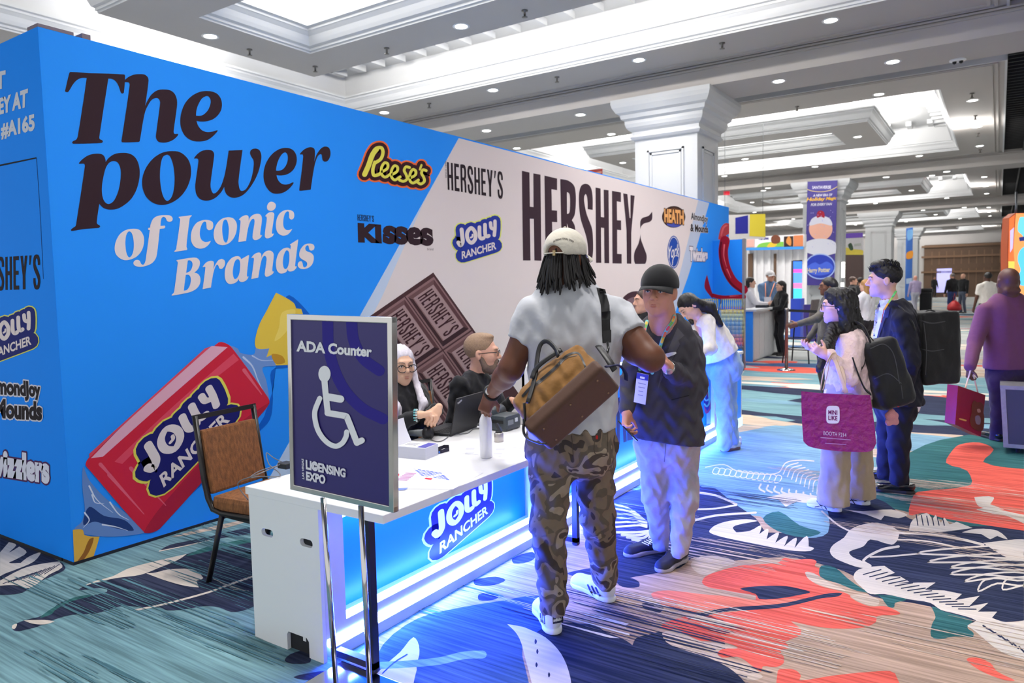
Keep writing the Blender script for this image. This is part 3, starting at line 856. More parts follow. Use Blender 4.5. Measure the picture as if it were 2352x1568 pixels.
def wallp(px, py, layer):
    w = on(0, px, py, XW); return (XW+layer*.0008, w[1], w[2])
def endp(px, py, layer):
    w = on(1, px, py, Y0W); return (w[0], Y0W-layer*.0008, w[2])
g = G(wallp, .5)
g.poly("1053.6,317* 1604,459* 1560,633* 1500,800* 1380,1010* 640,1180* 600,1130* 868.6,650*", (196, 210, 236))
g.poly("1053.6,317* 1604,459* 1560,633* 1500,800* 1380,1010* 690,1160* 660,1100* 877,682* 972,467*", IVORY)
g.poly("1604,459* 1629,466* 1581,633* 1550,720* 1505,800* 1560,633*", (188, 198, 222))
g.build('diagonal_print', booth)

# --- headline
g = G(wallp); T1 = crop(140, 150, 6.1895); T2 = crop(150, 310, 7.127); T3 = crop(430, 300, 6.72)
g.poly("135,95 400,112* 895,130 910,150* 893,385 870,402 850,385 820,300 780,230 730,195 672,190* 545,1010 548,1045 590,1070 592,1090 575,1103* 175,1113 157,1098 170,1078 215,1055 238,1005 365,180* 290,180 225,210 170,270 110,368 85,382 58,370 62,345* 118,110", INK, T1)
g.poly("905,210* 960,165 1040,132 1120,125 1190,133 1232,170 1243,225 1195,575* 1235,490 1290,410 1370,355 1460,343 1550,355 1610,400 1645,480 1648,580 1600,940 1610,972 1635,975 1665,975 1650,1010 1590,1060 1520,1090 1450,1098 1385,1085 1352,1040 1350,980 1408,540 1400,495 1375,468 1340,465 1290,490 1240,560 1195,660 1165,800 1118,1075 1105,1088* 870,1093 858,1075* 975,290 968,250 940,240 905,240*", INK, T1)
g.poly("1925,788* 1990,798 2080,792 2170,760 2245,690 2282,610 2282,510 2240,425 2170,380 2060,365 1950,385 1840,450 1760,545 1710,670 1695,800 1712,910 1770,1010 1860,1068 1960,1082 2070,1065 2150,1015 2225,935 2220,922 2150,942 2070,948 2000,920 1950,860", INK, T1, holes=("1918,715* 1925,640 1950,560 2000,475 2060,437 2100,445 2127,500 2115,580 2070,660 2000,712",))
g.poly("222,455* 280,395 370,335 470,308 570,308 625,335 652,390 658,440* 720,365 810,310 920,292 1030,300 1120,345 1185,440 1215,580 1205,740 1160,900 1080,1040 970,1140 850,1205 730,1220 640,1200 585,1160 555,1122* 513,1420 520,1455 555,1475 568,1497 545,1520* 300,1538 100,1568 90,1548 130,1515 165,1490 180,1430 318,510 310,475 285,468 225,472*", INK, T2, holes=("800,427 850,445 890,510 907,600 900,740 875,880 830,1010 775,1095 710,1128 660,1110 620,1050 598,950 600,820 625,670 660,540 710,460 755,432",))
g.poly("1750,263 1860,275 1960,340 2030,440 2057,580 2040,730 1980,880 1880,1010 1760,1095 1640,1138 1530,1140 1420,1100 1330,1020 1275,910 1255,780 1275,640 1340,500 1440,380 1560,300 1660,270", INK, T2, holes=("1665,322 1710,350 1750,440 1775,560 1787,720 1775,880 1740,1010 1675,1078 1630,1055 1585,960 1555,800 1548,620 1565,450 1600,355",))
g.poly("105,420* 150,365 220,315 310,296 380,308 410,345 413,400 360,800 365,900 400,968 450,950 510,870 560,740 600,560 637,308* 852,298* 790,770 795,850 815,915 845,930 900,905 960,810 1000,690 1022,560 1022,460 990,405 968,355 975,310 1010,283 1065,277 1115,305 1142,380 1135,480 1095,640 1030,780 950,900 860,990 760,1032 680,1030 615,990 580,930 570,865* 520,950 440,1030 350,1072 270,1078 190,1050 140,980 122,880 128,790 170,480 165,440 145,430 105,432*", INK, T3)
g.poly("1375,685* 1450,690 1540,672 1620,620 1675,530 1690,440 1670,350 1610,285 1520,265 1420,285 1320,350 1240,450 1190,570 1175,690 1190,800 1240,900 1310,960 1390,973 1480,955 1560,905 1620,840 1640,805 1625,798 1570,822 1510,832 1450,815 1400,760", INK, T3, holes=("1368,615* 1375,560 1400,470 1450,375 1505,335 1540,360 1552,430 1530,520 1480,590 1420,617",))
g.poly("1738,355* 1790,300 1850,265 1910,255 1955,275 1970,330 1958,480* 1990,380 2040,300 2090,255 2140,245 2190,270 2210,340 2200,410 2165,465 2125,478 2090,455 2080,410 2075,375 2055,362 2020,385 1985,460 1955,580 1905,905* 1890,912 1735,927* 1727,915* 1788,400 1780,370 1760,367 1740,370*", INK, T3)
g.build('headline_lettering', booth)
g = G(wallp); T4 = crop(250, 450, 5.2267); T5 = crop(380, 530, 6.533)
for s, f, h in (
 ("300,393 370,410 415,480 420,560 395,650 340,720 270,758 190,770 120,740 80,690 68,620 85,540 130,460 200,410", T4, ("245,425 275,450 295,530 298,620 280,700 245,737 215,700 200,620 198,530 215,450",)),
 ("700,230 745,240 765,270 755,300 720,310 695,295 680,265 655,250 630,270 618,360* 668,355* 675,370 665,388* 610,395* 575,700 555,760 510,810 440,840 370,850 310,835 293,805 310,775 345,767 370,780 385,812 410,825 435,790 450,700 490,408* 472,408* 470,385* 495,378* 500,340 530,275 590,238", T4, ()),
 ("838,250* 990,230* 995,238* 972,262 965,300 930,600 940,635* 935,648* 790,670* 782,662* 805,640 812,600 855,290 850,270 838,262*", T4, ()),
 ("1200,410 1175,390 1170,350 1165,315 1145,308 1120,330 1095,400 1092,480 1115,530 1160,552 1225,538* 1195,585 1150,620 1090,632 1030,610 990,550 983,480 1000,400 1050,325 1120,292 1190,288 1240,310 1252,350 1240,395", T4, ()),
 ("1430,255 1490,268 1530,320 1535,390 1515,470 1465,545 1400,585 1330,585 1280,550 1258,480 1265,400 1300,325 1360,272", T4, ("1398,282 1420,300 1438,380 1435,470 1425,530 1405,560 1380,540 1362,450 1360,370 1375,300",)),
 ("1557,285* 1600,245 1650,230 1675,245 1675,300* 1700,250 1750,218 1800,215 1830,240 1835,300 1815,450 1820,470 1840,468* 1820,500 1780,525 1740,525 1723,490 1748,310 1740,275 1715,280 1690,320 1665,410 1645,540* 1552,552* 1580,310 1575,290*", T4, ()),
 ("1872,245* 1910,205 1955,193 1982,210 1982,250 1955,440 1965,455 1982,445* 1965,480 1920,505 1885,505 1870,475 1895,270 1888,245*", T4, ()),
 ("1950,68 1990,85 2004,120 1985,160 1945,180 1905,165 1897,125 1915,85", T4, ()),
 ("2190,283 2165,265 2162,225 2158,190 2140,185 2110,215 2092,300 2097,370 2125,405 2165,408 2202,393* 2170,440 2130,470 2080,475 2030,445 2005,380 2010,290 2045,215 2100,175 2165,168 2212,190 2224,230 2215,268", T4, ()),
 ("163,440* 400,402 470,408 510,450 512,510 480,580 430,625* 490,650 522,710 515,790 470,860 390,910 300,935 95,972* 90,962* 120,930 130,900 183,480 175,460 163,452*", T5, ("333,445* 370,445 400,475 402,530 370,600 308,630*", "302,662* 345,660 372,690 378,750 360,830 320,885 272,897*")),
 ("558,535* 610,475 670,450 715,458 725,490 715,580* 745,510 790,445 840,422 880,440 892,480 880,530 845,568 810,565 795,530 775,507 750,530 715,640 680,850* 555,875* 598,550 592,540 558,545*", T5, ()),
 ("1135,425* 1245,362* 1253,370* 1220,650 1225,685 1247,682* 1230,720 1190,755 1140,768 1105,750 1100,720* 1060,770 1000,795 950,795 905,750 887,670 895,570 930,480 990,410 1060,380 1110,388", T5, ("1080,425 1110,445 1120,510 1110,620 1085,690 1045,725 1020,700 1008,620 1020,520 1045,450",)),
 ("1288,400* 1340,345 1400,325 1432,345 1432,420* 1460,350 1510,305 1570,297 1615,330 1622,390 1600,580 1608,610 1628,605* 1610,640 1560,675 1510,688 1488,660 1490,620 1515,430 1505,385 1480,375 1450,410 1425,500 1390,700* 1285,725* 1325,430 1318,405 1288,408*", T5, ()),
 ("1865,205* 1985,128* 1990,135* 1945,500 1945,530 1968,530* 1955,565 1915,600 1870,610 1840,600 1838,570* 1810,615 1760,638 1710,635 1670,590 1655,510 1665,420 1700,330 1760,270 1820,252 1855,260 1872,280* 1878,220 1865,215*", T5, ("1825,292 1850,320 1857,390 1850,480 1825,555 1790,572 1765,530 1760,450 1775,360 1800,305",)),
 ("2185,297 2160,285 2150,250 2140,220 2115,222 2095,260 2110,300 2180,330 2218,370 2222,430 2200,500 2150,550 2080,573 2020,565 1985,530 1985,490 2010,460 2040,458 2055,490 2065,535 2085,548 2115,530 2125,490 2105,460 2045,425 2010,390 2007,330 2035,260 2090,205 2160,190 2215,205 2233,240 2222,280", T5, ())):
    g.poly(s, IVORY, f, holes=h)
g.build('subtitle_lettering', booth)

# --- big wordmark and drop
g = G(wallp); C5 = crop(1150, 350, 3.92)
for s, h in (("190,165* 258,180* 262,488* 295,492* 293,188* 357,200* 366,975* 303,972* 298,598* 262,596* 268,972* 200,972*", ()),
 ("393,208* 507,235* 507,340* 457,330* 460,520* 507,524* 508,628* 462,625* 466,872* 510,876* 510,978* 404,972*", ()),
 ("536,240* 610,255 660,300 675,380 675,470 665,560 640,610* 668,670 690,980* 625,985* 612,700 600,650 596,640* 604,980* 550,975*", ("595,358* 612,365 622,395 622,510 614,546 596,552*",)),
 ("765,282 805,305 825,380 827,517* 782,510* 778,410 765,375 752,395 752,450 775,560 820,680 830,780 830,900 815,970 780,995 735,985 715,940 710,820* 752,822* 755,925 770,945 785,925 785,860 770,760 720,600 705,480 705,370 725,300", ()),
 ("853,315* 898,325* 901,580* 930,585* 927,335* 970,340* 976,997* 933,995* 930,680* 902,676* 905,993* 858,993*", ()),
 ("1001,345* 1082,360* 1082,447* 1045,440* 1047,610* 1083,612* 1084,700* 1048,696* 1048,912* 1088,915* 1088,1000* 1006,998*", ()),
 ("1102,368* 1140,375* 1160,590* 1167,590* 1168,383* 1205,390* 1175,720* 1175,1002* 1135,1000* 1132,700*", ()),
 ("1257,735* 1262,780 1290,860 1312,920 1312,970 1300,1003* 1210,1003* 1200,970 1203,900 1235,830 1250,780", ()),
 ("1257,690* 1257,620 1275,590 1330,570 1362,532* 1362,600 1340,625 1290,640 1265,665", ())):
    g.poly(s, (60, 42, 52), C5, holes=h)
g.build('wordmark_lettering', booth)

# --- a narrow grotesque drawn in a unit box
GL = {'H': (("0,0* .33,0* .33,.44* .67,.44* .67,0* 1,0* 1,1* .67,1* .67,.56* .33,.56* .33,1* 0,1*",), 1),
 'E': (("0,0* 1,0* 1,.12* .38,.12* .38,.44* .92,.44* .92,.56* .38,.56* .38,.88* 1,.88* 1,1* 0,1*",), .85),
 'R': (("0,0* .34,0* .34,.43* .5,.43 .64,.36 .68,0* 1,0* .98,.36 .85,.49* 1,.6 1,.86 .78,1 0,1*", ".34,.55* .55,.55 .66,.62 .66,.82 .55,.88 .34,.88*"), 1),
 'S': (("1,.7* .68,.7* .68,.8 .58,.89 .42,.89 .34,.8 .34,.72 .9,.42 1,.3 1,.18 .8,.01 .2,.01 0,.18 0,.32* .32,.32* .32,.2 .42,.11 .58,.11 .66,.2 .66,.28 .1,.58 0,.7 0,.84 .2,.99 .8,.99 1,.84",), 1),
 'Y': (("0,1* .35,1* .5,.62* .65,1* 1,1* .68,.4* .68,0* .32,0* .32,.4*",), 1.05),
 "'": ((".2,1* 1,1* .5,.72* .1,.72*",), .4)}
def narrow(g, word, rgb, f, gap=.24):
    tot = sum(GL[c][1] for c in word)+gap*(len(word)-1); x = 0
    for c in word:
        ls, w = GL[c]
        ff = lambda a, b, x=x, w=w: f((x+a*w)/tot, b)
        g.poly(ls[0], rgb, ff, holes=tuple(ls[1:])); x += w+gap
C4 = crop(750, 250, 3.92)
def Q(f, *c): return quad(*[f(*p) for p in c])
g = G(wallp); narrow(g, "HERSHEY'S", (44, 32, 40), Q(C4, (1090, 727), (1588, 808), (1585, 570), (1083, 478)))
g.text('SINCE 1894', (80, 66, 70), Q(C4, (1080, 620), (1078, 475), (1066, 473), (1068, 620)))
g.build('brand_logo', booth)
# cup brand: yellow script on brown with orange rim
g = G(wallp)
ST = [("340,590 375,510 412,410 448,362", 46), ("405,410 440,358 490,350 506,390 486,450 436,486", 30), ("432,480 414,550 424,598 472,588 500,560", 30),
      ("500,565 545,535 548,495 520,485 492,530 494,590 525,615 570,588", 25), ("590,590 632,562 636,524 608,512 582,556 582,612 612,640 660,612", 25),
      ("745,528 712,522 696,555 716,596 722,632 690,652 655,642", 25), ("755,620 796,596 800,560 774,545 748,590 748,646 776,668 825,640", 25),
      ("895,556 866,548 852,580 872,616 878,652 846,676 815,660", 25), ("852,506 838,545", 20)]
for w, c in ((92, (240, 110, 60)), (62, (62, 28, 36))):
    for s, ww in ST: g.stroke(s, ww+w, c, C4)
    g.up()
for s, ww in ST: g.stroke(s, ww, (232, 222, 90), C4)
g.build('brand_logo', booth)
g = G(wallp); narrow(g, "HERSHEY'S", (30, 26, 52), Q(C4, (278, 1005), (425, 1017), (424, 962), (277, 950)))
g.text('KI', INK, Q(C4, (283, 1201), (497, 1211), (490, 1042), (278, 1025)), bold=.075)
g.text('sses', INK, Q(C4, (503, 1215), (964, 1236), (958, 1072), (505, 1046)), bold=.075)
g.text('brand', (120, 104, 108), Q(C4, (905, 1272), (960, 1274), (960, 1252), (905, 1250)))
g.build('brand_logo', booth)
# hard candy badge, reused with its own four anchor points (J top left, Y top right, R bottom left, R bottom right)
JR = [("1213,1086 1220,1150 1222,1200 1204,1228 1184,1203", 36), ("1300,1072 1334,1110 1336,1170 1302,1206 1268,1172 1266,1110", 34), ("1374,1065 1377,1150 1392,1168 1412,1162", 33), ("1424,1042 1427,1132 1442,1148 1458,1142", 33),
      ("1474,1026 1480,1070 1504,1082", 31), ("1514,1010 1514,1070 1508,1138", 31)]
def candy_badge(g, A, B, Cc, D, rim, navy=(38, 36, 110), white=IVORY):
    f = homography([(1198, 1080), (1524, 1004), (1222, 1352), (1526, 1262)], [A, B, Cc, D])
    base = "1222,1340 1528,1248 1520,1200 1225,1290"
    for w, c in ((94, rim), (72, navy)):
        for i, (s, ww) in enumerate(JR): g.stroke(s, ww+w, c, f, closed=(i == 1))
        g.stroke("1225,1320 1380,1272 1515,1230", 78+w*.7, c, f)
        g.poly("1190,1060* 1520,1000* 1530,1240* 1225,1320*", c, f)
        g.up()
    for i, (s, ww) in enumerate(JR): g.stroke(s, ww, white, f, closed=(i == 1))
    g.stroke("1296,1158 1310,1150 1312,1132", 16, white, f)
    bl, br, tr, tl = (1216, 1354), (1527, 1262), (1522, 1192), (1214, 1283)
    g.text('RANCHER', white, Q(f, bl, br, tr, tl), bold=.03)
g = G(wallp); candy_badge(g, C4(1198, 1080), C4(1524, 1004), C4(1222, 1352), C4(1526, 1262), (226, 228, 120), (40, 56, 150)); g.build('brand_logo', booth)
# oval toffee badge
def oval(cx, cy, rx, ry, n=28): return [(cx+rx*math.cos(2*PI*k/n), cy+ry*math.sin(2*PI*k/n)) for k in range(n)]
g = G(wallp)
g.poly(oval(1557, 580, 105, 98), (56, 32, 30), C5); g.up().poly(oval(1557, 582, 92, 84), (110, 66, 40), C5)
g.poly("1495,630* 1625,640* 1610,665 1555,672 1500,655", (70, 80, 170), C5).up()
g.text('HEATH', (236, 170, 104), Q(C5, (1472, 628), (1648, 650), (1645, 520), (1470, 505)), bold=.05, outline=.06, orgb=(64, 34, 30))
g.build('brand_logo', booth)
g = G(wallp)
g.poly(oval(1557, 897, 57, 148), (30, 70, 160), C5).up()
g.poly(oval(1557, 897, 50, 138), (232, 226, 228), C5, holes=(oval(1557, 897, 47, 132)[::-1],)).poly(oval(1557, 897, 47, 132), (30, 70, 160), C5).up()
g.text('York', (232, 226, 228), Q(C5, (1508, 960), (1606, 925), (1606, 820), (1508, 850)), bold=.01, shear=.3)
g.stroke("1545,1010 1550,960 1570,930 1600,935", 6, (232, 226, 228), C5)
g.build('brand_logo', booth)
g = G(wallp)
g.text('AlmondJoy', (40, 32, 38), Q(C5, (1712, 622), (1864, 648), (1864, 572), (1712, 538)), bold=.03, outline=.06, orgb=(226, 222, 230))
g.text('& Mounds', (40, 32, 38), Q(C5, (1706, 712), (1866, 724), (1864, 662), (1706, 640)), bold=.04, outline=.06, orgb=(226, 222, 230))
g.build('brand_logo', booth)
g = G(wallp)
g.text('Twizzlers', (236, 228, 236), Q(C5, (1700, 980), (1862, 984), (1862, 868), (1698, 846)), bold=.06, outline=.05, orgb=(70, 46, 96))
g.build('brand_logo', booth)
# --- printed candy
g = G(wallp); c2 = crop(0, 500, 2.936); c3 = crop(0, 1034, 2.936)
g.poly("1930,530 2080,640 2120,760 1960,1000 1830,1030 1840,1220 1800,1390 1100,2000 1030,2060 1250,1900 1780,1340", (14, 96, 200), c2).up()
g.poly("1510,850* 1600,880 1620,910 1710,920 1730,865 1815,880 1865,990 1770,1010 1795,1100 1812,1240 1760,1160 1650,1000 1580,910", (112, 146, 206), c2)
g.stroke("1640,940 1700,1000 1740,1100 1780,1180", 14, (190, 205, 232), c2, w1=3); g.stroke("1700,930 1760,960 1840,960", 10, (180, 196, 228), c2, w1=3)
g.poly("1860,505* 1975,570 1995,610* 2030,615* 2045,660* 1980,990* 1860,995* 1830,925* 1795,940* 1815,880* 1722,872 1740,740 1800,620", (226, 192, 72), c2)
g.poly("1900,640 1990,620 1960,720 1900,800 1850,830 1880,740", (236, 208, 100), c2).poly("1830,920 1900,930 1920,975 1860,985", (190, 140, 44), c2)
g.poly("560,110 600,200 720,330 870,440 985,555* 850,575 700,580 550,560 500,530 550,480 570,400 555,250", (104, 138, 198), c3)
g.poly("600,380 700,440 840,470 900,540 760,520 640,480 560,500", (38, 62, 120), c3)
for s in ("600,240 650,330 760,420", "690,500 780,515 860,540", "620,300 640,350 700,360", "570,420 600,470 560,520", "740,350 800,430 870,470"): g.stroke(s, 12, (214, 222, 240), c3, w1=2)
g.poly("490,535* 555,535 570,570 670,580* 650,650 620,745* 500,770*", (224, 174, 70), c3).poly("600,600 630,590 600,680 540,760 510,765 560,690", (150, 96, 40), c3)
g.up()
g.poly("500,787 522,790 538,806 612,908 618,924 602,948 368,1212 346,1223 330,1221 206,1080 196,1066 206,1048", (206, 40, 62))
g.poly("618,924 602,948 368,1212 346,1223 330,1221 380,1150 540,980", (170, 34, 56))
g.poly("486,794* 522,797* 380,920 236,1048* 208,1052* 330,930", (226, 170, 190))
g.poly("470,800* 484,795* 300,960 205,1050* 204,1042*", (214, 74, 96)).poly("536,812* 548,826* 420,930 280,1065* 262,1060* 400,930", (222, 76, 96))
for s in ("250,1090 330,1180", "300,1075 380,1160", "230,1066 270,1110", "560,850 600,905"): g.stroke(s, 9, (222, 96, 116), w1=2)
g.up(); candy_badge(g, (330, 1024), (482, 885), (378, 1116), (527, 966), (226, 216, 90), (32, 32, 104)); g.build('candy_print', booth)
# --- printed chocolate bar
g = G(wallp); bar = lambda v, u: (995+200*v-195*u, 634+283*v+134*u)
def bp(p, rgb): g.poly([bar(*c) for c in p], rgb)
bp([(-.02, -.02), (1.0, -.02), (1.0, 1.05), (-.02, 1.05)], (76, 48, 52)); g.up()
for a in (0, 1):
    for b in (0, 1, 2):
        v0, v1, u0, u1 = .02+.44*a, .42+.44*a, .015+.345*b, .32+.345*b
        bp([(v0-.015, u0-.015), (v1+.015, u0-.015), (v1+.015, u1+.015), (v0-.015, u1+.015)], (138, 104, 106))
g.up()
for a in (0, 1):
    for b in (0, 1, 2):
        v0, v1, u0, u1 = .02+.44*a, .42+.44*a, .015+.345*b, .32+.345*b
        bp([(v0, u0), (v1, u0), (v1-.02, u0+.03), (v0+.02, u0+.03)], (92, 60, 64)); bp([(v1, u0), (v1, u1), (v1-.03, u1-.03), (v1-.03, u0+.03)], (58, 36, 42))
        bp([(v0, u1), (v1, u1), (v1-.03, u1-.03), (v0+.03, u1-.03)], (66, 42, 46)); bp([(v0, u0), (v0, u1), (v0+.025, u1-.03), (v0+.025, u0+.03)], (110, 78, 80))
        bp([(v0+.025, u0+.035), (v1-.03, u0+.035), (v1-.03, u1-.04), (v0+.025, u1-.04)], (166, 136, 138))
g.up()
for a in (0, 1):
    for b in (0, 1, 2):
        v0, v1, u0, u1 = .06+.44*a, .375+.44*a, .08+.345*b, .25+.345*b
        narrow(g, "HERSHEY'S", (62, 34, 40), quad(bar(v0, u1), bar(v1, u1), bar(v1, u0), bar(v0, u0)), gap=.4)
g.build('chocolate_print', booth)
# --- dark chocolate print right of the cap
g = G(wallp)
g.poly("1428,690 1445,672 1470,670 1480,690 1500,740 1470,735 1440,720", (70, 46, 56)).poly("1440,690 1460,682 1474,700 1450,706", (120, 96, 106)); g.build('chocolate_print', booth)
# --- end panel: its own print
g = G(endp)
GREY = (206, 210, 222)
g.text('T', GREY, quad((-10, 206), (13.6, 203), (13.6, 161), (-10, 167)), bold=.05)
g.text('EY AT', GREY, quad((-2, 264), (64, 245), (65, 203), (-2, 226)), bold=.05)
g.text('#A165', GREY, quad((3, 321), (81, 303), (80, 260), (3, 281)), bold=.05)
g.build('booth_lettering', booth)
g = G(endp); narrow(g, "HERSHEY'S", (34, 24, 34), quad((-56, 668), (93, 663), (92, 585), (-56, 594))); g.build('brand_logo', booth)
g = G(endp); candy_badge(g, (-15, 744), (70, 716), (-11, 822), (74, 791), (218, 220, 110), (26, 34, 112)); g.build('brand_logo', booth)
g = G(endp)
g.text('AlmondJoy', (36, 28, 34), quad((-40, 915), (95, 922), (93, 878), (-40, 862)), bold=.05, outline=.07, orgb=(214, 212, 226))
g.text('& Mounds', (36, 28, 34), quad((-45, 958), (98, 966), (98, 922), (-45, 912)), bold=.05, outline=.07, orgb=(214, 212, 226)); g.build('brand_logo', booth)
g = G(endp)
g.text('Twizzlers', (222, 220, 236), quad((-48, 1086), (115, 1112), (114, 1048), (-48, 1022)), bold=.07, outline=.06, orgb=(78, 40, 90)); g.build('brand_logo', booth)
g = G(endp); SEAM = (8, 60, 120)
g.poly("-10,380* 84,361* 84,364* -10,384*", (20, 24, 34)); g.stroke([(84, 362), (92, 480), (100, 640)], .9, SEAM); g.stroke([(-5, 560), (93, 520)], .01, SEAM); g.build('door_seam', booth)
m = MB(); m.box((XW-.13, Y0W-.0005, ZW), (XW+.001, Y0W+.2, ZW+.02), mat('grey_tape', (120, 108, 120), .7))
m.box((XW-.12, Y0W+.25, ZW), (XW+.0, Y0W+.3, ZW+.03), mat('grey_tape', (120, 108, 120), .7)); m.build('top_tape', booth)
# --- wing panel at the far end with the rope candy print
wing = MB(); YG = 14.22
wing.box((XW+.001, YG, 0), (-4.09, YG+.06, 2.5), print_mat((30, 128, 226))); wing.build('wing_panel', booth)
wing = MB(); wing.box((-4.13, YG-.012, 0), (-4.085, YG+.07, 2.51), mat('aluminium_edge', (150, 150, 156), .3, .8)); wing.build('edge_profile', booth)
def wingp(px, py, layer):
    w = on(1, px, py, YG); return (w[0], YG-layer*.001, w[2])
W6 = crop(1600, 460, 3.92)
RED, RED2, REDH = (150, 20, 40), (104, 10, 28), (226, 96, 106)
g = G(wallp); g.poly("195,352* 205,290 225,235 260,205 292,210* 292,300* 262,320 240,355*", (196, 60, 70), W6).poly("230,250 260,220 280,225 250,250 225,320 215,320", REDH, W6)
g.poly("92,668* 70,760 78,800 130,870 148,885* 148,852* 128,800", RED, W6); g.build('rope_print', booth)
g = G(wingp); g.stroke("255,362 240,460 262,600 330,730 425,805", 88, RED, W6, w1=76).up()
g.stroke("222,380 212,470 240,620 310,745 400,820", 18, RED2, W6); g.stroke("250,400 245,500 270,600", 14, REDH, W6, w1=4); g.stroke("275,620 310,700", 12, REDH, W6, w1=3)
g.stroke("422,868 340,872 250,876 170,862 146,852", 46, RED, W6, w1=30).up(); g.stroke("300,862 380,858", 8, REDH, W6, w1=2)
g.build('rope_print', booth)
# ---------------------------------------------------------------- counters
WHITE = mat('white_laminate', (236, 236, 238), .35, var=.01, vscale=4)
LAV = mat('satin_white_frame', (226, 222, 236), .4, var=.01)
STEEL_BLK = mat('black_steel', (24, 24, 28), .4, .2)
LEDW = mat('white_led_strip', (255, 255, 255), .5, emit=(100, 150, 255), estr=26.0)
LEDB = mat('blue_led_strip', (200, 210, 255), .5, emit=(52, 76, 255), estr=420.0)
LEDC = mat('cyan_led_strip', (220, 240, 255), .5, emit=(100, 165, 255), estr=30.0)
BACKLIT = mat('backlit_blue_film', (20, 110, 220), .4, emit=(0, 120, 245), estr=.42, var=.02)
def lit_front(root, y0, y1, z0, z1, x):
    """recessed backlit panel in a white frame with LED strips above and below, LED plinth"""
    m = MB(); m.box((x-.125, y0+.05, .12), (x-.11, y1-.05, z1-.02), BACKLIT); m.build('light_panel', root)
    m = MB()
    m.box((x-.11, y0, .10), (x, y1, .15), LAV); m.box((x-.04, y0, .15), (x, y0+.12, z1-.05), LAV); m.box((x-.04, y1-.12, .15), (x, y1, z1-.05), LAV)
    m.box((x-.04, y0, z1-.05), (x, y1, z1-.002), LAV); m.build('front_frame', root)
    m = MB(); m.box((x-.034, y0+.121, .151), (x-.004, y1-.121, .172), LEDW); m.build('led_strip', root)
    m = MB(); m.box((x-.034, y0+.121, z1-.075), (x-.004, y1-.121, z1-.051), LEDC); m.build('led_strip', root)
    m = MB(); m.box((x-.02, y0+.02, .055), (x+.004, y1, .097), LEDB); m.build('led_strip', root)
    m = MB(); m.box((x-.06, y0+.03, 0), (x+.012, y1, .055), mat('frosted_plinth', (214, 232, 240), .3)); m.build('plinth', root)
XC = -2.46
LEDP = mat('glowing_plinth', (214, 232, 240), .3, emit=(150, 200, 255), estr=1.2)
ctr = empty('registration_counter', (-2.6, 3.0, 0), 'low white accessible counter with glowing blue front and printed candy badge', 'counter')
# end panel with two slots and a foot notch
def end_panel():
    x0, x1, y = -2.942, XC, 2.115
    def rr(cx, cz, hw, hh, n=5):
        o = []
        for sx, sz, a0 in ((1, 1, 0), (-1, 1, PI/2), (-1, -1, PI), (1, -1, 1.5*PI)):
            for k in range(n+1):
                a = a0+PI/2*k/n; o.append((cx+sx*(hw-hh)+hh*math.cos(a), cz+hh*math.sin(a)))
        return o
    outer = [(x0, 0), (-2.705, 0), (-2.705, .075), (-2.695, .09), (-2.57, .09), (-2.555, .075), (-2.555, 0), (x1, 0), (x1+.0, .1), (x1, .70), (x0, .70)]
    holes = [rr(-2.815, .535, .042, .018)[::-1], rr(-2.545, .535, .042, .018)[::-1]]
    loops = [outer]+holes
    tri = tessellate_polygon([[Vector((a, b, 0)) for a, b in l] for l in loops])
    flat = [c for l in loops for c in l]; n = len(flat)
    m = MB()
    v = [(a, y, b) for a, b in flat]+[(a, y+.02, b) for a, b in flat]
    f = [tuple(t) for t in tri]+[tuple(n+i for i in t[::-1]) for t in tri]
    s = 0
    for l in loops:
        k = len(l); f += [(s+i, s+(i+1) % k, n+s+(i+1) % k, n+s+i) for i in range(k)]; s += k
    m.add(v, f, WHITE); return m
end_panel().build('end_panel', ctr)
m = MB(); m.box((-2.962, 2.112, .70), (-2.065, 4.03, .738), WHITE, .003); m.build('worktop', ctr)
m = MB(); m.box((XC-.16, 2.136, .056), (XC-.14, 4.0, .70), WHITE); m.box((-2.942, 3.98, 0), (XC-.04, 4.0, .70), WHITE); m.build('carcass', ctr)
m = MB(); m.box((-2.72, 2.1365, .001), (-2.502, 2.15, .69), mat('slot_shade_dark', (30, 30, 36), .8)); m.build('leak_blocker', ctr)  # added dark plate: blocks LED leak, stands in for shade behind slots and notch
lit_front(ctr, 2.136, 4.0, 0, .70, XC)
for y in (2.18, 4.0):
    m = MB(); m.box((-2.235, y-.018, .005), (-2.2, y+.018, .70), STEEL_BLK); m.box((XC+.02, y-.018, .02), (-2.2, y+.018, .05), STEEL_BLK)
    m.lathe((-2.218, y, 0), [(.02, 0), (.02, .006), (.006, .01), (.006, .02)], STEEL_BLK, 12); m.build('leg_frame', ctr)
def frontp(px, py, layer):
    w = on(0, px, py, XC-.11); return (XC-.11+.001*layer, w[1], w[2])
def backlit_print(rgb, e): return mat('backlit_print', rgb, .4, emit=rgb, estr=e, var=.02)
g = G(frontp, 1); cC = crop(540, 1000, 2.76)
_pm = print_mat
print_mat = lambda rgb: backlit_print(rgb, .5)
candy_badge(g, cC(1285, 485), cC(1592, 290), cC(1300, 745), cC(1600, 492), (176, 216, 236), (22, 26, 170), (206, 226, 250))
g.build('candy_badge', ctr)
print_mat = _pm
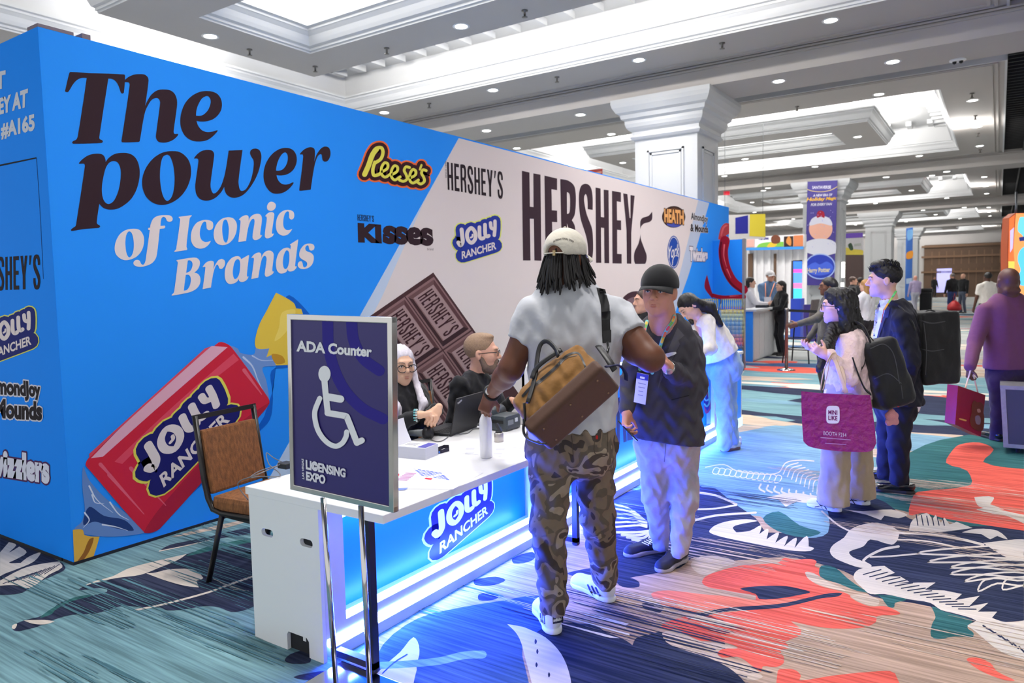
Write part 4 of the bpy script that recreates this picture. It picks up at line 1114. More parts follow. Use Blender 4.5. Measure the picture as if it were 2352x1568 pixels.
# tall counter further along
tall = empty('registration_counter', (-2.55, 6.2, 0), 'tall white counter with glowing blue front past the low counter, woman leaning on it', 'counter')
m = MB(); m.box((-2.64, 4.05, 0), (-2.62, 7.62, 1.1), WHITE); m.box((-2.64, 7.62, 0), (-2.62, 8.45, .84), WHITE); m.box((-2.64, 4.05, 0), (-2.46, 4.07, 1.1), WHITE); m.box((-2.64, 8.43, 0), (-2.46, 8.45, .86), WHITE); m.box((-2.64, 7.62, .84), (-2.44, 8.45, .87), WHITE); m.box((-2.64, 7.6, .84), (-2.46, 7.62, 1.1), WHITE); m.build('carcass', tall)
m = MB(); m.box((-2.66, 4.05, 1.1), (-2.40, 7.64, 1.13), WHITE, .003); m.build('worktop', tall)
lit_front(tall, 4.08, 7.6, 0, 1.1, XC)
m = MB(); m.box((XC-.03, 7.62, .10), (XC, 8.43, .84), mat('backlit_blue_film', (20, 110, 220), .4, emit=(0, 130, 245), estr=.75, var=.02)); m.build('light_panel', tall)
m = MB(); m.box((XC-.3, 7.62, 0), (XC+.012, 8.45, .10), LEDP); m.build('plinth', tall)
g = G(frontp, 1)
print_mat = lambda rgb: backlit_print(rgb, .1)
T7 = crop(1360, 700, 3.7333)
g.poly("232,800* 205,790* 160,800 120,850 118,900 150,980 175,1020 170,1120 150,1180 120,1190* 118,1236 165,1235 195,1190 200,1080 180,990 160,920 165,860 185,845* 232,845*", (40, 20, 60), T7)
g.poly("208,800* 236,790* 238,1195* 210,1203*", (40, 20, 60), T7).poly("250,780* 276,770* 296,1170* 268,1180*", (40, 20, 60), T7).poly("290,770* 320,760* 350,1120* 350,1152* 300,1165*", (40, 20, 60), T7)
g.poly("940,640 985,630 1002,680 1000,760 1010,800 1020,870 1000,920 975,932 960,880 955,800", (200, 70, 90), T7).up()
g.poly("940,650 975,640 992,690 985,760 1000,820 1005,870 985,905 960,860 955,800", (70, 40, 130), T7).up()
g.stroke("950,740 965,730 975,760 960,800 975,820 995,810", 14, (150, 220, 200), T7).stroke("995,700 1000,780 1002,840 980,870 962,850", 14, (140, 220, 190), T7)
g.build('front_print', tall)
print_mat = _pm
# ---------------------------------------------------------------- sign on a chrome stand
CHROME = mat('chrome', (205, 203, 200), .12, 1.0, var=.05, vscale=5)
def planep(o, a, b, off=0.0):
    """plane through o, a, b (3D); pixels dropped on it, layers toward the camera"""
    o, a, b = (np.array(q, float) for q in (o, a, b)); n = nrm(np.cross(a-o, b-o))
    if np.dot(n, EYE-o) < 0: n = -n
    def f(px, py, layer):
        r = ray(px, py); t = np.dot(o-EYE, n)/np.dot(r, n); return EYE+r*t+n*(off+layer*.0008)
    f.n = n
    return f
BL, BR, TL = P(673, 1122, 3.16), P(910, 1176, 2.83), P(650, 721, 3.13)
ux = nrm(BR-BL); uz = nrm((TL-BL)-ux*np.dot(TL-BL, ux)); un = np.cross(ux, uz)
if np.dot(un, EYE-BL) < 0: un = -un
wS, hS = np.linalg.norm(BR-BL), np.linalg.norm(TL-BL)
stand = empty('sign_stand', on(2, 812, 1580, 0), 'chrome floor stand holding the dark purple ADA Counter sign', 'sign')
cS0 = BL+ux*wS/2+uz*hS/2
m = MB()
for s in (-1, 1):
    m.obox(cS0+ux*s*(wS/2-.012), (ux, uz, un), (.012, hS/2, .016), CHROME, .003); m.obox(cS0+uz*s*(hS/2-.012), (ux, uz, un), (wS/2, .012, .0158), CHROME, .003)
m.build('frame', stand)
PURP = mat('sign_print', (44, 34, 108), .4, var=.02)
m = MB(); m.obox(cS0+un*.002, (ux, uz, un), (wS/2-.02, hS/2-.02, .006), PURP); m.build('sign_board', stand)
sg = planep(cS0+un*.008, cS0+un*.008+ux, cS0+un*.008+uz)
g = G(sg, .5); cS = crop(620, 680, 3.92)
g.stroke("520,222 535,500 645,800 820,1000 1018,1105", 100, (54, 46, 138), cS).stroke("735,228 755,400 840,560 985,670", 100, (54, 46, 138), cS)
g.layer = 3
g.text('ADA Counter', (236, 236, 240), Q(cS, (243, 497), (920, 549), (923, 452), (243, 395)), bold=.042)
g.poly(oval(495, 700, 55, 74), (236, 236, 240), cS)
g.stroke("495,760 508,900 526,1052", 54, (236, 236, 240), cS)
g.up().stroke("524,905 642,925", 66, (236, 236, 240), cS).up()
g.stroke("526,1050 690,1078 700,1088 790,1318", 56, (236, 236, 240), cS).up().stroke("790,1318 836,1296", 54, (236, 236, 240), cS).up()
g.stroke("458,918 415,1030 418,1120 450,1220 520,1310 600,1348 660,1320 695,1260 700,1220", 46, (236, 236, 240), cS)
g.text('LI\u00a9ENSING', (228, 226, 236), Q(cC, (455, 212), (706, 266), (707, 206), (454, 148)), bold=.045)
g.text('EXPO', (228, 226, 236), Q(cC, (457, 282), (578, 308), (580, 250), (456, 224)), bold=.05)
g.text('LAS VEGAS', (228, 226, 236), Q(cC, (446, 275), (442, 146), (428, 143), (432, 272)), bold=.03)
g.build('sign_print', stand)
pb = [on(2, 772, 1575, 0), on(2, 850, 1592, 0)]
for q, top in zip(pb, (P(742, 1142, 3.08), P(829, 1160, 2.95))):
    m = MB(); m.tube([q+np.array([0, 0, .012]), top], .0115, CHROME, 14); m.build('pole', stand)
m = MB(); mid = (pb[0]+pb[1])/2
m.box((mid[0]-.2, mid[1]-.13, 0.0005), (mid[0]+.2, mid[1]+.13, .012), CHROME, .003); m.build('base_plate', stand)
# ---------------------------------------------------------------- banquet chairs
FAB = mat('brown_woven_fabric', (132, 84, 48), .9, var=.85, vscale=70, bump=.3, bscale=300, stretch=(1, 1, .35), detail=6)
def chair(o, label, rz):
    c = math.cos(rz); s = math.sin(rz)
    T = lambda x, y, z: np.array([o[0]+x*c-y*s, o[1]+x*s+y*c, z])
    root = empty('banquet_chair', (o[0], o[1], 0), label, 'chair', 'banquet chairs')
    fwd, lat = T(1, 0, 0)-T(0, 0, 0), T(0, 1, 0)-T(0, 0, 0)
    FR = mat('black_chair_frame', (26, 22, 22), .35, .1)
    up = nrm((-.09)*fwd+np.array([0, 0, .5])); nb = np.cross(lat, up)
    m = MB()
    for sd in (-.215, .215):
        m.tube([T(.12, sd, .425), T(-.12, sd, .425), T(-.19, sd, .44), T(-.225, sd, .5), T(-.25, sd, .6), T(-.30, sd, .965)], .0165, FR, 8)
    m.obox(T(-.30, 0, .957), (lat, up, nb), (.225, .014, .014), FR); m.build('back_frame', root)
    m = MB(); m.obox(T(-.255, 0, .70), (lat, up, nb), (.2, .185, .02), FAB, .015); m.build('backrest', root)
    m = MB(); m.obox(T(.02, 0, .475), (fwd, lat, (0, 0, 1)), (.215, .22, .045), FAB, .03); m.build('seat', root)
    for sx, ex in ((-.13, -.27), (.17, .24)):
        for sd in (-.205, .205):
            m = MB(); m.tube([T(sx, sd, .42), T(ex, sd, 0)], .0155, FR, 8); m.build('leg', root)
    m = MB(); m.box(tuple(T(0, 0, .4)-np.array([.15, .18, .02])), tuple(T(0, 0, .4)+np.array([.15, .18, .03])), FR); m.build('seat_frame', root)
    return root
chair((-3.50, 2.635), 'empty banquet chair in brown woven fabric beside the white counter end', 0.12)
chair((-3.35, 4.02), 'brown banquet chair behind the bearded man in black', -0.1)
# ---------------------------------------------------------------- things on the low counter
ZT = .738
tp = lambda px, py, z=ZT: on(2, px, py, z)
def topp(px, py, layer): q = on(2, px, py, ZT); return (q[0], q[1], ZT+.0006+layer*.0002)
ALU = mat('white_bottle', (232, 232, 236), .3, .1, var=.01)
b0 = tp(1117, 1050)
bottle = empty('water_bottle', b0, 'white aluminium water bottle under the hand of the man in grey', 'bottle')
m = MB(); m.lathe(b0, [(.03, 0), (.034, .004), (.034, .19), (.031, .212), (.022, .232), (.018, .24)], ALU, 28); m.build('body', bottle)
m = MB(); m.lathe(b0+np.array([0, 0, .24]), [(.0185, 0), (.0195, .002), (.0195, .03), (.017, .034)], mat('white_cap', (225, 224, 228), .4), 24); m.build('cap', bottle)
# badge paper block with a curled leaf
q0, q1, q2 = tp(911, 1050), tp(973, 1056), tp(999, 1046)
paper = empty('paper_stack', (q0+q2)/2, 'thick block of badge paper with one leaf curling up beside the sign', 'paper')
a1 = nrm(q1-q0); a2 = np.cross((0, 0, 1), a1); PAP = mat('white_paper', (230, 230, 238), .7, var=.02)
LAYERS = mat('paper_edges', (206, 208, 222), .8, var=.12, vscale=3, stretch=(1, 1, 220))
w1, w2, h1 = .185, .135, .062
c0 = q0+a1*w1/2+a2*w2/2+np.array([0, 0, h1/2])
m = MB(); m.obox(c0, (a1, a2, (0, 0, 1)), (w1/2, w2/2, h1/2), LAYERS, .001); m.build('block', paper)
m = MB(); m.obox(c0+np.array([0, 0, h1/2+.001]), (a1, a2, (0, 0, 1)), (w1/2-.002, w2/2-.002, .001), PAP)
zt2 = np.array([0, 0, h1/2+.0026])
m.obox(c0+zt2+a1*(w1/2-.03), (a1, a2, (0, 0, 1)), (.026, w2/2-.01, .0004), mat('purple_print', (70, 70, 170), .5))
for k in range(3): m.obox(c0+zt2-a1*.03+a2*(.02-.02*k), (a1, a2, (0, 0, 1)), (.035, .004, .0004), mat('grey_print', (150, 150, 160), .6))
m.build('top_sheet', paper)
m = MB(); rows = []
for k in range(9):
    t = k/8; p = c0+np.array([0, 0, h1/2+.003])-a1*(w1/2-.01)*1+a1*(-.05*math.sin(t*1.3))+np.array([0, 0, .13*t]); rows.append((p-a2*w2/2, p+a2*w2/2))
v = [p for r in rows for p in r]+[p+a1*.001 for r in rows for p in r]; n = len(rows)*2
m.add(v, [(2*k, 2*k+1, 2*k+3, 2*k+2) for k in range(8)]+[(n+2*k, n+2*k+2, n+2*k+3, n+2*k+1) for k in range(8)], PAP, True); m.build('curled_leaf', paper)
# laptop
lap = empty('laptop', tp(1040, 1000), 'open black laptop facing the seated staff on the low counter', 'laptop')
A, B = tp(1035, 1003), tp(1107, 977); a1 = nrm(B-A); wl = .33; back = np.cross(a1, (0, 0, 1)); back = back if back[0] < 0 else -back
BLK = mat('matt_black_plastic', (38, 38, 42), .45, var=.05, vscale=40)
Z = np.array([0, 0, 1.0])
m = MB(); m.obox(A+a1*wl/2+back*.115+Z*.009, (a1, back, Z), (wl/2, .115, .008), BLK, .003); m.build('base', lap)
m = MB()
for r in range(5):
    for k in range(13): m.obox(A+a1*(.03+.0225*k)+back*(.05+.02*r)+Z*.0178, (a1, back, Z), (.009, .008, .001), mat('key_black', (20, 20, 22), .5))
m.build('keyboard', lap)
lu = nrm(Z-back*.22); ln = np.cross(a1, lu)
m = MB(); m.obox(A+a1*wl/2+Z*.017+lu*.115-ln*0, (a1, lu, ln), (wl/2, .115, .005), BLK, .003); m.build('lid', lap)
so = A+Z*.017+(-back)*.0065
lp = planep(so, so+a1, so+lu, .0005)
g = G(lp, 1); g.text('ThinkPad', (220, 220, 224), quad((1051, 929), (1061, 920), (1060, 916), (1050, 925)), bold=.03); g.build('lid_mark', lap)
# card printer, scanner, stamp, strap, cables, sheets
pr = empty('badge_printer', tp(1160, 990), 'dark grey badge printer beside the laptop, in front of the bearded man', 'printer')
c = tp(1158, 985); DG = mat('dark_grey_plastic', (58, 66, 72), .4); GP = mat('grey_plastic', (120, 126, 130), .4)
m = MB(); m.box((c[0]-.09, c[1]-.08, ZT), (c[0]+.07, c[1]+.1, ZT+.1), DG, .02); m.build('body', pr)
m = MB(); m.tube([(c[0]-.085, c[1]-.06, ZT+.1), (c[0]-.085, c[1]+.09, ZT+.1)], .045, DG, 16); m.build('lid', pr)
m = MB(); m.box((c[0]+.07, c[1]-.06, ZT+.04), (c[0]+.075, c[1]+.0, ZT+.07), GP); m.box((c[0]+.07, c[1]+.02, ZT+.05), (c[0]+.075, c[1]+.05, ZT+.075), mat('pale_label', (200, 204, 206), .6)); m.build('control_panel', pr)
m = MB(); m.box((c[0]-.05, c[1]-.082, ZT+.05), (c[0]+.05, c[1]-.078, ZT+.07), mat('slot_black', (15, 15, 16), .5)); m.build('paper_slot', pr)
c = tp(1146, 1014)
st = empty('tape_dispenser', c, 'small steel weight with a black clip behind the white bottle', 'clip holder')
m = MB(); m.lathe(c, [(.026, 0), (.028, .003), (.028, .05), (.024, .055)], mat('brushed_steel', (188, 182, 178), .35, .8), 24); m.build('weight', st)
m = MB(); m.lathe(c+Z*.055, [(.02, 0), (.02, .008), (.005, .01)], BLK, 16); m.obox(c+Z*.085, (nrm((1, .3, .6)), nrm((-.3, 1, 0)), nrm((-.6, -.2, 1))), (.008, .014, .028), BLK, .003); m.build('clip', st)
c = tp(975, 1008)
sc = empty('handheld_scanner', c, 'grey and black handheld scanner lying beside the paper block', 'scanner')
m = MB(); m.tube([c+np.array([-.12, .0, .025]), c+np.array([-.06, .01, .03]), c+np.array([0, .02, .032])], [.018, .022, .028], GP, 14); m.build('handle', sc)
m = MB(); m.tube([c+np.array([-.01, .018, .034]), c+np.array([.035, .026, .034])], [.034, .033], BLK, 16); m.build('head', sc)
ln_ = MB(); pts = [tp(1002, 1037), tp(1020, 1030), tp(1031, 1030), tp(1032, 1036), tp(1015, 1041), tp(1000, 1044)]
v = []; f = []
for p in pts: v += [p+Z*.001, p+Z*.022]
for k in range(len(pts)-1): f.append((2*k, 2*k+2, 2*k+3, 2*k+1))
ln_.add(v, f, mat('navy_strap', (30, 28, 52), .7), False)
strap = ln_.build('lanyard'); tag(strap, 'folded navy lanyard with coloured dots beside the paper block', 'lanyard')
m = MB()
for k, col in enumerate(((60, 120, 230), (120, 60, 160), (200, 60, 70), (230, 140, 60))):
    p = tp(1009+6*k, 1042-2.0*k); m.lathe(p+Z*.01-AX_F*.004, [(.006, 0), (.006, .0012)], mat('dot_print', col, .6), 10, axis=-AX_F)
m.build('strap_dots', strap)
CAB = mat('grey_cable', (112, 112, 116), .5)
def cable(pts, label, r=.0028):
    p = smooth3(pts, 6); m = MB(); m.tube(p, r, CAB, 7); o = m.build('cable'); return tag(o, label, 'cable')
def smooth3(pts, n=6):
    p = [np.array(q, float) for q in pts]; o = []
    for i in range(len(p)-1):
        a, b = p[i], p[i+1]; ta = (b-p[i-1])/2 if i else b-a; tb = (p[i+2]-a)/2 if i < len(p)-2 else b-a
        for k in range(n):
            t = k/n; o.append(a*(2*t**3-3*t*t+1)+ta*(t**3-2*t*t+t)+b*(-2*t**3+3*t*t)+tb*(t**3-t*t))
    return o+[p[-1]]
ZC = ZT+.004
cable([tp(x, y, ZC) for x, y in ((978, 998), (985, 1006), (1000, 1013), (1015, 1012), (1030, 1002), (1033, 994), (1018, 991), (1000, 993))], 'grey cable looped between the scanner and the laptop')
cable([tp(x, y, ZC) for x, y in ((1040, 998), (1060, 996), (1075, 994), (1088, 985), (1104, 984))], 'thin grey cable leading from the laptop behind the bottle')
cable([P(570, 1148, 3.72), P(548, 1118, 3.72), P(552, 1104, 3.7), tp(590, 1090, ZC+.03), tp(640, 1068, ZC+.02), tp(652, 1062, ZC)], 'grey cable hanging over the back corner of the counter')
cable([tp(x, y, ZC+.004) for x, y in ((655, 1064), (630, 1052), (612, 1040), (618, 1066), (640, 1084), (640, 1094), (600, 1094), (575, 1096), (600, 1080), (650, 1066))], 'tangled coil of grey cable on the counter left of the sign')
c = tp(662, 1075); m = MB(); m.box((c[0]-.05, c[1]-.03, ZT), (c[0]+.02, c[1]+.03, ZT+.03), BLK, .006); tag(m.build('power_adapter'), 'black power adapter half hidden behind the sign frame', 'adapter')
def sheet(name, corners, label):
    m = MB(); o = [tp(x, y, ZT) for x, y in corners]; m.prism([q+Z*.0004 for q in o], Z*.0008, PAP); return tag(m.build(name), label, 'paper')
floorplan = sheet('paper_sheet', ((905, 1092), (950, 1066), (1110, 1086), (1040, 1124), (905, 1122)), 'printed floor plan sheet lying at the near end of the counter')
g = G(lambda x, y, l: (lambda q: (q[0], q[1], ZT+.0014+l*.0002))(on(2, x, y, ZT)), 0); cZ = crop(880, 900, 6.5333)
for k in range(7):
    for j in range(6): g.poly([(450+62*k+j*22, 1150+10*k+j*19), (500+62*k+j*22, 1157+10*k+j*19), (516+62*k+j*22, 1170+10*k+j*19), (466+62*k+j*22, 1163+10*k+j*19)] if (k+j) % 7 else [(450+62*k, 1150+10*k), (470+62*k, 1153+10*k), (470+62*k, 1160+10*k)], ((150, 165, 232) if (k*j) % 3 else (80, 110, 225)), cZ)
for j in range(6): g.poly([(340-26*j, 1212+20*j), (500-26*j, 1222+20*j), (490-26*j, 1236+20*j), (330-26*j, 1226+20*j)], (196, 150, 190), cZ)
g.poly([(640, 1290), (745, 1300), (720, 1322), (620, 1310)], (230, 60, 80), cZ); g.poly([(190, 1230), (245, 1230), (240, 1260), (185, 1285)], (235, 90, 100), cZ); g.poly([(210, 1450), (380, 1440), (330, 1475), (215, 1480)], (130, 150, 230), cZ)
g.build('plan_print', floorplan)
fly = sheet('paper_sheet', ((1045, 1040), (1065, 1022), (1175, 1027), (1150, 1048)), 'white sheet with small grey print under the bottle')
g = G(lambda x, y, l: (lambda q: (q[0], q[1], ZT+.0014+l*.0002))(on(2, x, y, ZT)), 0)
for a, b_, t in ((1250, 840, 'Visit us'), (1240, 905, 'Level one'), (1700, 850, 'Exhibits'), (1660, 915, 'Open daily')): g.poly([(a, b_), (a+130, b_), (a+115, b_+28), (a-15, b_+28)], (196, 196, 206), cZ)
g.build('sheet_print', fly)
mp = sheet('paper_sheet', ((1140, 1024), (1160, 1004), (1205, 1006), (1208, 1030)), 'floor plan sheet with a pink block beneath the steel clip')
# ---------------------------------------------------------------- people: shared builders
from mathutils.bvhtree import BVHTree
CF = nrm((AX_F[0], AX_F[1], 0)); CR = np.array([CF[1], -CF[0], 0]); UP = np.array([0, 0, 1.0])
def turn(f, deg):                     # rotate a horizontal direction, positive = toward the right of the picture when looking away
    a = math.radians(deg); r = np.array([f[1], -f[0], 0]); return nrm(f*math.cos(a)+r*math.sin(a))
def drape(objs, off=0.0):
    trees = []
    for o in objs:
        M = np.array(world_of(o)); me = o.data; n = len(me.vertices)
        v = np.empty(n*3); me.vertices.foreach_get('co', v); v = v.reshape(-1, 3) @ M[:3, :3].T+M[:3, 3]
        trees.append(BVHTree.FromPolygons([tuple(p) for p in v], [tuple(p.vertices) for p in me.polygons]))
    last = [4.0]
    def f(px, py, layer):
        r = ray(px, py); L = np.linalg.norm(r); best = None
        for t in trees:
            h = t.ray_cast(Vector(EYE), Vector(r/L))
            if h[0] is not None and (best is None or h[3] < best): best = h[3]
        if best is None: best = last[0]
        last[0] = best
        return EYE+r/L*(best-off-layer*.0008)
    return f
class GD(G):
    """print draped on a body: triangles are split finely before they are laid on it"""
    maxe = 9.0
    def tris(self, pts, tri, m):
        P_ = [tuple(p) for p in pts]; T = []
        for t in tri:
            for k in range(1, len(t)-1): T.append((t[0], t[k], t[k+1]))
        mid = {}
        for _ in range(7):
            N = []; ch = False
            long = lambda a, b: (P_[a][0]-P_[b][0])**2+(P_[a][1]-P_[b][1])**2 > self.maxe**2
            def mp(a, b):
                k = (min(a, b), max(a, b))
                if k not in mid:
                    mid[k] = len(P_); P_.append(((P_[a][0]+P_[b][0])/2, (P_[a][1]+P_[b][1])/2))
                return mid[k]
            for a, b, c in T:
                e = [long(a, b), long(b, c), long(c, a)]; s = sum(e)
                if s == 0: N.append((a, b, c)); continue
                ch = True
                if s == 3:
                    x, y, z = mp(a, b), mp(b, c), mp(c, a); N += [(a, x, z), (x, b, y), (z, y, c), (x, y, z)]
                else:
                    while not e[0]: a, b, c = b, c, a; e = e[1:]+e[:1]
                    x = mp(a, b)
                    if e[1]: y = mp(b, c); N += [(x, b, y), (a, x, y), (a, y, c)]
                    elif e[2]: z = mp(c, a); N += [(a, x, z), (z, x, c), (x, b, c)]
                    else: N += [(a, x, c), (x, b, c)]
            T = N
            if not ch: break
        self.b.add([self.proj(x, y, self.layer) for x, y in P_], T, m, True); self.layer += .05
def basis(fwd, up=UP):
    f = nrm(fwd); r = nrm(np.cross(f, up)); u = np.cross(r, f); return np.array([r, f, u])    # rows: right, forward, up
class Head:
    def __init__(s, c, fwd, up=UP, sc=1.0):
        s.c, s.R, s.s = np.array(c, float), basis(fwd, up), sc
    def p(s, x, y, z): return s.c+(s.R[0]*x+s.R[1]*y+s.R[2]*z)*s.s
    def e(s, c, r, k=.02): return ell(s.p(*c), [v*s.s for v in r], s.R, k)
    def cp(s, a, b, ra, rb=None, k=.015): return cap(s.p(*a), s.p(*b), ra*s.s, (ra if rb is None else rb)*s.s, k)
    def loc(s, v): return ((v-s.c) @ s.R.T)/s.s
    def skin(s, slim=1.0, nose=1.0, neck_to=None, neck_r=.056, full=1.0):
        e, c = s.e, s.cp
        q = [e((0, -.012, .035), (.074, .094, .084), .0), e((0, .028, -.02), (.062*full, .062, .082), .03), e((0, .03, -.07), (.05*slim*full, .05, .04), .035),
             e((0, .072, -.094), (.02*slim, .016, .016), .03), e((.042, .052, -.022), (.02, .022, .018), .025), e((-.042, .052, -.022), (.02, .022, .018), .025),
             c((-.03, .085, .03), (.03, .085, .03), .012, k=.02), c((0, .088, .024), (0, .108*nose+.002, -.022), .0078, .0125, .010),
             e((.0135, .096, -.027), (.0085, .011, .008), .006), e((-.0135, .096, -.027), (.0085, .011, .008), .006), sub(e((.035, .098, -.05), (.008, .012, .02), .014)), sub(e((-.035, .098, -.05), (.008, .012, .02), .014)),
             sub(e((.031, .1, .008), (.021, .024, .0135), .012)), sub(e((-.031, .1, .008), (.021, .024, .0135), .012)),
             e((.031, .079, .006), (.0155, .012, .013), .004), e((-.031, .079, .006), (.0155, .012, .013), .004),
             c((.016, .089, .0175), (.044, .082, .0165), .0042, k=.006), c((-.016, .089, .0175), (-.044, .082, .0165), .0042, k=.006),
             c((-.02, .085, -.056), (.02, .085, -.056), .0075, k=.009), c((-.016, .0845, -.0665), (.016, .0845, -.0665), .0085, k=.008),
             sub(c((-.024, .0955, -.061), (.024, .0955, -.061), .0042, k=.003)),
             e((.077, -.012, -.002), (.011, .02, .031), .008), e((-.077, -.012, -.002), (.011, .02, .031), .008), sub(e((.09, -.006, .0), (.008, .01, .016), .006)), sub(e((-.09, -.006, .0), (.008, .01, .016), .006))]
        if neck_to is not None:
            q.append(cap(s.p(0, -.025, -.05), neck_to, neck_r, neck_r*1.12, .03))
        return q
    def paint(s, beard=False):
        """0 skin, 1 lips"""
        def f(cen):
            l = s.loc(cen)
            m = np.zeros(len(cen), int)
            return m
        return f
    def details(s, root, brow, iris=(60, 40, 30), brow_r=.0038, eyes=True):
        lm = [o for o in root.children if o.name.startswith('body')][0].data.materials[1]
        if eyes:
            m = MB()
            m.tube(smooth3([s.p(-.0225, .083, -.0605), s.p(-.012, .0895, -.0578), s.p(-.004, .0922, -.0568), s.p(0, .0915, -.0578), s.p(.004, .0922, -.0568), s.p(.012, .0895, -.0578), s.p(.0225, .083, -.0605)], 3), [.0012*s.s]+[.0034*s.s]*17+[.0012*s.s], lm, 7)
            m.tube(smooth3([s.p(-.0215, .083, -.0615), s.p(-.01, .0905, -.0665), s.p(0, .092, -.0675), s.p(.01, .0905, -.0665), s.p(.0215, .083, -.0615)], 3), [.0012*s.s]+[.0042*s.s]*11+[.0012*s.s], lm, 7); m.build('lips', root)
        WHT = mat('eye_white', (226, 218, 212), .25); IR = mat('iris', iris, .2)
        for x in (-1, 1):
            if eyes:
                m = MB(); cx, cz, rx, ry, rz = .031*x, .006, .0155, .012, .013
                def sp(u, v, o):
                    dx, dz = .0128*u, v
                    return s.p(cx+dx, .079+ry*math.sqrt(max(0, 1-(dx/rx)**2-(dz/rz)**2))+o, cz+dz)
                U = [k/6-1 for k in range(13)]
                hi = lambda u: .0052*(1-u*u)+.0006; lo = lambda u: -.0048*(1-u*u)-.0004
                V = [sp(u, lo(u)+(hi(u)-lo(u))*t/4, .0012) for u in U for t in range(5)]
                m.add(V, [(5*i+j, 5*i+j+1, 5*i+j+6, 5*i+j+5) for i in range(12) for j in range(4)], WHT, True)
                V = [sp(.36*math.cos(a), .0004+min(.0046*math.sin(a), .0044), .002) for a in [k*PI/9 for k in range(18)]]; m.add(V, [tuple(range(18))], IR)
                m.tube([sp(u, hi(u), .0014) for u in U], .0012*s.s, mat('lash', (24, 18, 18), .6), 6); m.build('eye', root)
            m = MB(); m.tube([s.p(.012*x, .0965, .026), s.p(.026*x, .0965, .0315), s.p(.04*x, .0895, .0315), s.p(.051*x, .0785, .026)], [brow_r*.9*s.s, brow_r*1.1*s.s, brow_r*s.s, brow_r*.4*s.s], brow, 7); m.build('eyebrow', root)
def visor(hd, m, root, ln=.075, drop=.03, half=1.15, z0=.036, ry=.107, rx=.089):
    """curved cap brim"""
    V = []; n = 15
    for o in (0, .0035):
        for i in range(n):
            a = -half+2*half*i/(n-1)
            for t in (0, .35, .7, 1):
                x = math.sin(a)*(rx-.004+.004*t); y = -.012+math.cos(a)*(ry-.006)+ln*t*max(.05, math.cos(a*1.15))**.6
                V.append(hd.p(x, y, z0+o-drop*(x/.09)**2*t-.012*t*t))
    K = n*4; Fq = []
    for i in range(n-1):
        for j in range(3):
            q = i*4+j; Fq += [(q, q+1, q+5, q+4), (K+q, K+q+4, K+q+5, K+q+1)]
        Fq.append((i*4+3, K+i*4+3, K+i*4+7, i*4+7))
    b = MB(); b.add(V, Fq, m, True); return b.build('cap_brim', root)
def hand(w, d, palm, side, sc=1.0, curl=.35, thumb=.5, spread=1.0, curls=None):
    """w wrist, d direction to the knuckles, palm the way the palm looks, side +1/-1 puts the thumb on cross(d, palm)*side"""
    d = nrm(d); palm = nrm(palm-d*np.dot(palm, d)); lat = np.cross(d, palm)*side; S = sc
    q = [rbox(w+d*.05*S, (.022*S, .034*S, .004*S), np.array([lat, d, palm]), .02, .012*S), cap(w-d*.012*S, w+d*.02*S, .024*S, .024*S, .02),
         ell(w+(d*.035+lat*.022+palm*.008)*S, (.014*S, .024*S, .013*S), np.array([lat, d, palm]), .012)]
    for i, (o, L) in enumerate(((.026, .070), (.009, .078), (-.009, .073), (-.026, .058))):
        cu = curls[i] if curls else curl*(1+.12*i)
        b = w+(d*(.088-abs(i-1.2)*.004)+lat*o)*S; dd = nrm(d+lat*(.10*(1.4-i))*spread); pp = nrm(palm-dd*np.dot(palm, dd))
        r = .0088*S
        for j, fr in enumerate((.46, .31, .23)):
            a = cu*(1.0 if j == 0 else 1.15)
            dd, pp = nrm(dd*math.cos(a)+pp*math.sin(a)), nrm(pp*math.cos(a)-dd*math.sin(a))
            e = b+dd*L*fr*S; q.append(cap(b, e, r, r*.92, .004)); b = e; r *= .92
    t0 = w+(d*.024+lat*.026+palm*.006)*S; dd = nrm(d*.62+lat*.72+palm*(.25+.35*thumb)); e = t0+dd*.042*S
    q.append(cap(t0, e, .0125*S, .0105*S, .01)); dd = nrm(dd+(d*.35-lat*.5*thumb)); e2 = e+dd*.032*S
    q.append(cap(e, e2, .0102*S, .0085*S, .004)); return q
def levels(L, lat, k=.05, n=3):
    """stacked rounded slabs: (centre, half extent sideways, half depth)"""
    q = []
    for i in range(len(L)-1):
        for j in range(n+(i == len(L)-2)):
            t = j/n; c = np.array(L[i][0])*(1-t)+np.array(L[i+1][0])*t
            h = L[i][1]*(1-t)+L[i+1][1]*t; r = L[i][2]*(1-t)+L[i+1][2]*t; w = max(h-r, .001)
            q.append(cap(c-lat*w, c+lat*w, r, r, k if q else 0))
    return q
def shoe(root, heel, d, upper, sole, L=.28, h=.07, parts=None, sc=1.0, name='shoe'):
    heel = np.array([heel[0], heel[1], 0.0]); d = nrm((d[0], d[1], 0)); s = np.cross(UP, d); z = UP
    R = np.array([s, d, z])
    q = [cap(heel+d*.03*sc+z*.05*sc, heel+d*.11*sc+z*.055*sc, .036*sc, .038*sc, 0), cap(heel+d*.11*sc+z*.05*sc, heel+d*(L-.05)*1+z*.032*sc, .04*sc, .034*sc, .03),
         ell(heel+d*(L-.05)+z*.026*sc, (.044*sc, .05*sc, .026*sc), R, .02), cap(heel+d*.04*sc+z*.06*sc, heel+d*.045*sc+z*(h+.03), .038*sc, .04*sc, .02), cut(heel+z*.02, -z), cut(heel+z*(h+.012), z+d*.1)]
    o = soft(name, q, .0055, upper, root)
    q = [ell(heel+d*(L-.06)+z*.014, (.047*sc, .062*sc, .05), R, 0), ell(heel+d*.04+z*.014, (.04*sc, .045*sc, .05), R, .03), rbox(heel+d*L*.5+z*.014, (.03*sc, L*.28, .01), R, .03, .008), cut(heel+z*.028, z), cut(heel+z*.002, -z)]
    soft('sole', q, .005, sole, o)
    return o
SKINS = {}
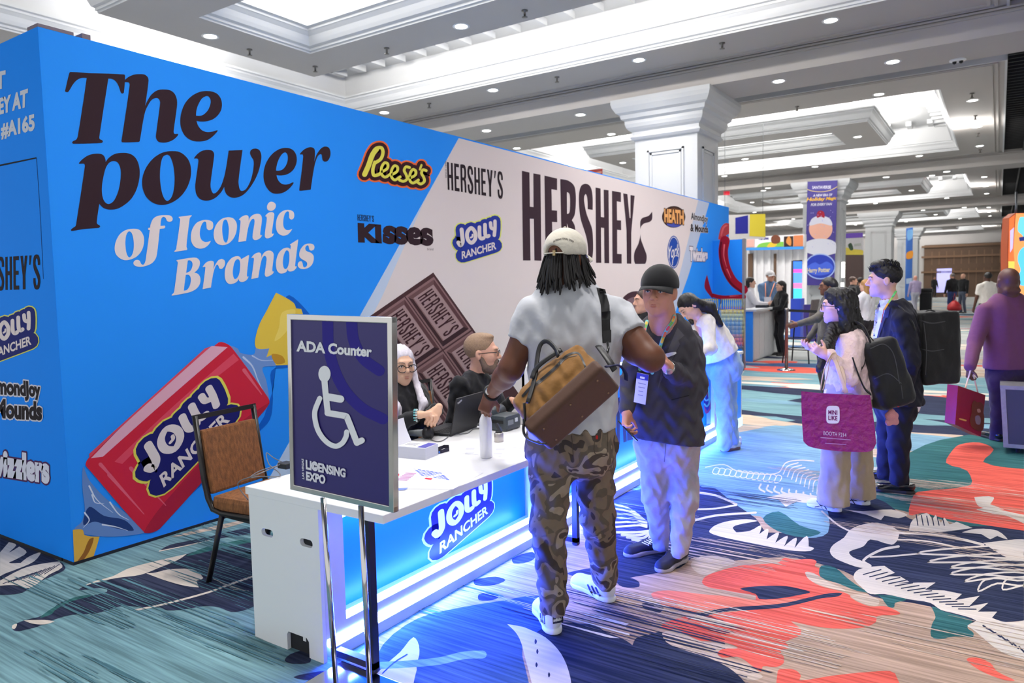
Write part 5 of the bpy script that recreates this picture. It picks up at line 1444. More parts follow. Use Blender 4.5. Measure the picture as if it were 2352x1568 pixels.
def skin(rgb):
    # skin and a slightly redder lip tone
    return mat('skin', rgb, .5, var=.07, vscale=40, spec=.35), mat('lips', tuple(int(a*b) for a, b in zip(rgb, (.93, .8, .8))), .4)
def cloth(name, rgb, rough=.85, bump=.5, bscale=9.0, var=.08, sheen=.15):
    return mat(name, rgb, rough, var=var, vscale=25, bump=bump, bscale=bscale, sheen=sheen, spec=.25)
def sleeve(a, b, c, ra, rb, rc, k=.04):
    return [cap(a, b, ra, rb, k), cap(b, c, rb, rc, .02)]
# -------- whole standing figure in its own metric frame, used for people farther away
def figure(root, foot, H, face, top, legs, hair, skin_rgb, arms=((8, 10, 0), (8, 10, 0)), walk=0.0, shoes=(30, 28, 30), res=.012, long_hair=0, sleeve_frac=1.0, girth=1.0, bald=False,
           hair_name='hair', head_turn=0.0, hem=.47, cap_rgb=None, skirt=False, lean=0.0):
    """arms: (out, forward, bend) in degrees for the left and right arm"""
    f = turn(np.array(face, float), 0); r = np.array([f[1], -f[0], 0]); s = H/1.75; o = np.array([foot[0], foot[1], 0.0])
    A = lambda x, y, z: o+(r*x+f*(y+lean*max(0, z-.95)))*s+UP*z*s
    sk = skin(skin_rgb); g = girth
    hd = Head(A(0, .02, 1.615), turn(f, head_turn), sc=s*1.02)
    T = [(A(0, 0, 1.45), .09, .07), (A(0, -.005, 1.38), .18*g, .085*g), (A(0, 0, 1.25), .175*g, .11*g), (A(0, .0, 1.08), .15*g, .105*g), (A(0, 0, .95), .17*g, .115*g)]
    T = [(c, h*s, d*s) for c, h, d in T]
    body = [cap(A(0, 0, 1.0), A(0, 0, 1.42), .09*s, .07*s, .0)]; hands = []; slv = []
    for x, (ao, af, ab) in ((-1, arms[0]), (1, arms[1])):
        sh = A(x*.185*g, 0, 1.385); a, b, c = map(math.radians, (ao, af, ab))
        u = nrm(r*x*math.sin(a)+f*math.sin(b)-UP*math.cos(a)*math.cos(b)); el = sh+u*.29*s
        w = nrm(u*math.cos(c)+nrm(f*.9+UP*.5-r*x*.35)*math.sin(c)); wr = el+w*.25*s
        body += [cap(sh, el, .045*s, .04*s, .02), cap(el, wr, .04*s, .026*s, .02)]
        hands += hand(wr, w, nrm(-r*x+f*.1), x*1.0, s, curl=.4)
        e2 = sh+(el-sh)*min(1, sleeve_frac*2) if sleeve_frac < .5 else wr-w*.02*s
        slv += [cap(sh, el, .068*s*g, .056*s, .05), cap(el, e2, .056*s, .04*s, .02)] if sleeve_frac >= .5 else [cap(sh, e2, .07*s*g, .064*s, .05)]
    legp = []; feet = []
    for x in (-1, 1):
        hp = A(x*.09, 0, .9); kn = A(x*.095, .06+walk*x*.14, .49); an = A(x*.1, walk*x*.25-.02, .09)
        body += [cap(hp, kn, .05*s, .04*s, .02), cap(kn, an, .04*s, .03*s, .02)]
        legp += [cap(hp, kn, .088*s*g, .066*s, .04), cap(kn, an+UP*.0, .066*s, .055*s, .02)]
        feet.append((an-f*.06*s, turn(f, 10*x)))
    cor = res
    b = soft('body', body, cor, list(sk), root, extra=((hd.skin(neck_to=A(0, 0, 1.42), neck_r=.05*s), min(res, .008)), (hands, min(res, .008))))
    soft('top', levels(T, r, .05)+slv+[cut(A(0, 0, hem*1.75+.02), -UP)] if not skirt else levels(T, r, .05)+slv, cor, top, root, wob=(.0025, .12, 1, 1, .7, 1.0))
    soft('trousers', levels([(A(0, 0, .98), .155*g*s, .105*g*s), (A(0, 0, .86), .175*g*s, .115*g*s)], r)+legp, cor, legs, root, wob=(.002, .14, 1, 1, .6, 2.0))
    um = mat('shoe_leather', shoes, .5)
    for q, d in feet: shoe(root, q, d, um, mat('shoe_sole', (40, 38, 38) if sum(shoes) < 400 else (220, 220, 220), .6), L=.27*s, sc=s)
    if not bald:
        hq = [hd.e((0, -.018, .042), (.083, .098, .088), 0), sub(hd.e((0, .09, -.03), (.07, .08, .085), .02)), cut(hd.p(0, 0, -.045), -hd.R[2])]
        if long_hair:
            hq = [hd.e((0, -.018, .042), (.085, .1, .09), 0), sub(hd.e((0, .1, -.03), (.06, .085, .09), .02)), hd.cp((-.055, -.06, .02), (-.06, -.07, -.1-long_hair), .05, .035, .03), hd.cp((.055, -.06, .02), (.06, -.07, -.1-long_hair), .05, .035, .03), hd.cp((0, -.07, .02), (0, -.09, -.12-long_hair), .06, .04, .03)]
        soft(hair_name, hq, min(res, .009), hair, root, wob=(.002, .03, 1, 1, .3, 3.0))
    hd.details(root, hair, eyes=False)
    if cap_rgb:
        cm = cloth('cap_cloth', cap_rgb, bump=.1)
        soft('cap', [hd.e((0, -.01, .048), (.091, .112, .088), 0), cut(hd.p(0, 0, .028), -hd.R[2])], .008, cm, root)
        visor(hd, cm, root, z0=.028, ry=.111)
    return hd
# ---------------------------------------------------------------- the man in grey at the counter, seen from behind
def camo(name):
    m = bpy.data.materials.new(name); m.use_nodes = True; nt = m.node_tree; b = nt.nodes['Principled BSDF']; b.inputs['Roughness'].default_value = .85
    tc = nt.nodes.new('ShaderNodeTexCoord'); n = nt.nodes.new('ShaderNodeTexNoise'); n.inputs['Scale'].default_value = 7; n.inputs['Detail'].default_value = 2.0; n.inputs['Distortion'].default_value = .5
    nt.links.new(tc.outputs['Object'], n.inputs['Vector']); r = nt.nodes.new('ShaderNodeValToRGB'); r.color_ramp.interpolation = 'CONSTANT'
    for i, (p, c) in enumerate(((0, (62, 52, 48)), (.42, (118, 102, 86)), (.51, (92, 82, 70)), (.58, (150, 136, 118)), (.64, (74, 62, 56)))):
        e = r.color_ramp.elements[i] if i < 2 else r.color_ramp.elements.new(p); e.position = p; e.color = lin(c)+(1,)
    nt.links.new(n.outputs['Fac'], r.inputs['Fac']); nt.links.new(r.outputs['Color'], b.inputs['Base Color'])
    n2 = nt.nodes.new('ShaderNodeTexNoise'); n2.inputs['Scale'].default_value = 10; nt.links.new(tc.outputs['Object'], n2.inputs['Vector'])
    bp = nt.nodes.new('ShaderNodeBump'); bp.inputs['Strength'].default_value = .6; bp.inputs['Distance'].default_value = .02
    nt.links.new(n2.outputs['Fac'], bp.inputs['Height']); nt.links.new(bp.outputs['Normal'], b.inputs['Normal'])
    return m
def man_in_grey():
    root = empty('person', on(2, 1310, 1425, 0), 'person with dreadlocks in grey T-shirt and camouflage trousers, brown bag on back, hand on bottle', 'person')
    sk = skin((104, 64, 46)); D = 3.5
    q = lambda x, y, d=D: P(x, y, d)
    hd = Head(q(1302, 596, 3.47), turn(CF, 38), sc=1.06)
    neck = q(1300, 672, 3.48)
    shl, ell_, wrl = q(1226, 722), q(1174, 846, 3.5), q(1127, 906, 3.83)
    shr, elr, wrr = q(1412, 722), q(1494, 822, 3.36), q(1412, 790, 3.62)
    shirt = [(q(1302, 668), .085, .075), (q(1306, 702), .165, .10), (q(1315, 745), .212, .12), (q(1318, 800), .207, .13), (q(1318, 880), .196, .125), (q(1314, 950), .19, .125), (q(1312, 1010), .195, .13)]
    hips = [(q(1313, 985), .185, .125), (q(1313, 1030), .2, .14)]
    legl = [q(1266, 1030, 3.5), q(1260, 1210, 3.46), q(1271, 1386, 3.5)]
    legr = [q(1362, 1030, 3.55), q(1373, 1190, 3.62), q(1390, 1326, 3.76)]
    arms = [cap(shl, ell_, .068, .058, .02), cap(ell_, ell_+(wrl-ell_)*.35, .056, .054, .03), cap(ell_+(wrl-ell_)*.3, wrl, .053, .031, .03)]
    hl = hand(wrl, nrm(-UP*.88-CR*.36+CF*.12), nrm(CF+CR*.2), 1, 1.06, curl=.62, thumb=.9)
    armr = [cap(shr, elr, .068, .062, .02), cap(elr, elr+(wrr-elr)*.4, .06, .055, .03), cap(elr+(wrr-elr)*.35, wrr, .054, .034, .03)]
    hr = hand(wrr, wrr-elr, nrm(-UP+CF), -1, 1.08, curl=.4)
    core = [cap(hips[1][0], shirt[3][0], .1, .12, 0), cap(shirt[3][0], neck, .12, .07, .05)] + [cap(a[0], a[1], .07, .05, .03) for a in (legl, legr)] + [cap(a[1], a[2], .05, .035, .02) for a in (legl, legr)]
    body = soft('body', core, .012, list(sk), root, extra=((arms+hl+[cap(shl, neck, .06, .06, .03)], .0055), (armr+hr+[cap(shr, neck, .06, .06, .03)], .006), (hd.skin(neck_to=neck, neck_r=.066), .006)))
    GT = cloth('grey_tee', (186, 188, 194), bump=.55, bscale=7, var=.05)
    eL, eR = q(1199, 772, 3.48), q(1462, 768, 3.42)
    eL, eR = shl+(ell_-shl)*.52, shr+(elr-shr)*.5
    sl = grp([cap(shl, eL+(eL-shl)*.5, .09, .08, 0), cut(eL, nrm(eL-shl))], .035); sr = grp([cap(shr, eR+(eR-shr)*.5, .09, .082, 0), cut(eR, nrm(eR-shr))], .035)
    tee = soft('t_shirt', levels(shirt, CR, .06)+[sl, sr, cut(q(1313, 992), nrm(-UP+.12*CR)), sub(cap(neck, neck+UP*.1, .062, .07, .01))], .007, GT, root, wob=(.0035, .13, .9, .9, .8, .6))
    tr = soft('trousers', levels(hips, CR, .06)+[cap(legl[0], legl[1], .108, .083, .05), cap(legl[1], legl[2], .083, .068, .03), cap(legr[0], legr[1], .108, .083, .05), cap(legr[1], legr[2], .083, .066, .03), cut(q(1313, 968), UP), ], .008, camo('camouflage_cloth'), root, wob=(.0045, .1, 1, 1, .9, 2.2))
    g = GD(drape([tr]), 2)
    g.stroke("1370,988 1366,1040 1392,1046 1396,992", 1.5, mat('stitch', (70, 58, 48), .8)).stroke("1371,990 1397,988", 2, mat('stitch', (70, 58, 48), .8))
    g.stroke("1313,1000 1318,1060", 1.6, mat('stitch', (70, 58, 48), .8)); g.poly("1369,1000 1373,1000 1373,1008 1369,1008", (170, 40, 40)); g.build('pocket_seam', tr)
    WS, SO = mat('white_sneaker', (222, 224, 228), .5), mat('white_rubber', (236, 238, 240), .5)
    for heel, toe, tagx in ((on(2, 1277, 1462, 0), on(2, 1243, 1400, 0), 0), (on(2, 1412, 1386, 0), on(2, 1328, 1344, 0), 1)):
        d = toe-heel; o = shoe(root, heel+nrm(d)*.02, d, WS, SO, L=.31, h=.085, sc=1.12, name='sneaker')
        g = GD(drape([o]), 2); g.maxe = 4; ST3 = mat('navy_stripe', (34, 38, 72), .5)
        if tagx:
            for k in range(3): g.stroke([(1350+9*k, 1343+3*k), (1357+10*k, 1358+4*k), (1366+11*k, 1370+3*k)], 4, ST3)
        else:
            for k in range(3): g.stroke([(1241+4*k, 1408-1*k), (1243+4*k, 1428+2*k)], 2.4, ST3)
            g.poly("1269,1411* 1293,1408* 1294,1428* 1270,1433*", ST3); g.up(); g.text('adidas', (230, 232, 238), quad((1271, 1428), (1292, 1424), (1292, 1416), (1271, 1420)), bold=.04)
        g.build('shoe_stripes', o)
    # hair: locks hanging from under the cap
    HB = mat('black_hair', (20, 16, 16), .55, var=.3, vscale=60)
    rg = random.Random(3); m = MB()
    for k in range(150):
        a = rg.uniform(-2.5, 2.5)+PI; z0 = rg.uniform(-.01, .03); rr = rg.uniform(.9, 1.04)
        x, y = math.sin(a)*.078*rr, math.cos(a)*.096*rr-.012
        ln = rg.uniform(.065, .12)*(1.15 if abs(a-PI) < .7 else .95); fl = rg.uniform(.15, .75)
        p0 = hd.p(x*.85, y*.85, z0+.03); p1 = hd.p(x*1.12, y*1.1, z0-.02); p2 = hd.p(x*(1.18+fl*.35), y*(1.13+fl*.2), z0-.03-ln*.55); p3 = hd.p(x*(1.2+fl*.75)+rg.uniform(-.01, .01), y*(1.15+fl*.3), z0-.03-ln)
        r0 = rg.uniform(.0048, .0068); m.tube(smooth3([p0, p1, p2, p3], 3), [r0]*9+[r0*.55], HB, 6)
    m.build('dreadlocks', root)
    CAPM = cloth('washed_canvas', (206, 200, 186), bump=.25, bscale=30)
    ce, cr = (0, -.012, .042), (.092, .11, .1)
    cp = soft('cap', [hd.e(ce, cr, 0), sub(hd.e((0, -.115, .012), (.05, .05, .05), .005)), cut(hd.p(0, 0, .018), -hd.R[2])], .005, CAPM, root)
    visor(hd, CAPM, root, z0=.022, ry=.11, rx=.092)
    m = MB(); m.lathe(hd.p(0, -.012, .143), [(.007, 0), (.005, .004), (.001, .005)], CAPM, 12, axis=hd.R[2]); m.build('cap_button', root)
    m = MB(); m.tube([hd.p(math.sin(a)*.09, -.012-math.cos(a)*.108, .026) for a in [(-.6+.12*k) for k in range(11)]], .009, CAPM, 8, flat=.3); m.build('cap_strap', root)
    m = MB(); m.obox(hd.p(.016, -.122, .026), (hd.R[0], hd.R[2], hd.R[1]), (.007, .012, .004), mat('brass', (170, 150, 110), .3, .8)); m.build('cap_buckle', root)
    g = GD(drape([cp]), 2); g.maxe = 3
    g.text('INTERNATIONAL CORP', (70, 66, 62), lambda x, y: (1271+47*x, 562-13*math.sin(PI*(.12+.72*x))-4.5*y+2*x), bold=.02); g.build('cap_lettering', cp)
    # watch
    m = MB(); ax = nrm(wrl-ell_); u = nrm(np.cross(ax, UP)); v = np.cross(ax, u); c = wrl-ax*.03
    m.tube([c+(u*math.cos(a)+v*math.sin(a))*.0385 for a in [k*PI/10 for k in range(20)]], .009, mat('black_strap', (26, 26, 28), .5), 8, flat=.35, closed=True)
    m.lathe(c+nrm(-AX_F+UP*.3-CR*.6)*.036, [(.018, 0), (.018, .006), (.015, .008)], mat('steel_watch', (190, 188, 184), .25, .8), 18, axis=nrm(-AX_F+UP*.3-CR*.6)); m.build('wristwatch', root)
    return tee
TEE = man_in_grey()
# bag: canvas duffel slung on his back
def duffel():
    root = empty('duffel_bag', P(1320, 900, 3.2), 'tan canvas duffel bag with dark brown base slung on the grey shirt back', 'bag')
    to = -CF; ang = math.radians(41); Lx = CR*math.cos(ang)+UP*math.sin(ang); pp = -CR*math.sin(ang)+UP*math.cos(ang); a = math.radians(48)
    N1 = to*math.cos(a)+pp*math.sin(a); T1 = pp*math.cos(a)-to*math.sin(a)
    e0 = P(1302, 921, 3.07); h1, h2, hl = .235, .17, .20
    c = e0+T1*h1/2-N1*h2/2; R = np.array([Lx, T1, N1])
    TAN, BASE, BLKL = cloth('tan_canvas', (140, 100, 54), bump=.35, bscale=14), cloth('brown_leather', (84, 58, 46), .6, bump=.1), mat('black_leather', (26, 25, 27), .45, var=.1)
    b = soft('canvas_body', [rbox(c+T1*.012, (hl-.045, h1/2-.05, h2/2-.045), R, 0, .045), ell(c+T1*.03+N1*.02, (hl*.8, h1*.42, h2*.52), R, .04)], .006, TAN, root, wob=(.003, .09, 1, 1, 1, .4))
    soft('base', [rbox(c-T1*(h1/2-.03), (hl-.01, .018, h2/2-.002), R, 0, .018)], .006, BASE, root)
    for i in (-.85, 0, .85):
        for j in (-.8, .8):
            m = MB(); m.lathe(c-T1*(h1/2+.005)+Lx*hl*i*.9+N1*h2/2*j*.85, [(.006, 0), (.0055, .003), (.002, .005)], mat('brass_stud', (150, 120, 96), .3, .8), 10, axis=-T1); m.build('stud', root)
    g = GD(drape([b]), 3); tb = crop(1050, 500, 2.85); g.maxe = 6
    g.stroke("430,1165 480,1110 560,1050 650,970 720,900 790,885 830,950 848,1010", 17, BLKL, tb, w1=12).up(); g.stroke("480,1125 560,1065 650,985 720,915 785,900", 4, mat('zip_grey', (80, 80, 84), .4, .5), tb); g.build('zip', root)
    m = MB(); m.tube(smooth3([P(1212, 925, 3.13), P(1228, 870, 3.2), P(1238, 800, 3.28), P(1255, 783, 3.26), P(1275, 800, 3.2), P(1282, 818, 3.16)], 5), .011, BLKL, 8, flat=.45); m.build('handle', root)
    m = MB(); m.tube(smooth3([P(1222, 868, 3.2), P(1232, 845, 3.22), P(1262, 820, 3.2), P(1290, 803, 3.2)], 5), .013, BLKL, 8, flat=.5); m.build('handle', root)
    m = MB(); m.tube(smooth3([P(1375, 795, 3.2), P(1390, 815, 3.14), P(1405, 838, 3.1), P(1412, 850, 3.1)], 4), .018, BLKL, 8, flat=.4); m.tube(smooth3([P(1392, 842, 3.08), P(1420, 838, 3.12), P(1436, 855, 3.14), P(1438, 872, 3.16)], 4), .012, mat('navy_strap_end', (22, 24, 70), .6), 8, flat=.4); m.build('end_strap', root)
    m = MB(); m.tube(smooth3([P(1204, 925, 3.12), P(1206, 960, 3.12), P(1202, 985, 3.1), P(1210, 1005, 3.08), P(1240, 1018, 3.05), P(1255, 1018, 3.04)], 4), .009, BLKL, 8, flat=.5); m.build('side_strap', root)
    dr = drape([TEE])
    g = GD(lambda x, y, l: dr(x, y, l), 3); g.maxe = 6
    WEB = mat('black_webbing', (24, 24, 26), .7, var=.1)
    g.poly("1370,660* 1390,664* 1400,700* 1402,760* 1404,786* 1384,788* 1382,740* 1380,700*", WEB).up().poly("1381,716* 1402,714* 1402,733* 1382,735*", mat('black_buckle', (12, 12, 13), .3)).up().poly("1384,760* 1404,757* 1404,786* 1386,788*", BLKL)
    g.build('shoulder_strap', root)
    m = MB(); m.tube([P(1395, 786, 3.3), P(1397, 800, 3.25), P(1394, 812, 3.2)], .006, mat('black_buckle', (12, 12, 13), .3), 8); m.build('snap_hook', root)
duffel()
# ---------------------------------------------------------------- the man in the dark blazer
def man_in_blazer():
    root = empty('person', on(2, 1525, 1285, 0), 'person in black cap and dark blazer, gesturing with one hand and holding a phone', 'person')
    sk = skin((206, 148, 124)); D = 4.25
    q = lambda x, y, d=D: P(x, y, d)
    fwd = nrm(-CF*.9-CR*.42); lat = nrm(CR*.92-CF*.4)
    hd = Head(q(1514, 672, 4.1), nrm(-CF*.9-CR*.46-UP*.0), nrm(UP+CR*.06), sc=1.14)
    neck = q(1524, 748, 4.2)
    sh1, el1, wr1 = q(1470, 790, 4.2), q(1447, 880, 4.22), q(1440, 943, 4.12)
    sh2, el2, wr2 = q(1583, 790, 4.3), q(1597, 888, 4.22), q(1534, 843, 3.98)
    J = [(q(1524, 748), .095, .07), (q(1526, 768), .155, .085), (q(1528, 810), .185, .115), (q(1530, 880), .18, .13), (q(1530, 940), .188, .135), (q(1530, 1015), .215, .145)]
    core = [cap(q(1525, 1000), q(1527, 830), .1, .1, 0), cap(q(1527, 830), neck, .1, .066, .05)]
    h1 = hand(wr1, q(1437, 985, 4.08)-wr1, nrm(CR*.8-CF*.5), -1, 1.05, curl=.55, thumb=.5)
    h2 = hand(wr2, nrm(-CR*.5+UP*.82-CF*.1), nrm(-CR*.75-UP*.4-CF*.2), 1, 1.05, curl=.3, curls=(.15, .3, .4, .5))
    legl = [q(1500, 1020, 4.3), q(1506, 1140, 4.3), q(1518, 1248, 4.42)]
    legr = [q(1566, 1020, 4.3), q(1572, 1145, 4.22), q(1562, 1262, 4.2)]
    core += [cap(a[0], a[1], .07, .05, .03) for a in (legl, legr)]+[cap(a[1], a[2], .05, .035, .02) for a in (legl, legr)]
    soft('body', core, .012, list(sk), root, extra=((hd.skin(neck_to=neck, neck_r=.074, full=1.06), .005), ([cap(el1, wr1, .038, .03, 0)]+h1, .005), ([cap(el2, wr2, .038, .031, 0)]+h2, .005)), paint=hd.paint())
    hd.details(root, mat('brown_brow', (120, 84, 64), .8), (70, 90, 110), .0032)
    BT = cloth('black_tee', (26, 26, 31), bump=.2, var=.05)
    soft('t_shirt', levels([(c, h-.03, d-.012) for c, h, d in J], lat, .05)+[cut(q(1525, 1004), -UP), sub(cap(neck, neck+UP*.1, .066, .075, .01))], .008, BT, root)
    NV = cloth('charcoal_blazer', (62, 60, 67), .8, bump=.35, bscale=8, var=.06, sheen=.05)
    # front opening: everything ahead of the shirt between the two jacket edges
    op = [q(1506, 735, 4.11), q(1500, 800, 4.1), q(1488, 880, 4.11), q(1484, 960, 4.1), q(1480, 1040, 4.1)]
    cutp = [cap(op[i], op[i+1], .062-.006*i, .056-.006*i, .004) for i in range(4)]
    jk = soft('blazer', levels(J, lat, .05)+[cap(sh1, el1, .074, .062, .045), cap(el1, wr1-nrm(wr1-el1)*.015, .06, .046, .02), cap(sh2, el2, .08, .07, .045), cap(el2, wr2-nrm(wr2-el2)*.04, .068, .052, .02)]
       + [sub(c) for c in cutp]+[cut(q(1530, 1008), nrm(-UP-.12*CR)), sub(cap(neck, neck+UP*.1, .078, .09, .01)), cut(wr1-nrm(wr1-el1)*.015, nrm(wr1-el1)) if False else sub(cap(wr2, wr2+nrm(wr2-el2)*.05, .04, .05, 0))], .0065, NV, root, wob=(.004, .11, .8, .8, 1.1, 1.2))
    g = GD(drape([jk]), 2); g.maxe = 6; LP = cloth('blazer_lapel', (78, 76, 83), .8, bump=.2)
    g.poly("1556,752* 1572,770* 1558,782* 1562,790* 1516,880* 1510,900* 1520,850 1536,800", LP).poly("1476,760* 1468,780* 1474,786* 1470,830* 1478,850* 1482,800", LP).up()
    g.stroke("1543,918 1582,908", 2, mat('pocket_line', (20, 20, 24), .8)); g.build('lapel', jk)
    g = GD(drape([jk]), 4); g.maxe = 5; g.poly("1528,812* 1552,808 1553,812 1540,818 1530,821*", mat('white_pocket_square', (232, 232, 236), .7)); g.build('pocket_square', root)
    JN = cloth('grey_jeans', (166, 164, 176), .9, bump=.45, bscale=12, var=.12)
    tr = soft('jeans', levels([(q(1532, 985, 4.28), .165, .115), (q(1532, 1030, 4.28), .178, .125)], lat)+[cap(legl[0], legl[1], .098, .08, .04), cap(legl[1], legl[2], .078, .052, .03), cap(legr[0], legr[1], .098, .08, .04), cap(legr[1], legr[2], .078, .052, .03)], .008, JN, root, wob=(.004, .1, 1, 1, .9, .3))
    g = GD(drape([tr]), 2); g.stroke("1530,1008 1526,1060", 1.6, mat('jean_seam', (110, 108, 124), .8)); g.build('fly_seam', tr)
    SD, SW = mat('navy_canvas_shoe', (30, 30, 44), .7), mat('grey_rubber', (168, 160, 164), .6)
    LACE = mat('white_lace', (226, 224, 228), .7)
    for heel, toe, lc in ((on(2, 1528, 1262, 0), on(2, 1448, 1276, 0), ((1482, 1248), (1497, 1240))), (on(2, 1573, 1283, 0), on(2, 1530, 1306, 0), ((1548, 1272), (1556, 1258)))):
        o = shoe(root, heel, toe-heel, SD, SW, L=.29, h=.075, sc=1.05, name='lace_up_shoe')
        g = GD(drape([o]), 3); g.maxe = 4
        (x0, y0), (x1, y1) = lc
        for k in range(4):
            x, y = x0+(x1-x0)*k/3, y0+(y1-y0)*k/3; g.stroke([(x-7, y-3), (x+8, y+4)], 2, LACE).up()
        g.stroke([(x1, y1), (x1+9, y1+12)], 1.8, LACE).stroke([(x1, y1), (x1-9, y1+10)], 1.8, LACE); g.build('laces', o)
    # cap
    CM = cloth('black_cap_cloth', (24, 24, 27), bump=.12, var=.05)
    soft('cap', [hd.e((0, -.008, .042), (.093, .114, .1), 0), cut(hd.p(0, 0, .024), -hd.R[2]+hd.R[1]*.02)], .0055, CM, root)
    visor(hd, CM, root, ln=.085, drop=.026, z0=.031, ry=.114, rx=.093)
    hr = mat('short_brown_hair', (96, 68, 52), .8, var=.25, vscale=200)
    soft('hair', [hd.e((0, -.02, .02), (.08, .096, .085), 0), sub(hd.e((0, .09, -.02), (.085, .105, .12), .01)), cut(hd.p(0, 0, -.035), -hd.R[2]), sub(hd.e((.085, .0, -.01), (.03, .03, .045), 0)), sub(hd.e((-.085, .0, -.01), (.03, .03, .045), 0))], .0055, hr, root)
    # watch
    ax = nrm(wr2-el2); u = nrm(np.cross(ax, UP)); v = np.cross(ax, u); c = wr2-ax*.012; m = MB()
    m.tube([c+(u*math.cos(a)+v*math.sin(a))*.037 for a in [k*PI/10 for k in range(20)]], .009, mat('steel_watch', (190, 188, 184), .25, .8), 8, flat=.3, closed=True)
    dn = nrm(-AX_F-UP*.5-CR*.15); m.lathe(c+dn*.033, [(.019, 0), (.019, .008), (.016, .009)], mat('steel_watch', (190, 188, 184), .25, .8), 20, axis=dn); m.lathe(c+dn*.0405, [(.0155, 0), (.0155, .0012)], mat('watch_dial', (40, 36, 34), .2), 20, axis=dn)
    m.build('wristwatch', root)
    # phone
    ph = empty('smartphone', wr1, 'dark smartphone held low in the blazer man hand', 'phone')
    d = nrm(q(1449, 997, 4.05)-q(1431, 978, 4.1)); n2 = nrm(np.cross(d, CF)); c = q(1442, 989, 4.075)
    m = MB(); m.obox(c, (d, nrm(np.cross(n2, d)), n2), (.07, .036, .0045), mat('phone_glass', (24, 22, 30), .15), .003); m.build('handset', ph)
    # lanyard and badge
    lan = empty('lanyard_badge', q(1485, 830, 4.05), 'white name badge with purple header on a colourful lanyard round the blazer man neck', 'badge')
    g = GD(drape([o for o in root.children if o.name.split('.')[0] in ('blazer', 't_shirt', 'body')], .004), 2); g.maxe = 5
    for s_, cols in (("1549,726 1545,738 1530,760 1518,790 1510,830 1498,856", 0), ("1486,738 1482,752 1478,770 1474,800 1472,830 1470,848", 1)):
        g.stroke(s_, 8, mat('aqua_ribbon', (120, 200, 196), .6)); g.up()
        pts, _ = parse(s_)
        for k in range(len(pts)-1):
            for t in (.15, .6): g.stroke([tuple(np.array(pts[k])*(1-t)+np.array(pts[k+1])*t), tuple(np.array(pts[k])*(.75-t)+np.array(pts[k+1])*(t+.25))], 6, mat('ribbon_patch', [(240, 120, 70), (240, 200, 80), (120, 190, 90), (226, 80, 90)][(k*2+int(t*2)+cols) % 4], .6))
    g.build('ribbon', lan)
    b0 = q(1470, 902, 4.06); pj = planep(b0, b0+lat, b0+UP)
    bx = lambda x, y: (1380+x/3.135, 580+y/3.135)
    o4 = [bx(262, 862), bx(346, 880), bx(322, 1094), bx(238, 1074)]
    m = MB(); m.prism([pj(*c, 0) for c in o4], fwd*.004, mat('white_card', (226, 226, 238), .5)); m.build('badge_card', lan)
    g = G(lambda x, y, l: pj(x, y, l)+fwd*.004, 1); VT = lambda x, y: bx(*(np.array([262, 862])*(1-x)*(1-y)+np.array([346, 880])*x*(1-y)+np.array([322, 1094])*x*y+np.array([238, 1074])*(1-x)*y))
    g.poly([VT(0, 0), VT(1, 0), VT(1, .2), VT(0, .2)], (70, 74, 160)).up()
    g.poly([VT(.3, .1), VT(.7, .1), VT(.7, .17), VT(.3, .17)], (236, 236, 244))
    for k, (a, b_) in enumerate(((.2, .85), (.25, .8), (.3, .7), (.3, .72))): g.poly([VT(a, .32+.13*k), VT(b_, .32+.13*k), VT(b_, .345+.13*k), VT(a, .345+.13*k)], (150, 150, 166))
    g.build('badge_print', lan)
    g = GD(drape([o for o in root.children if o.name.startswith('t_shirt')]), 2); g.maxe = 5
    g.poly("1492,758* 1500,752 1506,748* 1507,754 1511,756 1505,760 1498,768 1494,764", (206, 206, 190)); g.build('shirt_emblem', root)
man_in_blazer()
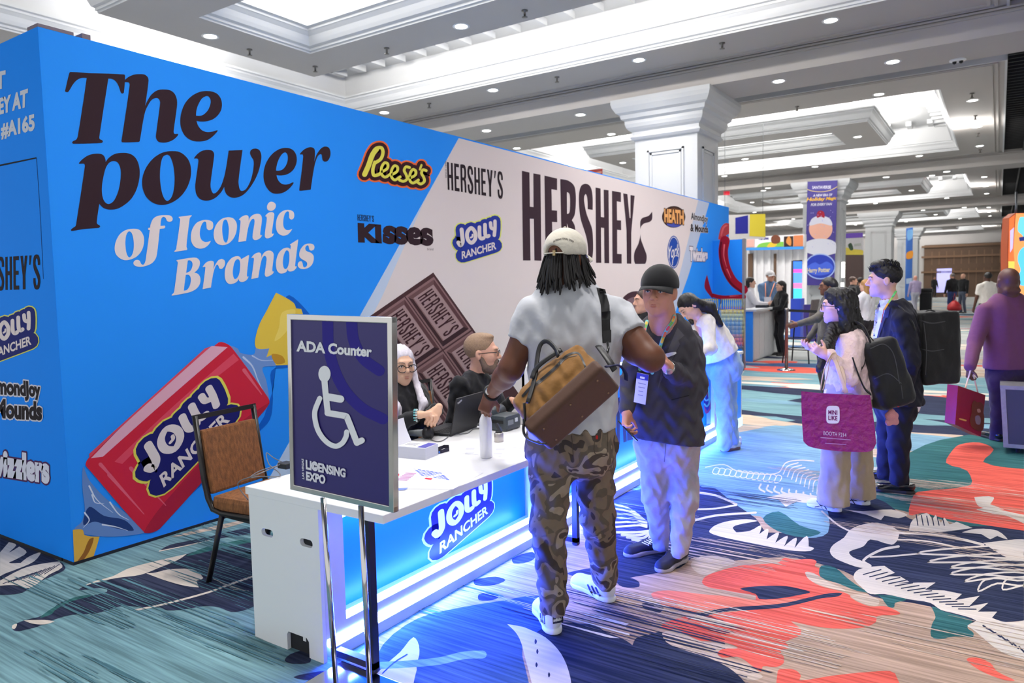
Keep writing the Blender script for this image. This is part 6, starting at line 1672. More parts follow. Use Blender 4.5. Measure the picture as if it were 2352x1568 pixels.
# ---------------------------------------------------------------- woman leaning on the tall counter
def woman_leaning():
    root = empty('person', on(2, 1660, 1025, 0), 'person with long black hair in cream jacket and pale jeans leaning on the counter', 'person')
    sk = skin((226, 180, 158)); D = 7.1; q = lambda x, y, d=D: P(x, y, d)
    fl = nrm(-CR*.75-CF*.35)
    hd = Head(q(1583, 705, 6.9), nrm(-CR*.85-CF*.35-UP*.75), nrm(UP*.7-CR*.75), sc=1.02)
    neck = q(1607, 735, 7.0); lat = nrm(CF*.85-CR*.35)
    hips = q(1662, 850, 7.15)
    L1 = [q(1655, 860, 7.05), q(1664, 940, 7.05), q(1664, 1018, 7.05)]; L2 = [q(1672, 860, 7.25), q(1674, 940, 7.25), q(1680, 1012, 7.25)]
    s1, e1, w1_ = q(1625, 738, 6.9), q(1632, 800, 6.75), q(1600, 812, 6.6)
    core = [cap(hips, neck, .09, .07, 0)]+[cap(a[0], a[1], .06, .045, .02) for a in (L1, L2)]+[cap(a[1], a[2], .045, .03, .02) for a in (L1, L2)]
    h = hand(w1_, -CR, -UP, 1, .95, curl=.3)
    soft('body', core, .012, list(sk), root, extra=((hd.skin(slim=.85, neck_to=neck, neck_r=.045), .006), ([cap(e1, w1_, .035, .026)]+h, .006)), paint=hd.paint())
    hd.details(root, mat('black_hair', (20, 16, 16), .55, var=.3, vscale=60), brow_r=.0026)
    CJ = cloth('cream_boucle', (236, 230, 222), .9, bump=.35, bscale=30)
    soft('jacket', levels([(neck+(hips-neck)*.02, .09, .06), (q(1622, 745), .15, .09), (q(1640, 775), .165, .12), (q(1655, 810), .18, .13), (q(1662, 835), .185, .14)], lat, .05)+[cap(s1, e1, .07, .06, .04), cap(e1, w1_, .058, .045, .02), cut(q(1655, 818), nrm(-UP*.8+CR*.45))], .008, CJ, root, wob=(.003, .12, 1, 1, .8, .9))
    DN = cloth('pale_denim', (150, 178, 214), .9, bump=.4, bscale=14, var=.15)
    soft('jeans', levels([(q(1652, 800, 7.12), .14, .11), (q(1664, 835, 7.15), .17, .13), (hips, .175, .13)], lat)+[cap(a[0], a[1], .095, .078, .04) for a in (L1, L2)]+[cap(a[1], a[2], .078, .075, .02) for a in (L1, L2)], .009, DN, root, wob=(.004, .13, 1, 1, .9, 1.5))
    HB = mat('black_hair', (20, 16, 16), .55, var=.3, vscale=60)
    soft('hair', [hd.e((0, -.018, .042), (.085, .1, .09), 0), sub(hd.e((0, .1, -.03), (.065, .08, .09), .015)), cap(hd.p(.05, -.05, .0), q(1630, 705, 6.95), .06, .055, .03), cap(q(1630, 705, 6.95), q(1655, 745, 6.92), .05, .028, .03), cap(hd.p(-.05, -.05, .0), q(1632, 710, 7.1), .05, .05, .03), cap(hd.p(.06, .02, -.02), q(1590, 742, 6.85), .028, .02, .02)], .007, HB, root, wob=(.0014, .03, 1, 1, .25, 2))
    WS = mat('white_sneaker', (222, 224, 228), .5); SO = mat('brown_rubber', (110, 80, 78), .6)
    for hx, tx in (((1698, 1030), (1640, 1040)), ((1702, 1020), (1650, 1022))): a, b = on(2, *hx, 0), on(2, *tx, 0); shoe(root, a, b-a, WS, SO, L=.25, h=.07, sc=.95, name='sneaker')
woman_leaning()
# ---------------------------------------------------------------- dark haired woman half hidden behind the blazer man
def woman_hidden():
    root = empty('person', on(2, 1500, 1120, 0), 'person with long brown hair half hidden behind the man in the blazer', 'person')
    o = P(1484, 654, 6.55); base = np.array([o[0], o[1], 0]); root.location = tuple(base)
    figure(root, base, o[2]*.985, nrm(-CR*.9-CF*.25), cloth('black_top', (26, 26, 30)), cloth('black_trousers', (24, 24, 28)), mat('brown_hair', (70, 48, 38), .5, var=.3, vscale=60), (222, 170, 146), long_hair=.16, res=.012)
woman_hidden()
# ---------------------------------------------------------------- seated staff behind the low counter
def seated(label, hx, hy, hdp, hfwd, sh, els, wrs, hips, sk_rgb, top, hairfn, hand_dirs, face_sc=1.0, lat=None, head_up=UP, slim=.95, curl=.6):
    root = empty('person', (hips[0], hips[1], 0), label, 'person'); sk = skin(sk_rgb)
    hd = Head(P(hx, hy, hdp), hfwd, head_up, sc=face_sc); neck = (sh[0]+sh[1])/2+UP*.03
    lat = nrm(sh[1]-sh[0]); lat[2] = 0; lat = nrm(lat); f = np.cross(UP, lat); f = f if np.dot(f, hfwd) > 0 else -f
    core = [cap(hips, neck, .1, .07, 0)]; hs = []; sl = []
    for i in (0, 1):
        core += [cap(sh[i], els[i], .042, .036, .02), cap(els[i], wrs[i], .036, .026, .02)]
        hs += hand(wrs[i], hand_dirs[i][0], hand_dirs[i][1], hand_dirs[i][2], .98, curl=curl)
        sl += [cap(sh[i], els[i], .07, .06, .05), cap(els[i], wrs[i]-nrm(wrs[i]-els[i])*.03, .058, .042, .02)]
    ff = np.array([1., 0, 0]); ly = np.array([0, 1., 0]); kn = [hips+ff*.40+ly*s*.1+UP*.02 for s in (-1, 1)]; an = [k-UP*(k[2]-.08)-ff*.12 for k in kn]
    core += [cap(hips+ly*s*.09, k, .07, .05, .03) for s, k in zip((-1, 1), kn)]+[cap(k, a, .05, .035, .02) for k, a in zip(kn, an)]
    soft('body', core, .012, list(sk), root, extra=((hd.skin(slim=slim, neck_to=neck, neck_r=.052), .0055), (hs, .005)), paint=hd.paint())
    T = [(neck+UP*.015, .075, .06), (neck-UP*.045, .175, .08), (neck-UP*.15, .19, .115), (hips+UP*.18, .17, .12), (hips, .19, .13)]
    tp_ = soft('top', levels(T, lat, .05)+sl, .008, top, root, wob=(.0035, .1, 1, 1, .9, hx*.1))
    soft('trousers', levels([(hips+UP*.05, .17, .12), (hips-UP*.04, .18, .1)], lat)+[cap(hips+ly*s*.09, k, .085, .07, .04) for s, k in zip((-1, 1), kn)]+[cap(k, a, .07, .055, .02) for k, a in zip(kn, an)], .014, cloth('black_trousers', (24, 24, 28)), root)
    for a in an: shoe(root, a-ff*.05, ff, mat('shoe_leather', (30, 28, 30), .5), mat('shoe_sole', (40, 38, 38), .6), L=.26)
    hairfn(root, hd)
    return root, hd, tp_
SILV = mat('silver_hair', (214, 208, 220), .5, var=.18, vscale=90)
def silver(root, hd):
    soft('hair', [hd.e((0, -.02, .045), (.083, .1, .088), 0), sub(hd.e((0, .105, -.025), (.066, .085, .095), .015)), hd.cp((.072, -.01, .02), (.09, .03, -.12), .026, .02, .02), hd.cp((.09, .03, -.12), (.095, .15, -.23), .02, .03, .02), hd.cp((.095, .15, -.23), (.08, .17, -.30), .03, .012, .02), hd.cp((-.072, -.01, .02), (-.09, .03, -.12), .026, .02, .02), hd.cp((-.09, .03, -.12), (-.08, .15, -.22), .02, .028, .02), hd.cp((-.08, .15, -.22), (-.04, .17, -.27), .026, .01, .02), hd.cp((0, -.07, .0), (0, -.09, -.16), .06, .045, .03)], .006, SILV, root, wob=(.002, .028, 1, 1, .3, 1))
    hd.details(root, mat('grey_brow', (140, 122, 112), .8), brow_r=.0026)
    FRM = mat('black_glasses', (18, 17, 18), .3); m = MB()
    for x in (-1, 1):
        m.tube([hd.p(x*.034+.027*math.cos(a), .105, -.006+.022*math.sin(a)+.003*math.cos(a)*x) for a in [k*PI/10 for k in range(20)]], .0024*hd.s, FRM, 7, closed=True)
        m.tube([hd.p(x*.062, .104, .004), hd.p(x*.078, .06, .004), hd.p(x*.082, -.01, .0)], .0022, FRM, 6)
    m.tube([hd.p(-.009, .108, .0), hd.p(0, .11, .002), hd.p(.009, .108, .0)], .0022, FRM, 6); m.build('glasses', root)
BLKS = cloth('black_jacket', (28, 28, 32), .8, bump=.4, bscale=10)
S1 = (P(888, 906, 4.6), P(957, 903, 4.85))
def tbl(x, y, z=ZT): return on(2, x, y, z)
r_, hd_, t_ = seated('person with long silver hair and black glasses seated behind the white counter', 920, 840, 4.68, nrm(CR*.45-CF*.75-UP*.02), S1, (P(893, 985, 4.45), P(972, 965, 4.78)), (P(958, 953, 4.42), P(1006, 938, 4.46)), np.array([-3.28, 3.42, .46]), (222, 178, 150), BLKS, silver,
    ((nrm(CR*.95-CF*.1+UP*.1), nrm(-UP-CF*.1), 1), (nrm(-CR*.45-CF*.35-UP*.75), nrm(-UP*.3+CF*.8), -1)), face_sc=1.06)
m = MB(); w = P(953, 954, 4.42)
for k in range(2):
    for j in range(14):
        a = 2*PI*j/14; m.lathe(w+np.array([0, 0, 0])+nrm(CR*.9-CF*.1)*(.012*k)+(UP*math.cos(a)+np.cross(nrm(CR), UP)*math.sin(a))*.036, [(.0055, -.004), (.0065, 0), (.0055, .004)], mat('turquoise_bead' if k == 0 else 'pale_bead', (120, 196, 200) if k == 0 else (196, 214, 216), .3), 8)
m.build('bead_bracelet', r_)
def bearded(root, hd):
    H = mat('sandy_grey_hair', (150, 122, 98), .7, var=.3, vscale=120)
    soft('hair', [hd.e((0, -.02, .045), (.08, .1, .088), 0), hd.e((0, .02, .105), (.05, .055, .022), .02), sub(hd.e((0, .105, .0), (.08, .088, .082), .012)), sub(hd.e((.08, .02, -.02), (.03, .045, .05), .005)), sub(hd.e((-.08, .02, -.02), (.03, .045, .05), .005)), cut(hd.p(0, 0, -.06), -hd.R[2])], .006, H, root, wob=(.001, .022, 1, 1, 1, 2))
    B = mat('grey_brown_beard', (118, 98, 86), .85, var=.35, vscale=150)
    soft('beard', [hd.e((0, .035, -.083), (.057, .057, .042), 0), hd.e((0, .07, -.098), (.04, .034, .03), .02), hd.cp((.062, .0, -.02), (.058, .025, -.08), .016, .02, .015), hd.cp((-.062, .0, -.02), (-.058, .025, -.08), .016, .02, .015), hd.cp((-.022, .094, -.048), (.022, .094, -.048), .007, k=.01), hd.cp((.026, .09, -.05), (.03, .078, -.085), .011, k=.012), hd.cp((-.026, .09, -.05), (-.03, .078, -.085), .011, k=.012), sub(hd.cp((-.018, .1, -.061), (.018, .1, -.061), .009, k=.004)), sub(hd.e((0, .02, -.0), (.075, .12, .028), .01))], .005, B, root)
    hd.details(root, H, brow_r=.003)
    FRM = mat('black_glasses', (18, 17, 18), .3); m = MB()
    for x in (-1, 1):
        m.tube([hd.p(x*.033+.025*math.cos(a), .104, .004+.017*math.sin(a)) for a in [k*PI/9 for k in range(18)]], .0018, FRM, 6, closed=True); m.tube([hd.p(x*.058, .1, .012), hd.p(x*.08, .05, .012), hd.p(x*.084, -.01, .006)], .0026, FRM, 6)
    m.tube([hd.p(-.008, .107, .008), hd.p(.008, .107, .008)], .0018, FRM, 6); m.build('glasses', root)
S2 = (P(1056, 886, 4.95), P(1124, 882, 5.3))
r2, hd2, t2 = seated('person with grey beard and glasses in black shirt seated behind the laptop', 1108, 812, 5.1, nrm(CR*.95-CF*.12), S2, (P(1046, 968, 4.95), P(1150, 950, 5.2)), (P(1135, 945, 4.85), P(1178, 920, 5.0)), np.array([-3.22, 4.15, .46]), (222, 170, 146), cloth('black_shirt', (24, 24, 28), .8, bump=.4), bearded,
    ((nrm(CR*.9-UP*.2), nrm(-UP), 1), (nrm(CR*.8-CF*.4-UP*.3), nrm(-CF*.3-UP), -1)), face_sc=1.12, curl=.85)

# ---------------------------------------------------------------- woman in pink with the purple tote, young man beside her
def woman_in_pink():
    root = empty('person', on(2, 1930, 1172, 0), 'person with long black hair in pale pink knit and khaki trousers, hands raised in front', 'person')
    sk = skin((230, 182, 166)); D = 5.2; q = lambda x, y, d=D: P(x, y, d)
    f = nrm(-CR*.97-CF*.2); lat = nrm(-CF*.97+CR*.2)                 # her left side is away from the picture plane toward the camera
    hd = Head(q(1926, 704, 5.2), nrm(-CR*.91+CF*.41), sc=1.05); neck = q(1938, 765, 5.22)
    s1, e1, w1_ = q(1958, 795, 5.06), q(1950, 868, 4.98), q(1896, 815, 5.0)
    s2, e2, w2_ = q(1940, 795, 5.4), q(1925, 865, 5.45), q(1880, 805, 5.3)
    hips = q(1945, 915)
    L1 = [q(1926, 950, 5.13), q(1918, 1060, 5.12), q(1915, 1150, 5.15)]; L2 = [q(1968, 950, 5.28), q(1972, 1060, 5.3), q(1974, 1140, 5.32)]
    core = [cap(hips, neck, .09, .06, 0)]+[cap(a[0], a[1], .055, .045, .02) for a in (L1, L2)]+[cap(a[1], a[2], .045, .03, .02) for a in (L1, L2)]
    hs = hand(w1_, nrm(-CR*.8+UP*.5), nrm(UP*.4+CF), -1, .95, curl=.75)+hand(w2_, nrm(-CR*.7+UP*.2), nrm(UP+CR*.2), 1, .95, curl=.35)
    soft('body', core, .012, list(sk), root, extra=((hd.skin(slim=.85, nose=.95, neck_to=neck, neck_r=.048), .005), ([cap(e1, w1_, .034, .026), cap(e2, w2_, .034, .026)]+hs, .005)), paint=hd.paint())
    HB = mat('black_hair', (20, 16, 16), .55, var=.3, vscale=60)
    hd.details(root, HB, brow_r=.0026)
    KN = cloth('pink_knit', (232, 204, 204), .95, bump=.5, bscale=45, sheen=.3)
    soft('sweater', levels([(neck+UP*.01, .08, .06), (q(1945, 785), .16, .085), (q(1948, 830), .165, .115), (q(1950, 880), .155, .115), (q(1950, 925), .165, .125)], lat, .05)
       + [cap(s1, e1, .074, .062, .05), cap(e1, w1_+CR*.03, .06, .045, .02), cap(s2, e2, .074, .062, .05), cap(e2, w2_+CR*.03, .06, .045, .02), cut(q(1950, 912), -UP)], .007, KN, root, wob=(.003, .09, 1, 1, .8, .7))
    KH = cloth('khaki_wool', (172, 154, 130), .9, bump=.3, bscale=12)
    soft('trousers', levels([(q(1946, 895), .15, .115), (q(1946, 940), .165, .13)], lat)+[cap(L1[0], L1[1], .098, .094, .04), cap(L1[1], L1[2], .094, .108, .02), cap(L2[0], L2[1], .098, .094, .04), cap(L2[1], L2[2], .094, .112, .02), cut(q(1940, 1152), -UP)], .008, KH, root, wob=(.004, .12, 1, 1, .3, 1.2))
    def lock(pts, r, rs): 
        pts = [np.array(p) for p in pts]; return [cap(pts[i], pts[i+1], r[i], r[i+1], rs) for i in range(len(pts)-1)]
    soft('hair', [hd.e((0, -.02, .045), (.086, .104, .09), 0), sub(hd.e((0, .108, -.03), (.074, .07, .085), .012)), hd.cp((0, .045, .1), (0, .06, .085), .03, k=.03)]
       + lock([hd.p(.06, .0, .02), hd.p(.078, .01, -.08), q(1900, 800, 5.05), q(1880, 850, 5.0)], [.055, .05, .042, .02], .03)
       + lock([hd.p(.03, -.06, .0), hd.p(.04, -.09, -.12), q(1975, 800, 5.08), q(2000, 860, 5.05)], [.07, .065, .04, .014], .03)
       + lock([hd.p(-.05, -.04, .0), hd.p(-.06, -.06, -.15), q(1950, 830, 5.42)], [.055, .05, .03], .03), .006, HB, root, wob=(.003, .03, 1, 1, .3, 2.2))
    m = MB(); rg = random.Random(8)
    for k in range(9):
        a = hd.p(.06+rg.uniform(-.02, .02), -.05+rg.uniform(-.04, .06), -.08); b_ = q(1985+rg.uniform(-10, 22), 800+rg.uniform(-20, 30), 5.02); c = b_+CR*rg.uniform(-.05, .05)-UP*rg.uniform(.03, .12)
        m.tube(smooth3([a, (a+b_)/2+CR*rg.uniform(-.03, .03), b_, c], 4), [.004]*12+[.0012], HB, 5)
    m.build('hair_strands', root)
    FRM = mat('black_glasses', (18, 17, 18), .3); m = MB()
    for x in (-1, 1):
        m.tube([hd.p(x*.034+.024*math.cos(a), .107, .0+.02*math.sin(a)) for a in [k*PI/9 for k in range(18)]], .0022, FRM, 6, closed=True); m.tube([hd.p(x*.058, .105, .008), hd.p(x*.08, .05, .006), hd.p(x*.084, -.01, .0)], .0024, FRM, 6)
    m.tube([hd.p(-.01, .109, .004), hd.p(.01, .109, .004)], .002, FRM, 6); m.build('glasses', root)
    WS, SO, BK = mat('white_sneaker', (222, 224, 228), .5), mat('white_rubber', (236, 238, 240), .5), mat('black_stripe', (24, 24, 40), .5)
    for hx, tx, st in (((1932, 1176), (1856, 1160), 0), ((1998, 1160), (1930, 1150), 1)):
        a, b_ = on(2, *hx, 0), on(2, *tx, 0); o = shoe(root, a, b_-a, WS, SO, L=.25, h=.07, sc=.97, name='sneaker'); g = GD(drape([o]), 2); g.maxe = 4
        dx = 0 if st == 0 else 65; dy = 0 if st == 0 else -12
        g.stroke([(1876+dx, 1150+dy), (1886+dx, 1162+dy), (1892+dx, 1170+dy)], 2, BK).up(); g.stroke([(1884+dx, 1150+dy), (1892+dx, 1160+dy), (1899+dx, 1170+dy)], 2, BK).up(); g.stroke([(1872+dx, 1164+dy), (1895+dx, 1160+dy), (1915+dx, 1166+dy), (1928+dx, 1160+dy)], 2, BK); g.build('shoe_stripes', o)
    # black backpack on her near shoulder
    bp = empty('backpack', q(2035, 850, 5.1), 'slouchy black backpack on the woman in pink', 'backpack')
    NB = cloth('black_nylon', (26, 26, 28), .6, bump=.5, bscale=9)
    c = q(2028, 850, 5.08); u = nrm(q(2055, 925, 5.08)-q(2003, 768, 5.1)); v = nrm(np.cross(u, CF)); v = v if np.dot(v, CR) > 0 else -v; w = np.cross(u, v)
    soft('pack_body', [rbox(c+u*.02, (.19, .075, .07), np.array([u, v, w]), 0, .05), ell(c+u*.12, (.13, .13, .12), np.array([u, v, w]), .05)], .007, NB, bp, wob=(.0025, .16, .7, .9, .6, .8))
    m = MB(); m.tube(smooth3([q(2005, 800, 5.02), q(1985, 752, 5.02), q(1965, 742, 5.1), q(1945, 760, 5.2)], 5), .02, NB, 8, flat=.35); m.tube(smooth3([q(1958, 820, 4.93), q(1968, 850, 4.92), q(1985, 890, 4.95), q(2000, 905, 5.0)], 5), .014, NB, 8, flat=.35); m.build('shoulder_strap', bp)
    m = MB(); m.obox(q(2066, 925, 4.98), (nrm(CR*.4+UP), nrm(CR-UP*.4), CF), (.03, .007, .003), mat('red_tab', (200, 40, 40), .6)); m.build('pull_tab', bp)
    pk = [o for o in bp.children if o.name.startswith('pack_body')]; SEAM = mat('grey_seam', (62, 62, 66), .7); g = GD(drape(pk), 2); g.maxe = 6
    g.stroke('2000,800 2030,790 2052,812 2066,880', 2.2, SEAM).stroke('2008,870 2040,858 2070,880', 2, SEAM).stroke('2070,885 2074,915', 2, SEAM); g.build('pack_seam', pk[0])
    pl = empty('key_charm', q(2048, 955, 5.05), 'fluffy pink charm hanging under the black backpack', 'charm')
    soft('plush', [ell(q(2048+dx, 958+dy, 5.05), (.022, .022, .025), None, .015) for dx, dy in ((-8, -4), (8, -4), (0, 8), (-7, 12), (9, 10), (0, -12))], .005, mat('pink_plush', (238, 164, 168), .95, bump=.6, bscale=200), pl)
    # tote bag
    tote = empty('tote_bag', q(1925, 960, 4.95), 'purple glossy tote bag with a white square badge hanging from the arm', 'bag')
    pj = planep(q(1920, 960, 4.93), q(1920, 960, 4.93)+nrm(CR*.99-CF*.1), q(1920, 960, 4.93)+UP)
    PM = mat('purple_laminate', (150, 24, 112), .22, var=.25, vscale=14, bump=.9, bscale=22, coat=.3)
    tb = lambda x, y: (1780+x/2.449, 560+y/2.45)
    outl = smooth_loop(*parse("148,828* 250,838 400,846 535,850* 555,980 570,1120* 540,1165 440,1170 300,1160 195,1140 160,1110* 150,960"), n=4); outl = [tb(*c) for c in outl]
    m = MB(); fr = [pj(*c, 0) for c in outl]; m.prism(fr, nrm(ray(1925, 960))*.06, PM, False); m.build('bag_body', tote)
    g = G(pj, 4)
    rr = [tb(325+38*math.copysign(abs(math.cos(a))**.45, math.cos(a)), 960+50*math.copysign(abs(math.sin(a))**.45, math.sin(a))) for a in [k*PI/14 for k in range(28)]]
    g.poly(rr, (236, 232, 240)).up()
    g.text('MINI', (120, 30, 100), Q(tb, (299, 958), (350, 962), (350, 936), (299, 934)), bold=.03); g.text('LIKE', (120, 30, 100), Q(tb, (299, 990), (350, 993), (350, 968), (299, 964)), bold=.03)
    g.text('BOOTH F214', (226, 206, 226), Q(tb, (272, 1074), (400, 1086), (400, 1064), (272, 1052)))
    g.poly([tb(*c) for c in ((255, 1086), (425, 1100), (425, 1104), (255, 1090))], (200, 150, 200)); g.poly([tb(*c) for c in ((280, 1118), (400, 1126), (400, 1130), (280, 1122))], (190, 130, 190)); g.build('bag_print', tote)
    STP = mat('cream_strap', (236, 208, 188), .7)
    for pts in (((1890, 896), (1900, 860), (1908, 822), (1918, 828), (1930, 862), (1944, 902)), ((1884, 896), (1893, 850), (1912, 812), (1925, 830), (1938, 865), (1938, 900))):
        m = MB(); m.tube(smooth3([q(x, y, 4.92+.03*(k in (2, 3))) for k, (x, y) in enumerate(pts)], 4), .014, STP, 8, flat=.2); m.build('strap', tote)
woman_in_pink()
def young_man():
    root = empty('person', on(2, 2040, 1125, 0), 'person with spiky black hair in navy suit and white shirt, hands behind back', 'person')
    sk = skin((226, 176, 152)); D = 5.75; q = lambda x, y, d=D: P(x, y, d)
    f = nrm(-CR*.93-CF*.1); f = nrm(-CR*.95+CF*.0); lat = nrm(-CF)
    hd = Head(q(2030, 645, 5.75), nrm(-CR*.93+CF*.36), sc=1.1); neck = q(2048, 705, 5.75)
    s1, e1, w1_ = q(2075, 735, 5.56), q(2092, 830, 5.5), q(2075, 905, 5.6); s2, e2, w2_ = q(2055, 735, 5.95), q(2060, 830, 6.0), q(2060, 905, 5.8)
    hips = q(2058, 895)
    L1 = [q(2068, 930, 5.66), q(2064, 1020, 5.64), q(2066, 1102, 5.66)]; L2 = [q(2042, 930, 5.85), q(2040, 1015, 5.88), q(2034, 1085, 5.92)]
    core = [cap(hips, neck, .1, .065, 0)]+[cap(a[0], a[1], .06, .045, .02) for a in (L1, L2)]+[cap(a[1], a[2], .045, .03, .02) for a in (L1, L2)]
    hs = hand(w1_, nrm(-UP-CR*.3), nrm(CF), 1, 1.0, curl=.6)+hand(w2_, nrm(-UP-CR*.3), nrm(-CF), -1, 1.0, curl=.6)
    soft('body', core, .012, list(sk), root, extra=((hd.skin(neck_to=neck, neck_r=.055, slim=.95), .0055), (hs, .006)), paint=hd.paint())
    HB = mat('black_hair', (20, 16, 16), .55, var=.3, vscale=60); hd.details(root, HB, brow_r=.003)
    soft('hair', [hd.e((0, -.02, .05), (.083, .102, .088), 0), hd.e((0, .03, .115), (.062, .06, .035), .03), sub(hd.e((0, .1, -.015), (.09, .078, .085), .01)), sub(hd.e((.085, .02, -.035), (.03, .05, .05), .005)), sub(hd.e((-.085, .02, -.035), (.03, .05, .05), .005)), cut(hd.p(0, 0, -.07), -hd.R[2])], .006, HB, root, wob=(.0018, .035, 1, 1, 1, 2))
    m = MB(); rg = random.Random(2)
    for k in range(170):
        x, y = rg.uniform(-.065, .065), rg.uniform(-.1, .09); z = .05+.088*math.sqrt(max(.05, 1-(x/.085)**2-((y+.02)/.115)**2)); a = hd.p(x, y, z); m.tube([a, a+(hd.R[2]*.022+hd.R[1]*rg.uniform(-.008, .022)+hd.R[0]*rg.uniform(-.012, .012))*1.1], [.0055, .001], HB, 5)
    m.build('hair_tufts', root)
    SH = cloth('white_shirt', (230, 228, 236), .8, bump=.15)
    J = [(q(2050, 702), .085, .065), (q(2058, 718), .17, .085), (q(2062, 770), .2, .13), (q(2062, 840), .185, .125), (q(2060, 900), .195, .14), (q(2060, 930), .2, .145)]
    soft('shirt', levels([(c-CR*.0, h-.03, d-.012) for c, h, d in J], lat, .05)+[cap(q(2046, 708), q(2041, 690), .068, .066, .01), sub(cap(q(2046, 700), q(2038, 672), .058, .07, 0))], .007, SH, root)
    NV = cloth('navy_suit', (30, 30, 42), .8, bump=.35, bscale=9, sheen=.05)
    op = [q(2018, 695, 5.64), q(2016, 760, 5.66), q(2008, 830, 5.7), q(2004, 900, 5.72)]
    soft('suit_jacket', levels(J, lat, .05)+[cap(s1, e1, .082, .07, .05), cap(e1, w1_, .066, .05, .02), cap(s2, e2, .08, .066, .05), cap(e2, w2_, .064, .05, .02)]+[sub(cap(op[i], op[i+1], .10-.018*i, .082-.018*i, .006)) for i in range(3)]+[cut(q(2060, 925), -UP), sub(cap(neck-UP*.01, neck+UP*.1, .072, .09, .01))], .0075, NV, root, wob=(.004, .1, 1, 1, 1, 1.9))
    soft('trousers', levels([(q(2058, 890), .17, .12), (q(2058, 935), .18, .13)], lat)+[cap(L1[0], L1[1], .1, .08, .04), cap(L1[1], L1[2], .08, .066, .02), cap(L2[0], L2[1], .1, .08, .04), cap(L2[1], L2[2], .08, .066, .02)], .009, cloth('navy_suit', (30, 30, 42), .8, bump=.35, bscale=9, sheen=.05), root, wob=(.004, .12, 1, 1, .8, 1))
    jk_ = [o for o in root.children if o.name.startswith('suit_jacket')]; g = GD(drape(jk_+[o for o in root.children if o.name.startswith('shirt')], .006), 2); g.maxe = 5
    g.poly("2012,708* 2034,700* 2030,722 2022,745 2014,775 2010,800* 2006,770 2008,735", SH); g.build('shirt_front', root)
    g = GD(drape(jk_, .007), 3); g.maxe = 5; g.poly("2034,700* 2044,706* 2040,728* 2034,730* 2018,776 2010,802* 2022,745 2030,722", cloth('navy_lapel', (44, 45, 66), .8, bump=.2)); g.stroke("2066,722 2074,760 2080,820", 2, mat('suit_seam', (18, 18, 30), .8)); g.build('lapel', jk_[0])
    BL, SB = mat('black_patent', (18, 17, 20), .2, coat=.4), mat('shoe_sole', (40, 38, 38), .6)
    for hx, tx in (((2100, 1134), (2010, 1126)), ((2062, 1104), (1990, 1096))): a, b_ = on(2, *hx, 0), on(2, *tx, 0); shoe(root, a, b_-a, BL, SB, L=.29, h=.07, sc=1.05, name='loafer')
    lan = empty('lanyard', q(2040, 690, 5.65), 'green and orange lanyard round the young man collar', 'lanyard')
    m = MB()
    for k, (p0, p1, col) in enumerate((((2058, 668), (2050, 682), (90, 190, 90)), ((2050, 682), (2040, 696), (150, 200, 80)), ((2040, 696), (2030, 712), (226, 160, 60)), ((2030, 712), (2024, 740), (230, 100, 60)))):
        a, b_ = q(*p0, 5.62-.005*k), q(*p1, 5.61-.005*k); m.tube([a, b_], .011, mat('ribbon_green' if k < 2 else 'ribbon_orange', col, .6), 8, flat=.25)
    m.build('ribbon', lan)
    bp = empty('backpack', q(2135, 790, 5.7), 'big square black backpack on the young man in navy', 'backpack')
    NB = cloth('black_nylon', (26, 26, 28), .6, bump=.5, bscale=9)
    c = q(2134, 795, 5.72); R = np.array([nrm(CR+UP*.03), nrm(CF), nrm(UP-CR*.03)])
    soft('pack_body', [rbox(c, (.115, .15, .25), R, 0, .03), rbox(c+CR*.03-UP*.05, (.11, .12, .17), R, .03, .03)], .008, NB, bp, wob=(.0025, .17, .6, .8, .7, 1))
    m = MB(); m.tube(smooth3([q(2115, 722, 5.6), q(2135, 712, 5.6), q(2160, 722, 5.6), q(2178, 740, 5.62), q(2172, 752, 5.62)], 5), .012, NB, 8, flat=.4)
    for k in range(9): m.tube([q(2168, 745+14*k, 5.6), q(2174, 751+14*k, 5.6), q(2167, 757+14*k, 5.6)], .007, NB, 6)
    m.build('webbing', bp)
    pk = [o for o in bp.children if o.name.startswith('pack_body')]; SEAM = mat('grey_seam', (62, 62, 66), .7); g = GD(drape(pk), 2); g.maxe = 6
    g.stroke('2112,735 2140,742 2170,738', 3, SEAM).stroke('2122,742 2128,800 2126,860', 2, SEAM).stroke('2112,800 2140,806 2168,802', 2, SEAM); g.build('pack_seam', pk[0])
    m = MB(); m.tube(smooth3([q(2108, 800, 5.52), q(2098, 745, 5.48), q(2075, 712, 5.54), q(2066, 705, 5.62)], 5), .022, NB, 8, flat=.3); m.build('shoulder_strap', bp)
young_man()
